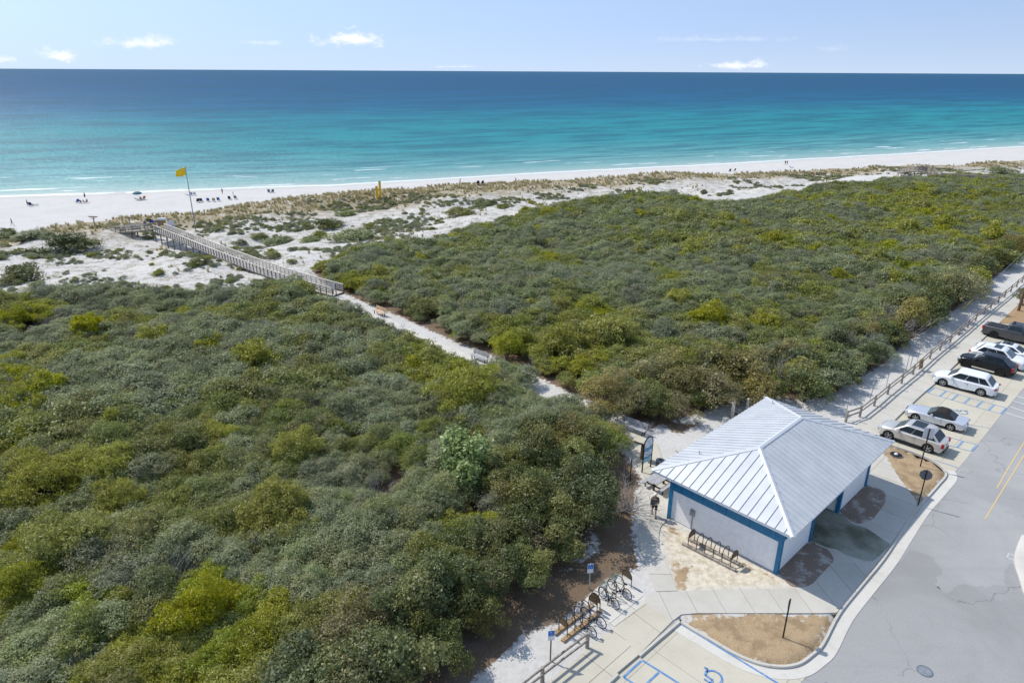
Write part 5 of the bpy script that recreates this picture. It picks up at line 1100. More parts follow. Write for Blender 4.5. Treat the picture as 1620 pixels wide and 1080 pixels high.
# ------------------------------------------------------------------ bike racks and bicycles
HOOP = {}
def hoop_mesh(w_, h_, panel):
    key = (round(w_, 2), panel)
    if key not in HOOP:
        mb = MB(); r = w_ / 2; pts = [(-r, 0, 0), (-r, 0, h_ * .35), (-r, 0, h_ - r)] + [(r * math.cos(a), 0, h_ - r + r * math.sin(a)) for a in np.linspace(math.pi, 0, 9)[1:-1]] + [(r, 0, h_ - r), (r, 0, h_ * .35), (r, 0, 0)]; mb.tube(pts, .025, 8); HOOP[key] = mb.mesh('hoop', MATS['iron_brown'], 50)
        mb = MB(); pl = [(-r + .03, -.012, h_ * .52), (r - .03, -.012, h_ * .52)] + [((r - .03) * math.cos(a), -.012, h_ - r + (r - .03) * math.sin(a)) for a in np.linspace(0, math.pi, 9)]; mb.plate(pl, (0, 1, 0), .024); HOOP[(round(w_, 2), 'p')] = mb.mesh('end_panel', MATS['panel_brown'])
    return HOOP[key]
def rack(label, fa, fb, ba, bb, n, timbers, zb=KT):
    """fa-fb: line of the near feet, ba-bb: line of the far feet"""
    fa, fb, ba, bb = [P(*q, zb) for q in (fa, fb, ba, bb)]; root = empty('bike_rack', (fa + fb + ba + bb) / 4, 0, label, 'bike rack', 'hoop bike racks'); o_ = root.location
    w_ = ((fa - ba).length + (fb - bb).length) / 2; zt = .11 if timbers else 0.0
    for k in range(n):
        f_ = k / (n - 1); a = fa.lerp(fb, f_); b_ = ba.lerp(bb, f_); d = b_ - a; h_ = link('hoop', hoop_mesh(w_, .98, 0), root, (a + b_) / 2 - o_ + Vector((0, 0, zt)), (0, 0, math.atan2(d.y, d.x)))
        if k in (0, n - 1): link('end_panel', HOOP[(round(w_, 2), 'p')], h_)
    if timbers:
        for a, b_ in ((fa, fb), (ba, bb)):
            d = (b_ - a).normalized() * .35; mb = MB(); mb.bar(a - d - o_ + Vector((0, 0, .05)), b_ + d - o_ + Vector((0, 0, .05)), .22, .13); mb.build('timber', MATS[timbers], root)
rack('brown hoop bike rack on two timbers beside the lower fence', (897, 1009), (944, 972), (884, 998), (931, 962), 5, 'wood_tan', .1)
rack('brown hoop bike rack bolted to the white concrete pad', (949, 967), (998, 929), (934, 955), (984, 919), 5, None)
rack('brown hoop bike rack along the white end wall of the building', (1088, 864), (1155, 898), (1098, 857), (1165, 891), 6, 'wood_grey', .1)
def bike_parts(frame):
    P_ = {}
    for nm, c_ in (('rear', -.52), ('front', .52)):
        mb = MB(); pts = [(c_ + .325 * math.cos(a), 0, .345 + .325 * math.sin(a)) for a in np.linspace(0, 2 * math.pi, 25)]; mb.tube(pts, .022, 5, cap=False); P_['t' + nm] = mb.mesh('tyre', MATS['tire'])
        mb = MB(); pts = [(c_ + .295 * math.cos(a), 0, .345 + .295 * math.sin(a)) for a in np.linspace(0, 2 * math.pi, 25)]; mb.tube(pts, .01, 4, cap=False)
        for a in np.linspace(0, 2 * math.pi, 15)[:-1]: mb.tube([(c_, .02 * (-1) ** int(a * 9), .345), (c_ + .29 * math.cos(a), 0, .345 + .29 * math.sin(a))], .0035, 3, cap=False)
        mb.tube([(c_, -.05, .345), (c_, .05, .345)], .025, 6); P_['r' + nm] = mb.mesh('rim', MATS['galv'])
    mb = MB(); bb_, st, ht, hb_ = (-.08, 0, .3), (-.24, 0, .78), (.3, 0, .86), (.36, 0, .66)
    for a, b_, r in ((bb_, st, .018), (bb_, hb_, .021), (st, hb_, .018), (hb_, ht, .022)): mb.tube([a, b_], r, 6)
    for s_ in (-.05, .05):
        mb.tube([(-.52, s_, .345), bb_], .011, 5); mb.tube([(-.52, s_, .345), (-.23, 0, .74)], .01, 5); mb.tube([(.52, s_, .345), (.44, s_, .6), hb_], .013, 5)
    P_['frame'] = mb.mesh('frame', MATS[frame])
    mb = MB(); mb.tube([(.3, 0, .84), (.3, 0, .98)], .015, 6); mb.tube([(.12, -.3, 1.0), (.28, -.2, 1.0), (.32, 0, .98), (.28, .2, 1.0), (.12, .3, 1.0)], .014, 6); P_['handlebar'] = mb.mesh('handlebar', MATS['galv'])
    mb = MB(); mb.lathe([(0, .95), (.06, .945), (.1, .91), (.05, .88), (0, .87)], 10, (-.3, 0, 0)); mb.v = [(x * 1.0 + (x + .3) * .6, y * (1 if x < -.3 else .6), z) for x, y, z in mb.v]; mb.tube([(-.24, 0, .76), (-.28, 0, .9)], .014, 6); P_['saddle'] = mb.mesh('saddle', MATS['tire'])
    mb = MB()
    for s_ in (-1, 1): mb.tube([(-.08, .06 * s_, .3), (-.08 + .12 * s_, .08 * s_, .26)], .012, 5); mb.box((-.08 + .12 * s_, .13 * s_, .26), (.1, .09, .025))
    mb.lathe([(.0, .05), (.09, .05), (.09, .06), (0, .06)], 12, (-.08, 0, .3), axis='y'); P_['cranks'] = mb.mesh('cranks', MATS['tire'])
    mb = MB()
    for k in range(4):
        z = .82 + k * .07; w_ = .15 + k * .012; mb.tube([(.45 - w_ * .8, -w_, z), (.45 + w_, -w_, z), (.45 + w_, w_, z), (.45 - w_ * .8, w_, z), (.45 - w_ * .8, -w_, z)], .012, 4)
    for a in range(8):
        x, y = .45 + .16 * math.cos(a * .785), .16 * math.sin(a * .785); mb.tube([(x, y, .82), (x + .02 * math.cos(a * .785), y * 1.1, 1.03)], .008, 4)
    P_['basket'] = mb.mesh('basket', MATS['basket_green'])
    return P_
BK = {k: bike_parts(k) for k in ('bike_frame', 'bike_blue')}
def bicycle(label, fpx, rpx, frame, basket, lean=.06, zb=KT):
    f_, r_ = P(*fpx, zb), P(*rpx, zb); d = f_ - r_; c_ = (f_ + r_) / 2; o = empty('bicycle', c_, math.atan2(d.y, d.x), label, 'bicycle', 'bicycles in the racks'); o.rotation_euler.x = lean; B_ = BK[frame]
    for nm in ('rear', 'front'):
        w_ = empty('wheel'); w_.parent = o; link('tyre', B_['t' + nm], w_); link('rim', B_['r' + nm], w_)
    for nm in ('frame', 'handlebar', 'saddle', 'cranks'): link(nm, B_[nm], o)
    if basket: link('basket', B_['basket'], o)
bicycle('black cruiser bicycle with pale green basket at the far end of the pad rack', (967.5, 932), (991, 947.5), 'bike_frame', True)
bicycle('black bicycle with pale green basket, second on the pad rack', (952, 945), (972, 962.5), 'bike_frame', True)
bicycle('dark blue bicycle nearer the pad on the timber rack', (925, 977), (950.5, 993), 'bike_blue', False, zb=.1)
bicycle('dark bicycle in front of the fence post on the timber rack', (911, 990), (935.5, 1007.5), 'bike_frame', False, zb=.1)

# ------------------------------------------------------------------ signs
def access_sign(label, base_, h_, rz):
    p = P(*base_, .1); o = empty('parking_sign', p, rz, label, 'sign', 'blue and white parking signs'); mb = MB(); mb.box((0, 0, h_ / 2 - .15), (.06, .06, h_ + .3)); mb.build('post', MATS['galv' if 'upper' in label else 'wood_brown'], o)
    mb = MB(); mb.plate([(-.17, -.045, h_ - .62), (.17, -.045, h_ - .62), (.17, -.045, h_), (-.17, -.045, h_)], (0, 1, 0), .012); pl = mb.build('plate', MATS['sign_white'], o); mb = MB(); mb.plate([(-.155, -.05, h_ - .34), (.155, -.05, h_ - .34), (.155, -.05, h_ - .015), (-.155, -.05, h_ - .015)], (0, 1, 0), .004); mb.build('blue_field', MATS['sign_blue'], pl)
    mb = MB(); z0 = h_ - .2
    mb.plate([(-.03 + .03 * math.cos(a), -.054, z0 + .12 + .03 * math.sin(a)) for a in np.linspace(0, 6.283, 9)[:-1]], (0, 1, 0), .003)
    for a, b_ in (((-.03, .09), (-.02, -.02)), ((-.02, -.02), (.07, -.02)), ((.07, -.02), (.1, -.1)), ((-.06, .0), (-.07, -.07)), ((-.07, -.07), (-.01, -.1)), ((-.01, -.1), (.05, -.07))):
        mb.bar((a[0], -.053, z0 + a[1]), (b_[0], -.053, z0 + b_[1]), .004, .022, up=Vector((0, 1, 0)) if False else Vector((0, -1, .01)))
    mb.build('access_symbol', MATS['sign_white'], pl)
access_sign('blue and white parking sign on a grey post, upper of the two', (932, 931), 1.78, R(10)); access_sign('blue and white parking sign on a brown post, lower of the two', (870.6, 1044.7), 2.0, R(10))
def post_sign(label, px, h_, kind, rz):
    p = P(*px, .1); o = empty('road_sign', p, rz, label, 'sign'); mb = MB(); mb.box((0, 0, h_ / 2 - .15), (.07, .07, h_ + .3)); mb.build('post', MATS['iron_black'], o); mb = MB()
    if kind == 'square': mb.plate([(-.34, .04, h_ - .82), (.34, .04, h_ - .82), (.34, .04, h_ + .02), (-.34, .04, h_ + .02)], (0, 1, 0), .012); mb.build('plate', MATS['sign_silver'], o)
    elif kind == 'stop': mb.plate([(.40 * math.cos(R(22.5 + 45 * k)), .045, h_ - .42 + .40 * math.sin(R(22.5 + 45 * k))) for k in range(8)], (0, 1, 0), .012); mb.build('octagon', MATS['sign_grey'], o)
    else: mb.plate([(-.045, -.16, h_ - .5), (-.045, .16, h_ - .5), (-.045, .16, h_ + .02), (-.045, -.16, h_ + .02)], (1, 0, 0), .012); mb.build('plate', MATS['sign_silver'], o)
post_sign('square pale sign seen from behind on a black post in the straw island', (1456, 736.7), 3.15, 'square', R(-20)); post_sign('grey octagonal back of a stop sign on a black post by the kerb', (1452.5, 798), 2.75, 'stop', R(-30)); post_sign('thin black sign post seen edge-on in the near straw island', (1238.8, 1007), 2.5, 'edge', R(-35))
# information sign with arched top, lectern behind it, litter bin
a_, b_ = P(1015.6, 747, .1), P(1029, 738.5, .1); d = b_ - a_; o = empty('information_sign', (a_ + b_) / 2, math.atan2(d.y, d.x), 'arched information sign with blue sea pictures on two black legs', 'sign'); w_ = d.length
for s_ in (-1, 1): mb = MB(); mb.tube([(s_ * w_ / 2, 0, -.1), (s_ * w_ / 2, 0, 2.75 - w_ / 2)], .05, 8); mb.build('leg', MATS['iron_black'], o)
mb = MB(); mb.tube([(w_ / 2 * math.cos(a), 0, 2.75 - w_ / 2 + w_ / 2 * math.sin(a)) for a in np.linspace(0, math.pi, 13)], .05, 8); mb.build('arch', MATS['iron_black'], o)
mb = MB(); mb.plate([(x, y, z) for x, y, z in arch_panel(w_ - .08, 2.0, .72, .04, -.02)], (0, 1, 0), .04); pn = mb.build('panel', MATS['art_pale'], o)
for z0, z1, mt_ in ((1.62, 1.95, 'art_sea'), (1.02, 1.2, 'art_sea'), (.74, 1.0, 'art_aqua'), (2.35, 2.5, 'art_aqua')):
    mb = MB(); hw_ = (w_ - .1) / 2 if z0 < 2 else .2; n_ = 10; pts = [(-hw_ + 2 * hw_ * k / n_, -.027, z0 + .04 * math.sin(k)) for k in range(n_ + 1)] + [(hw_ - 2 * hw_ * k / n_, -.027, z1 + .05 * math.sin(k * .9)) for k in range(n_ + 1)]; mb.plate(pts, (0, 1, 0), .006); mb.build('picture', MATS[mt_], pn)
for (x, z) in ((-.2, 1.42), (.18, 1.45), (0, 1.3), (.1, 2.2)): mb = MB(); mb.plate([(x - .1, -.027, z), (x, -.027, z - .03), (x + .1, -.027, z + .02), (x, -.027, z + .05)], (0, 1, 0), .006); mb.build('picture', MATS['art_navy'], pn)
p = P(1016, 727, .1); o = empty('map_lectern', p, R(-35), 'brown post with a tilted dark map panel behind the information sign', 'lectern'); mb = MB(); mb.box((0, 0, .55), (.3, .16, 1.3)); mb.build('post', MATS['wood_brown'], o); mb = MB(); mb.box((0, 0, 1.3), (1.3, .75, .07), 0, 0, Matrix.Rotation(R(-38), 3, 'X')); mb.build('panel', MATS['iron_black'], o)
p = P(1043.5, 744, KT); o = empty('litter_bin', p, 0, 'round dark slatted litter bin at the roof corner', 'bin'); mb = MB(); mb.lathe([(.0, 0), (.3, 0), (.31, .1), (.31, .85), (.29, .88), (.27, .8), (0, .8)], 18); mb.build('drum', MATS['iron_black'], o, 40); mb = MB(); mb.lathe([(.11, .84), (.13, .93), (.33, .89), (.34, .84), (.11, .84)], 18); mb.build('lid', MATS['sign_grey'], o, 40)
for k in range(18):
    a = k / 18 * 6.283; mb = MB(); mb.box((.325 * math.cos(a), .325 * math.sin(a), .45), (.02, .07, .78), a); mb.build('slat', MATS['wood_dark'], o)
p = P(997, 757.5, .1); o = empty('bollard_post', p, 0, 'thin dark post in the brown litter beside the garden path', 'post'); mb = MB(); mb.box((0, 0, .75), (.07, .07, 1.9)); mb.build('post', MATS['iron_black'], o)
# benches
def bench(label, p, rz, plank, L=1.8):
    o = empty('bench', p, rz, label, 'bench', 'park benches')
    for k in range(3): mb = MB(); mb.box((0, -.05 + k * .15, .45), (L, .135, .045)); mb.build('seat_plank', MATS[plank], o)
    for k in range(3): mb = MB(); mb.box((0, .4 + k * .03, .58 + k * .15), (L, .045, .135), 0, 0, Matrix.Rotation(R(-10), 3, 'X')); mb.build('back_plank', MATS[plank], o)
    for s_ in (-1, 1):
        mb = MB(); x = s_ * (L / 2 - .2); mb.box((x, -.03, .2), (.07, .07, .46)); mb.box((x, .33, .2), (.07, .07, .46)); mb.box((x, .15, .41), (.07, .45, .05)); mb.bar((x, .36, .4), (x, .5, .98), .06, .06); mb.build('frame', MATS['iron_black'], o)
    return o
bench('grey plank bench by the path beyond the information sign', P(999, 683, KT), R(-42), 'plank_grey', 2.4); bench('grey plank bench on the sandy path through the scrub', P(757, 571, .15), R(-42), 'plank_grey', 2.2); bench('tan plank bench on the sandy path near the boardwalk', P(599, 498.5, .15), R(-45), 'plank_tan', 2.0)
p = P(1042, 770, KT); o = empty('picnic_table', p, R(43.8), 'grey picnic table with bench seat under the left roof corner', 'table')
for k in range(5): mb = MB(); mb.box((0, -.32 + k * .16, .75), (1.8, .145, .05)); mb.build('top_plank', MATS['plank_grey'], o)
for s_ in (-1, 1):
    mb = MB(); mb.box((0, s_ * .72, .45), (1.8, .28, .05)); mb.build('seat_plank', MATS['plank_grey'], o)
    mb = MB(); x = s_ * .6; mb.box((x, 0, .36), (.1, .1, .72)); mb.box((x, 0, .38), (.08, 1.5, .08)); mb.box((x, .72, .2), (.08, .08, .42)); mb.box((x, -.72, .2), (.08, .08, .42)); mb.build('frame', MATS['iron_black'], o)
# timber posts behind the building
for px, py, h_, lb in ((1158, 661, 1.75, 'tall wooden post behind the roof, left of the pair'), (1181, 655, 1.5, 'wooden post behind the roof, right of the pair')):
    p = P(px, py, .1); o = empty('wooden_post', p, .5, lb, 'post', 'wooden posts behind the building'); mb = MB(); mb.box((0, 0, h_ / 2 - .15), (.2, .2, h_ + .3)); mb.build('post', MATS['wood_pale'], o)
    if px < 1170:
        mb = MB(); mb.box((.35, .05, .25), (.5, .35, .1)); mb.build('ledge', MATS['wood_brown'], o)
p = P(1147, 668, .1); mb = MB(); mb.box((0, 0, .2), (.4, .3, .5), .6); tag(mb.build('utility_box', MATS['concrete_white'], None, None, p), 'small pale utility box beside the wooden posts', 'box')
# thin metal posts in the sandy strip behind the fence
for i, (px, py, h_) in enumerate(((1337, 663, 2.0), (1376, 633, 1.8), (1401.7, 613, 2.2), (1432.7, 588, 1.9), (1440, 581, 2.1), (1451, 573, 1.9))):
    p = P(px, py, .1); o = empty('metal_stake', p, .3 * i, f'{("first", "second", "third", "fourth", "fifth", "sixth")[i]} thin metal stake behind the parking fence, counting from the building', 'stake', 'metal stakes behind the parking fence'); mb = MB(); mb.tube([(0, 0, -.1), (random.uniform(-.08, .15), 0, h_)], .028, 6); mb.build('rod', MATS['galv'], o); mb = MB(); mb.box((.04, 0, h_ - .15), (.16, .03, .22)); mb.build('tag', MATS['sign_silver'] if i < 2 else MATS['galv'], o)
p = P(1454, 586, .1); o = empty('fence_board_sign', p, R(30), 'yellowish wooden board leaning at the parking fence', 'sign'); mb = MB(); mb.box((0, -.05, .75), (.6, .06, 1.0), 0, 0, Matrix.Rotation(R(-6), 3, 'X')); bd = mb.build('board', MATS['wood_tan'], o)
for k in range(2): mb = MB(); mb.box((0, -.1, .5 + k * .4), (.5, .02, .06)); mb.build('batten', MATS['wood_brown'], bd)
# utility pole with guy wire
pp = P(1611, 492, .1); o = empty('utility_pole', pp, 0, 'brown wooden utility pole at the right edge with a yellow-sleeved guy wire', 'utility pole'); mb = MB(); mb.tube([(0, 0, -.5), (0, 0, 5), (0, 0, 11)], [.17, .15, .12], 10); mb.build('pole', MATS['wood_brown'], o); mb = MB(); mb.box((0, 0, 10.2), (2.4, .12, .14), TH); mb.build('crossarm', MATS['wood_brown'], o)
ga = P(1520, 491, .1) - pp; gtop = Vector((0, 0, 9.3)); mb = MB(); mb.tube([ga + Vector((0, 0, -.1)), gtop], .02, 5); gw = mb.build('guy_wire', MATS['galv'], o); mb = MB(); mb.tube([ga + (gtop - ga) * .012, ga + (gtop - ga) * .16], .055, 7); mb.build('yellow_sleeve', MATS['pole_yellow'], gw)
q = P(1618, 484, .1); o = empty('small_cedar', (q.x, q.y, .12), 0, 'small dark cedar tree in front of the utility pole', 'tree'); c_ = link('crown', CR['dark0'][0], o); c_.scale = (.55, .55, .75); t_ = link('trunk', TRUNK[0], o); t_.scale = (.7, .7, .9)
# manholes, drain
def manhole(label, p, r, mat):
    o = empty('manhole_cover', p, .3, label, 'manhole cover'); mb = MB(); mb.lathe([(r * 1.1, 0), (r * 1.1, .018), (r, .02), (r, .004)], 24); mb.build('ring', MATS['sign_grey'], o); mb = MB(); mb.lathe([(r * .98, .0), (r * .98, .012), (0, .014)], 24)
    for k in range(-3, 4): hw_ = math.sqrt(max(0, (r * .85) ** 2 - (k * r * .24) ** 2)); mb.box((k * r * .24, 0, .016), (r * .1, hw_ * 2, .012))
    mb.build('cover', MATS[mat], o)
manhole('ribbed round manhole cover in the asphalt near the bottom edge', P(1463, 1061, 0) + Vector((0, 0, .005)), .33, 'galv'); manhole('dark round drain cover with a pale cap in the far straw island', P(1417.5, 719.5, .1) + Vector((0, 0, .03)), .42, 'iron_black')
p = P(1417.5, 719, .12); mb = MB(); mb.lathe([(0, .1), (.1, .08), (.14, .02), (.14, -.01)], 12); tag(mb.build('cleanout_cap', MATS['sign_white'], None, 40, p + Vector((0, 0, .05))), 'white plastic cap on the drain cover', 'cap')

# ------------------------------------------------------------------ vehicles
def wheel_meshes(r, rim, spokes, w_=.22):
    mb = MB(); ir = r * .68; mb.lathe([(ir, -w_ / 2), (r * .93, -w_ / 2), (r, -w_ * .32), (r, w_ * .32), (r * .93, w_ / 2), (ir, w_ / 2), (ir, -w_ / 2)], 28, axis='y'); ty = mb.mesh('tyre', MATS['tire'], 40)
    mb = MB(); mb.lathe([(ir, -w_ / 2 + .02), (ir * .94, -w_ / 2 + .03), (ir * .9, -w_ / 2 + .07)], 28, axis='y'); mb.lathe([(ir, w_ / 2 - .02), (ir * .94, w_ / 2 - .03), (ir * .9, w_ / 2 - .07)], 28, axis='y')
    for s_ in (-1, 1):
        for k in range(spokes):
            a = 2 * math.pi * k / spokes
            for off in (-.1, .1):
                c_, e_ = Vector((math.cos(a) * r * .1, s_ * (w_ / 2 - .035), math.sin(a) * r * .1)), Vector((math.cos(a + off) * ir * .96, s_ * (w_ / 2 - .03), math.sin(a + off) * ir * .96)); mb.bar(c_, e_, .03, .035, up=Vector((0, 1, 0)))
        mb.lathe([(0, s_ * (w_ / 2 - .01)), (r * .15, s_ * (w_ / 2 - .02)), (r * .17, s_ * (w_ / 2 - .06))], 14, axis='y')
    rm = mb.mesh('rim', MATS[rim], 40); mb = MB(); mb.lathe([(0, -.05), (ir * .92, -.05), (ir * .92, .05), (0, .05)], 20, axis='y'); dk = mb.mesh('brake_disc', MATS['wheel_well']); return ty, rm, dk
def vehicle(label, loc, head, s_):
    """s_: measures in metres; local x forward, origin on the ground midway between the axles"""
    root = empty(s_['name'], loc, head, label, s_['cat'], 'vehicles parked by the sidewalk'); L, Wd, H_, wb, fo, r = (s_[k] for k in ('L', 'W', 'H', 'wb', 'fo', 'r')); xf0, xr0 = wb / 2, -wb / 2; F_ = xf0 + fo; B_ = F_ - L; w_ = Wd / 2; ar = r + .055
    def arch(xc):
        return [(xc - ar * math.cos(a) * 1.0, max(.30, r + ar * math.sin(a) - .0)) for a in np.linspace(R(-8), R(188), 11)]
    zb, zh, zl = s_['belt'], s_['hood'], s_['lip']; xA = s_['gh'][0]; tailz = s_.get('tailz', zb); xD = s_['gh'][3]
    top = [(F_ - .10, .24), (F_ - .015, .36), (F_, .52), (F_ - .03, zl - .12), (F_ - .11, zl), (F_ - .38, zl + (zh - zl) * .62), ((F_ - .38 + xA) / 2, zh - .02), (xA, zh), (xA - .35, zb - .01), (0, zb), (xD + .3, zb + s_.get('rise', .03)), (max(xD, B_ + .15), tailz), (B_ + .07, tailz - .05), (B_ + .02, tailz - .28), (B_, .62), (B_ + .02, .42), (B_ + .12, .28)]
    ra = list(reversed(arch(xr0)))[::-1]; fa_ = arch(xf0)
    bottom_r = [(xr0 - ar * math.cos(a), r + ar * math.sin(a)) for a in np.linspace(R(-6), R(186), 11)]; bottom_f = [(xf0 - ar * math.cos(a), r + ar * math.sin(a)) for a in np.linspace(R(-6), R(186), 11)]
    out = [('t', p) for p in top] + [('a', p) for p in bottom_r] + [('t', (0, .25))] + [('a', p) for p in bottom_f]
    sl = [(q_, 0, 0, a_) for q_, a_ in ((-1.0, 1), (-.985, 1), (-.95, 1), (-.86, 1), (-.70, 1), (-.69, 0), (-.4, 0), (0, 0), (.4, 0), (.69, 0), (.70, 1), (.86, 1), (.95, 1), (.985, 1), (1.0, 1))]
    vs = []; n = len(out)
    for (t_, drop, con, ac) in sl:
        for typ, (x, z) in out:
            if typ == 'a': vs.append((x, t_ * w_, z if ac else .26))
            else:
                at_ = abs(t_); ex_ = x - (F_ + B_) / 2; endk = max(0.0, (abs(ex_) / (L / 2) - .62) / .38); zz = z - ((.035 * at_ ** 3 + .075 * max(0, (at_ - .86) / .14) ** 2) if z > .7 else 0) - (.05 * at_ ** 3 if (z > .6 and x > xf0) else 0)
                vs.append((x - math.copysign(endk * ((.20 if ex_ > 0 else .13) * at_ ** 3.2 + .07 * max(0, (at_ - .9) / .1) ** 2), ex_), t_ * w_ * (1 - .025 * endk * at_) * (1 - (.03 if z < .4 and at_ > .95 else 0)), zz))
    fs = []
    for i in range(len(sl) - 1):
        for k in range(n): fs.append((i * n + k, i * n + (k + 1) % n, (i + 1) * n + (k + 1) % n, (i + 1) * n + k))
    fs += [tuple(range(n)), tuple((len(sl) - 1) * n + k for k in range(n))[::-1]]
    mb = MB(); mb.add(vs, fs); mb.build('body', MATS[s_['paint']], root, 32)
    mb = MB()
    for xc in (xf0, xr0):
        for sd_ in (-1, 1): mb.lathe([(0, -.11), (ar, -.11), (ar, .11)], 18, (xc, sd_ * (w_ - .16), r), axis='y')
    mb.box((0, 0, .27), (L * .86, Wd * .8, .12)); mb.build('underbody', MATS['wheel_well'], root)
    if s_.get('cladding'):
        for sd_ in (-1, 1): mb = MB(); mb.box((0, sd_ * (w_ - .01), .31), (wb - 2 * ar - .02, .05, .14)); mb.build('sill_trim', MATS[s_['cladding']], root)
    # greenhouse
    if s_.get('cab', True):
        xA, xB, xC, xD = s_['gh']; wB, wR = w_ - .07, w_ - s_.get('tumble', .25); z0, z1 = zb - .05, H_ - .07
        XF = lambda h: xA + (xB - xA) * h; XR = lambda h: xD + (xC - xD) * h; HW = lambda h: wB + (wR - wB) * h; ZZ_ = lambda h: z0 + (z1 - z0) * h
        def ring(xf, xr, hw_, z, rr=.2):
            pts = []
            for cx, cy, a0 in ((xf - rr, hw_ - rr, 0), (xr + rr, hw_ - rr, 90), (xr + rr, -hw_ + rr, 180), (xf - rr, -hw_ + rr, 270)):
                for k in range(4): a = R(a0 + 30 * k); pts.append((cx + rr * math.cos(a), cy + rr * math.sin(a), z))
            return pts
        rings = [ring(XF(h), XR(h), HW(h), ZZ_(h)) for h in (0, .5, .92)] + [ring(XF(1) - .06, XR(1) + .06, HW(1) - .03, z1 + .03), ring(XF(1) - .22, XR(1) + .2, HW(1) - .16, H_ - .012), ring(XF(1) - .6, XR(1) + .55, HW(1) - .4, H_)]
        m_ = 16; vs = [p for rg in rings for p in rg]; fs = [(i * m_ + k, i * m_ + (k + 1) % m_, (i + 1) * m_ + (k + 1) % m_, (i + 1) * m_ + k) for i in range(len(rings) - 1) for k in range(m_)] + [tuple((len(rings) - 1) * m_ + k for k in range(m_))]
        mb = MB(); mb.add(vs, fs); mb.build('soft_top' if s_.get('soft') else 'cabin', MATS[s_.get('cabmat', s_['paint'])], root, 32)
        h0, h1 = s_.get('wh', (.17, .86))
        for sd_ in (-1, 1):
            for (a, b_) in s_['side']:
                pts = []
                for h, f_ in ((h0, a), (h0, b_), (h1, b_), (h1, a)):
                    fr_, bk = XF(h) - .2, XR(h) + .2; pts.append((bk + (fr_ - bk) * f_, sd_ * (HW(h) - .012), ZZ_(h)))
                ww = MB(); ww.plate(pts, (0, sd_, .3), .03); ww.build('side_window', MATS['glass_dark'], root)
        def ends(fx, mt_, nm, sg, e0=.08, e1=.86):
            pts = []
            for h, y in ((e0, -1), (e0, 1), (e1, 1), (e1, -1)): pts.append((fx(h) - sg * .012, y * (HW(h) - .11), ZZ_(h)))
            ww = MB(); ww.plate(pts, (sg, 0, .4), .03); ww.build(nm, MATS[mt_], root)
        ends(XF, 'glass_shield', 'windshield', 1); ends(XR, 'glass_dark', 'rear_window', -1, .12, .84)
        if s_.get('sunroof'):
            a, b_ = s_['sunroof']; mb = MB(); xx0 = XR(1) + (XF(1) - XR(1)) * a; xx1 = XR(1) + (XF(1) - XR(1)) * b_; mb.box(((xx0 + xx1) / 2, 0, H_ - .005), (abs(xx1 - xx0), (HW(1) - .2) * 2, .03)); mb.build('sunroof', MATS['glass_dark'], root)
        if s_.get('roofrails'):
            for sd_ in (-1, 1): mb = MB(); mb.tube([(XR(1) + .25, sd_ * (HW(1) - .09), H_ - .03), (XR(1) + .4, sd_ * (HW(1) - .09), H_ + .03), (XF(1) - .5, sd_ * (HW(1) - .09), H_ + .03), (XF(1) - .35, sd_ * (HW(1) - .09), H_ - .03)], .022, 6); mb.build('roof_rail', MATS[s_['roofrails']], root)
        for sd_ in (-1, 1):
            mb = MB(); mb.box((xA - .42, sd_ * (w_ + .06), zb + .06), (.16, .2, .14)); mb.v = [(x - (abs(y) - w_) * .1, y, z) for x, y, z in mb.v]; mb.build('mirror', MATS[s_['paint']], root)
    for sd_ in (-1, 1):
        for xs_ in s_.get('doors', ()):
            mb = MB(); mb.box((xs_, sd_ * (w_ - .0005), .66), (.012, .008, .6)); mb.build('door_seam', MATS['car_trim'], root); mb = MB(); mb.box((xs_ + .22, sd_ * (w_ + .012), zb - .16), (.2, .03, .035)); mb.build('door_handle', MATS[s_['paint']], root)
        mb = MB(); mb.box((F_ - .2, sd_ * (w_ - .26), zl - .09), (.34, .36, .13), -sd_ * .35); mb.build('headlight', MATS['lamp_clear'], root)
        mb = MB()
        if s_.get('lamp', 'tall') == 'tall': mb.box((B_ + .14, sd_ * (w_ - .15), tailz - .22), (.2, .2, .34), sd_ * .35)
        else: mb.box((B_ + .13, sd_ * (w_ - .27), tailz - .2), (.2, .42, .14), sd_ * .3)
        mb.build('tail_light', MATS['lamp_red' if not s_.get('clear_tail') else 'lamp_clear'], root)
    mb = MB(); mb.box((F_ - .03, 0, .5), (.09, Wd * .5, .24)); mb.build('grille', MATS['car_trim'], root)
    mb = MB(); mb.box((B_ + .03, 0, .36), (.09, Wd * .72, .15)); mb.build('rear_bumper_trim', MATS['car_trim' if s_.get('cladding') else s_['paint']], root); mb = MB(); mb.box((B_ + .0, 0, .72), (.05, .34, .17)); mb.build('number_plate', MATS['plate_white'], root)
    ty, rm, dk = wheel_meshes(r, s_['rim'], s_.get('spokes', 5))
    for xc in (xf0, xr0):
        for sd_ in (-1, 1):
            wl = empty('wheel', (xc, sd_ * (w_ - .12), r)); wl.parent = root; link('tyre', ty, wl); link('rim', rm, wl); link('brake_disc', dk, wl)
    return root
def park(fpx, rpx, W_, wb):
    """from the pixels where the near wheels touch the ground"""
    f_, r_ = P(*fpx, .016), P(*rpx, .016); d = (f_ - r_).normalized(); n_ = Vector((-d.y, d.x, 0))
    if n_.dot((f_ + r_) / 2) < 0: n_ = -n_
    return (f_ + r_) / 2 + n_ * (W_ / 2 - .1), math.atan2(d.y, d.x)
suv = dict(name='suv', cat='car', L=4.82, W=1.9, H=1.72, wb=2.86, fo=.93, r=.385, belt=1.08, hood=1.1, lip=.90, gh=(1.25, .42, -1.5, -2.12), tumble=.17, wh=(.13, .88), side=((.0, .25), (.27, .61), (.635, .99)), doors=(.55, -.42), rim='rim_silver', spokes=5)
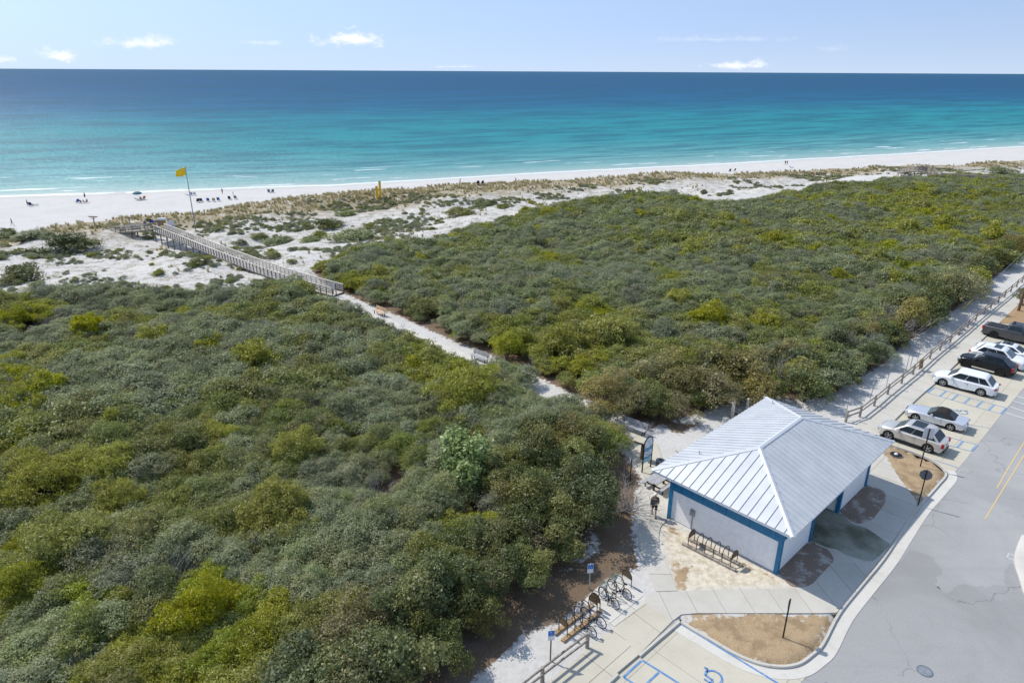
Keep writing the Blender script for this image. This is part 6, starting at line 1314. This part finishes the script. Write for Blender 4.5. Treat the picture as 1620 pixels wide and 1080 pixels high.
p, a = park((1403.7, 694), (1467, 715.5), 1.9, 2.86); vehicle('champagne crossover with a dark sunroof, nearest the building', p, a, dict(suv, paint='car_champagne', sunroof=(.35, .82), roofrails='chrome', cladding='car_trim'))
p, a = park((1448, 665), (1501.5, 680.5), 1.83, 2.58); vehicle('silver convertible with its black soft top raised', p, a, dict(name='convertible', cat='car', L=4.57, W=1.83, H=1.37, wb=2.58, fo=.95, r=.33, belt=.90, hood=.90, lip=.72, tailz=.93, rise=.03, gh=(.62, -.05, -.88, -1.55), side=((.22, .97),), doors=(-.55,), rim='rim_silver', spokes=5, paint='car_silver', cabmat='soft_top', soft=True, lamp='wide', clear_tail=True, tumble=.3, wh=(.14, .72)))
p, a = park((1490.4, 610.5), (1549.6, 626), 2.0, 3.07); vehicle('long white three-row crossover with tinted windows beside the blue hatching', p, a, dict(suv, name='suv', L=5.15, W=1.98, H=1.79, wb=3.07, fo=.97, r=.39, belt=1.10, hood=1.11, lip=.90, gh=(1.38, .52, -1.7, -2.34), doors=(.68, -.4), paint='car_white', lamp='wide', spokes=7))
p, a = park((1527.6, 581), (1580.7, 595), 1.93, 2.86); vehicle('black luxury suv with dark wheels and silver side steps', p, a, dict(suv, paint='car_black', rim='rim_dark', cladding='chrome', gh=(1.15, .34, -1.3, -2.12), roofrails='car_black'))
hd = a; q = p + (LU(1, 0) - LU(0, 0)) * 2.75 - VX * .5
vehicle('white suv backed in with its nose to the road', q, hd + math.pi, dict(suv, L=4.98, W=1.97, H=1.75, wb=2.9, fo=.98, paint='car_white', sunroof=(.45, .8), belt=1.08, roofrails='chrome', lamp='wide'))
q2 = q + (LU(1, 0) - LU(0, 0)) * 2.75 + VX * .35
vehicle('white sedan with a dark glass roof between the suv and the pickup', q2, hd, dict(name='sedan', cat='car', L=4.9, W=1.86, H=1.45, wb=2.83, fo=.95, r=.34, belt=.94, hood=.93, lip=.72, tailz=1.02, gh=(1.0, .2, -1.0, -2.0), side=((.02, .48), (.5, .97)), doors=(.5, -.45), rim='rim_silver', paint='car_white', sunroof=(.2, .95), lamp='wide'))
# pickup: tail to the sidewalk
f_ = P(1571, 534.5, .016); dr_ = Vector((math.cos(hd + math.pi), math.sin(hd + math.pi), 0)); nn_ = Vector((-dr_.y, dr_.x, 0)); nn_ = nn_ if nn_.dot(f_) > 0 else -nn_
pc_ = f_ + dr_ * 1.8 + nn_ * .93
pk = vehicle('dark grey pickup truck with a covered bed beyond the white cars', pc_, hd + math.pi, dict(name='pickup_truck', cat='truck', L=5.9, W=2.03, H=1.93, wb=3.6, fo=1.0, r=.41, belt=1.25, hood=1.24, lip=.98, tailz=1.25, rise=.0, gh=(1.15, .5, -.72, -.95), side=((.0, .45), (.48, .97)), doors=(.75, -.1), rim='rim_dark', paint='car_grey', sunroof=(.1, .9), lamp='tall', tumble=.22))
for k in range(4): mb = MB(); mb.box((-1.28 - k * .42, 0, 1.262), (.405, 1.6, .035)); mb.build('bed_cover_panel', MATS['car_trim'], pk)
for s_ in (-1, 1): mb = MB(); mb.bar((-1.0, s_ * .97, 1.225), (-2.75, s_ * .97, 1.225), .06, .03); mb.build('bed_rail', MATS['chrome'], pk)

# ------------------------------------------------------------------ people
def body_mesh(pose, fingers=False):
    """continuous skinned figure, 1.75 m tall, facing +x; returns mesh with materials by region"""
    V_ = []; E_ = []; Rd = []; lab = []
    def v(p, r, l): V_.append(p); Rd.append(r); lab.append(l); return len(V_) - 1
    def e(a, b_): E_.append((a, b_))
    hipz = .93; seat = pose == 'sit'
    if seat: hipz = .36
    lean = -.18 if seat else 0.03
    pel = v((0, 0, hipz), .135, 2); wst = v((lean * .3, 0, hipz + .17), .125, 1); che = v((lean * .7, 0, hipz + .38), .145, 1); nb = v((lean, 0, hipz + .54), .075, 0); hd_ = v((lean + .015, 0, hipz + .66), .095, 0); ht = v((lean + .01, 0, hipz + .78), .085, 3)
    e(pel, wst); e(wst, che); e(che, nb); e(nb, hd_); e(hd_, ht)
    for sd_ in (-1, 1):
        hj = v((0.0, sd_ * .10, hipz - .04), .095, 2); e(pel, hj)
        if seat: kn, an, to = (.42, sd_ * .13, .34), (.72, sd_ * .13, .1), (.84, sd_ * .14, .12)
        else:
            st = {'walk': .24 * sd_, 'stand': .02 * sd_}[pose]; kn, an, to = (st * .55 + .03, sd_ * .11, .49), (st - (.06 if st < 0 else 0), sd_ * .11, .09 + (.05 if st < -.1 else 0)), (st + .15, sd_ * .125, .035)
        th_ = v(tuple((np.array((0, sd_ * .105, hipz - .06)) * .5 + np.array(kn) * .5)), .082, 2); k_ = v(kn, .058, 0); cf = v(tuple(np.array(kn) * .65 + np.array(an) * .35), .058, 0); a_ = v(an, .038, 0); t_ = v(to, .034, 0); e(hj, th_); e(th_, k_); e(k_, cf); e(cf, a_); e(a_, t_)
        sh = v((lean * .9, sd_ * .185, hipz + .47), .062, 1); e(che, sh)
        if seat: el_, wr = (.05, sd_ * .27, hipz + .2), (.28, sd_ * .2, hipz + .12)
        else: sw = {'walk': -.14 * sd_, 'stand': .02}[pose]; el_, wr = (sw * .4, sd_ * .235, hipz + .2), (sw + .06, sd_ * .25, hipz - .04)
        ua = v(tuple((np.array((lean * .9, sd_ * .2, hipz + .45)) + np.array(el_)) / 2), .048, 1); eb = v(el_, .04, 1 if fingers else 0); fm = v(tuple(np.array(el_) * .6 + np.array(wr) * .4), .038, 1 if fingers else 0); w_ = v(wr, .027, 0); e(sh, ua); e(ua, eb); e(eb, fm); e(fm, w_)
        d = np.array(wr) - np.array(el_); d = d / np.linalg.norm(d); pm = v(tuple(np.array(wr) + d * .07), .032, 0); e(w_, pm)
        if fingers:
            for k, (ox, L_) in enumerate(((-.03, .075), (-.01, .085), (.01, .08), (.03, .065))):
                b0 = np.array(wr) + d * .1 + np.array((ox, 0, 0)); f1 = v(tuple(b0), .010, 0); f2 = v(tuple(b0 + d * L_ * .55 + np.array((0, -sd_ * .008, 0))), .009, 0); f3 = v(tuple(b0 + d * L_ + np.array((0, -sd_ * .025, 0))), .008, 0); e(pm, f1); e(f1, f2); e(f2, f3)
            b0 = np.array(wr) + d * .045 + np.array((.035, 0, 0)); f1 = v(tuple(b0), .011, 0); f2 = v(tuple(b0 + d * .04 + np.array((.02, -sd_ * .01, 0))), .010, 0); e(pm, f1); e(f1, f2)
        else: hn_ = v(tuple(np.array(wr) + d * .15), .02, 0); e(pm, hn_)
    me = bpy.data.meshes.new('body'); me.from_pydata(V_, E_, []); bm = bmesh.new(); bm.from_mesh(me); sk = bm.verts.layers.skin.verify(); bm.verts.ensure_lookup_table()
    for i, vv in enumerate(bm.verts): vv[sk].radius = (Rd[i], Rd[i]); vv[sk].use_root = (i == 0)
    for vv in bm.verts:
        if lab[vv.index] == 1 and Rd[vv.index] > .11: vv[sk].radius = (Rd[vv.index] * 1.2, Rd[vv.index] * .85)
    bm.to_mesh(me); bm.free(); ob = bpy.data.objects.new('tmp', me); C.objects.link(ob); ob.modifiers.new('s', 'SKIN').use_smooth_shade = True; ss_ = ob.modifiers.new('d', 'SUBSURF'); ss_.levels = ss_.render_levels = 1
    dg = bpy.context.evaluated_depsgraph_get(); m2 = bpy.data.meshes.new_from_object(ob.evaluated_get(dg)); bpy.data.objects.remove(ob, do_unlink=True)
    A_ = np.array([V_[a] for a, b_ in E_]); Bq = np.array([V_[b_] for a, b_ in E_]); lb = np.array([(lab[a], lab[b_]) for a, b_ in E_]); mi_l = []
    for pz_ in m2.polygons:
        c_ = np.array(pz_.center); ab = Bq - A_; tt = np.clip(((c_ - A_) * ab).sum(1) / (ab ** 2).sum(1), 0, 1); dd_ = np.linalg.norm(A_ + ab * tt[:, None] - c_, axis=1); k = int(np.argmin(dd_)); l = lb[k][0] if tt[k] < .5 else lb[k][1]
        if l == 0 and c_[2] > hipz + .70 and c_[0] < lean + .07: l = 3
        mi_l.append(int(l))
    m2.polygons.foreach_set('material_index', mi_l); m2.polygons.foreach_set('use_smooth', [True] * len(m2.polygons)); m2.name = 'body'
    return m2, np.array(mi_l), hipz, lean
BODY = {k: body_mesh(k) for k in ('walk', 'stand', 'sit')}
def person(label, p, face, pose, top, bottom, hair='hair_dark', sc=1.0, group='people on the beach'):
    m0, mi_l, hp, ln = BODY[pose]; me = m0.copy(); me.materials.clear()
    for q_ in ('skin', top, bottom, hair): me.materials.append(MATS[q_])
    me.polygons.foreach_set('material_index', mi_l.tolist()); o = empty('person', p, face, label, 'person', group); b_ = link('body', me, o); b_.scale = (sc,) * 3
    return o
# walker on the garden path, seen from behind
bm_, mi_l, hp, ln = body_mesh('walk', True); wp = P(1034, 816, KT); o = empty('person', (wp.x, wp.y, KT), R(78), 'person walking away in a brown jacket, dark shorts and white cap with a grey backpack', 'person')
bm_.materials.clear()
for q_ in ('skin', 'skin', 'skin', 'hair_dark'): bm_.materials.append(MATS[q_])
link('body', bm_, o)
def garment(name, sel, mat, grow):
    vv = np.array([tuple(x.co) for x in bm_.vertices]); nn_v = np.array([tuple(x.normal) for x in bm_.vertices]); fs = [tuple(pz_.vertices) for pz_, m_ in zip(bm_.polygons, mi_l) if m_ in sel]; ids = sorted({i for f_ in fs for i in f_}); mp_ = {i: k for k, i in enumerate(ids)}
    mb = MB(); mb.add((vv + nn_v * grow)[ids], [tuple(mp_[i] for i in f_) for f_ in fs]); me = mb.mesh(name, MATS[mat], 80, fixn=False); return link(name, me, o)
garment('jacket', (1,), 'shirt_olive', .028); garment('shorts', (2,), 'cloth_black', .022)
mb = MB(); mb.lathe([(0, .155), (.06, .145), (.1, .11), (.118, .04), (.12, .0)], 14, (ln + .01, 0, hp + .70)); mb.box((ln + .15, 0, hp + .71), (.12, .16, .018)); mb.build('cap', MATS['cap_white'], o, 40)
mb = MB(); mb.box((-.17, 0, hp + .33), (.16, .28, .4)); bag = mb.build('backpack', MATS['bag_grey'], o); bv = bag.modifiers.new('b', 'BEVEL'); bv.width = .05; bv.segments = 2
for s_ in (-1, 1): mb = MB(); mb.tube([(-.12, s_ * .1, hp + .52), (.03, s_ * .13, hp + .58), (.15, s_ * .13, hp + .42), (.1, s_ * .15, hp + .2), (-.1, s_ * .14, hp + .16)], .02, 6); mb.build('strap', MATS['cloth_black'], bag)
mb = MB()
for s_, x in ((-1, -.24), (1, .24)): mb.box((x + .06, s_ * .117, .03 if x > 0 else .07), (.27, .1, .07))
mb.build('shoes', MATS['bag_grey'], o)
def BG(px, py): q = on_ground(px, py); return q
person('person in a dark red top striding along the back of the beach at far left', BG(20, 357), R(200), 'walk', 'cloth_red', 'cloth_grey')
person('person standing beside the beach chairs at far left', BG(44, 326), R(70), 'stand', 'cloth_pink', 'cloth_navy')
person('person in black standing on the sand right of the flagpole', BG(352, 307), R(60), 'stand', 'cloth_black', 'cloth_black')
person('small child standing on the sand right of the person in black', BG(369, 309), R(60), 'stand', 'cloth_sand', 'cloth_grey', sc=.62)
person('person walking near the water, left of the two walkers', BG(728, 289), R(-20), 'walk', 'skin', 'cloth_navy')
person('person in dark clothes walking near the water, right of the two walkers', BG(816, 287), R(200), 'walk', 'cloth_black', 'cloth_navy')
person('left person of a standing pair far along the shore', BG(1242, 261), R(90), 'stand', 'cloth_black', 'cloth_black'); person('right person of a standing pair far along the shore', BG(1245, 261), R(90), 'stand', 'cloth_red', 'cloth_navy')
lz = BWC[-1].z + .03
person('person in dark clothes at the left rail of the boardwalk landing', P(231, 362, lz - .25), R(140), 'stand', 'cloth_grey', 'cloth_navy', group='people on the boardwalk'); person('person in a bright blue shirt on the boardwalk landing', P(244, 361, lz), R(140), 'stand', 'cloth_blue', 'cloth_sand', group='people on the boardwalk'); person('person just behind the blue shirt on the boardwalk landing', P(240, 359, lz), R(120), 'stand', 'cloth_navy', 'cloth_black', group='people on the boardwalk')
# beach chairs, loungers, umbrellas
CHM = {}
def chair(label, p, rz, cloth, low=True):
    if cloth not in CHM:
        a = MB(); a.plate([(-.28, -.3, .24), (.3, -.3, .3), (.3, .3, .3), (-.28, .3, .24)], (0, 0, 1), .03); b_ = MB(); b_.plate([(-.28, -.3, .26), (-.62, -.3, .98), (-.62, .3, .98), (-.28, .3, .26)], (.9, 0, .4), .03); f_ = MB()
        for s_ in (-.31, .31): f_.tube([(.3, s_, .0), (.28, s_, .32), (-.3, s_, .25), (-.65, s_, 1.0)], .02, 5); f_.tube([(.1, s_, .5), (-.45, s_, .52), (-.2, s_, 0)], .02, 5)
        CHM[cloth] = (a.mesh('seat', MATS[cloth]), b_.mesh('backrest', MATS[cloth]), f_.mesh('frame', MATS['galv']))
    o = empty('beach_chair', p, rz, label, 'beach chair', 'folding beach chairs'); [link(n_, m_, o) for n_, m_ in zip(('seat', 'backrest', 'frame'), CHM[cloth])]; o.scale = (1.15,) * 3; return o
def lounger(label, p, rz, cloth):
    o = empty('beach_lounger', p, rz, label, 'lounger', 'beach loungers'); mb = MB(); mb.box((.25, 0, .32), (1.2, .62, .06)); mb.build('seat', MATS[cloth], o); mb = MB(); mb.box((-.62, 0, .52), (.75, .62, .06), 0, 0, Matrix.Rotation(R(35), 3, 'Y')); mb.build('backrest', MATS[cloth], o)
    for x in (-.3, .75):
        for s_ in (-.28, .28): mb = MB(); mb.box((x, s_, .14), (.05, .05, .34)); mb.build('leg', MATS['wood_pale'], o)
SEAW = R(110)
chair('dark blue beach chair beside the standing person at far left', BG(49, 326), SEAW, 'cloth_navy'); lounger('dark lounger right of the standing person at far left', BG(55, 325.5), R(20), 'cloth_teal')
chair('bright blue beach chair left of the closed umbrella', BG(122, 321), R(150), 'cloth_blue'); person('seated person in navy left under the closed umbrella', BG(128, 322), R(100), 'sit', 'cloth_navy', 'cloth_navy'); person('seated person in pink below the closed umbrella', BG(133, 322), R(80), 'sit', 'cloth_pink', 'cloth_grey'); person('seated person in red right of the closed umbrella', BG(138, 321), R(140), 'sit', 'cloth_red', 'cloth_navy')
lounger('dark lounger under the open umbrella', BG(219, 317), R(20), 'cloth_navy'); chair('tan beach chair under the open umbrella', BG(227, 316), R(150), 'cloth_orange'); person('seated person beneath the open umbrella', BG(223, 316.5), R(100), 'sit', 'cloth_grey', 'cloth_navy')
def umbrella(label, p, h_, r_, cloth, closed=False, lean=0.0):
    o = empty('beach_umbrella', p, 0, label, 'umbrella', 'beach umbrellas'); o.rotation_euler = (lean, lean * .5, 0); mb = MB(); mb.tube([(0, 0, -.2), (0, 0, h_)], .025, 6); mb.build('pole', MATS['sign_white'], o); mb = MB()
    if closed: mb.lathe([(.03, h_ - 1.4), (.2, h_ - 1.2), (.17, h_ - .6), (.06, h_ - .1), (0, h_ + .05)], 10)
    else: mb.lathe([(r_, h_ - .5), (r_ * .97, h_ - .42), (r_ * .7, h_ - .16), (r_ * .35, h_ - .03), (0, h_ + .02)], 12)
    mb.build('canopy', MATS[cloth], o, 50)
umbrella('open slate-blue beach umbrella left of the flagpole', BG(219, 316), 2.3, 1.25, 'cloth_teal', lean=.12); umbrella('closed navy beach umbrella between the seated groups at left', BG(136, 319.5), 2.7, .3, 'cloth_navy', True)
CH = [(313, 320, 'cloth_black', 'black beach bag chair at the left end of the chair row'), (319, 319.5, 'cloth_navy', 'navy beach chair, second from left in the chair row'), (330, 319, 'cloth_blue', 'blue beach chair in the middle of the chair row'), (338.5, 319, 'cloth_sand', 'yellowish beach chair in the chair row'), (346, 318, 'cloth_blue', 'blue beach chair at the right end of the chair row'), (364, 316, 'cloth_black', 'black beach chair right of the chair row'), (373, 315, 'cloth_grey', 'grey beach chair furthest right near the chair row'), (426, 305, 'cloth_teal', 'left of two teal beach chairs near the water'), (431, 305, 'cloth_teal', 'right of two teal beach chairs near the water'), (755, 292, 'cloth_black', 'left dark beach chair of the far pair on the sand'), (762, 292, 'cloth_black', 'right dark beach chair of the far pair on the sand'), (1154, 271.5, 'cloth_black', 'left dark chair of the pair far right on the beach'), (1161, 271, 'cloth_black', 'right dark chair of the pair far right on the beach')]
for px, py, cl, lb in CH: chair(lb, BG(px, py), SEAW + random.uniform(-.3, .3), cl)
person('person seated among gear directly behind the flagpole', BG(303, 309), R(100), 'sit', 'cloth_blue', 'cloth_navy'); lounger('blue lounger directly behind the flagpole', BG(299, 310), R(25), 'cloth_blue'); chair('white beach chair behind the flagpole at right', BG(308, 309), SEAW, 'cloth_white')
lounger('blue beach mat lounger far right near the standing pair', BG(1252, 266), R(15), 'cloth_blue'); 
p = BG(1287, 276); o = empty('driftwood_table', p, .2, 'small tan wooden table at the dune edge far right', 'table'); mb = MB(); mb.box((0, 0, .7), (2.4, .8, .12)); mb.build('top', MATS['wood_tan'], o)
for x in (-1, 1): mb = MB(); mb.box((x, 0, .3), (.12, .6, .75)); mb.build('leg', MATS['wood_tan'], o)
# information post at the foot of the boardwalk
p = P(530, 468, .1); o = empty('trail_sign', p, R(-20), 'dark trail post with a white notice at the foot of the boardwalk', 'sign')
for s_ in (-.22, .22): mb = MB(); mb.box((s_, 0, .75), (.1, .1, 1.8)); mb.build('post', MATS['wood_dark'], o)
mb = MB(); mb.plate([(-.3, -.07, .75), (.1, -.07, .75), (.1, -.07, 1.75), (-.3, -.07, 1.75)], (0, 1, 0), .02); mb.build('notice', MATS['sign_white'], o)
# beach house at the right edge
hp_ = P(1648, 274, -1.5); o = empty('beach_house', hp_, R(20), 'pale blue-grey beach house at the far right edge', 'house'); mb = MB(); mb.box((3, 3, 1.6), (6, 6, 5)); mb.build('wall', MATS['house_blue'], o)
mb = MB(); mb.add([(-.5, -.5, 4.1), (6.5, -.5, 4.1), (6.5, 6.5, 4.1), (-.5, 6.5, 4.1), (3, 3, 6)], [(0, 1, 4), (1, 2, 4), (2, 3, 4), (3, 0, 4), (3, 2, 1, 0)]); mb.build('roof', MATS['house_white'], o)
for x in (1.2, 3.6): mb = MB(); mb.box((x, -.02, 2.4), (1.1, .08, 1.3)); wn_ = mb.build('window', MATS['house_white'], o); mb = MB(); mb.box((x, -.05, 2.4), (.9, .06, 1.1)); mb.build('pane', MATS['glass_dark'], wn_)
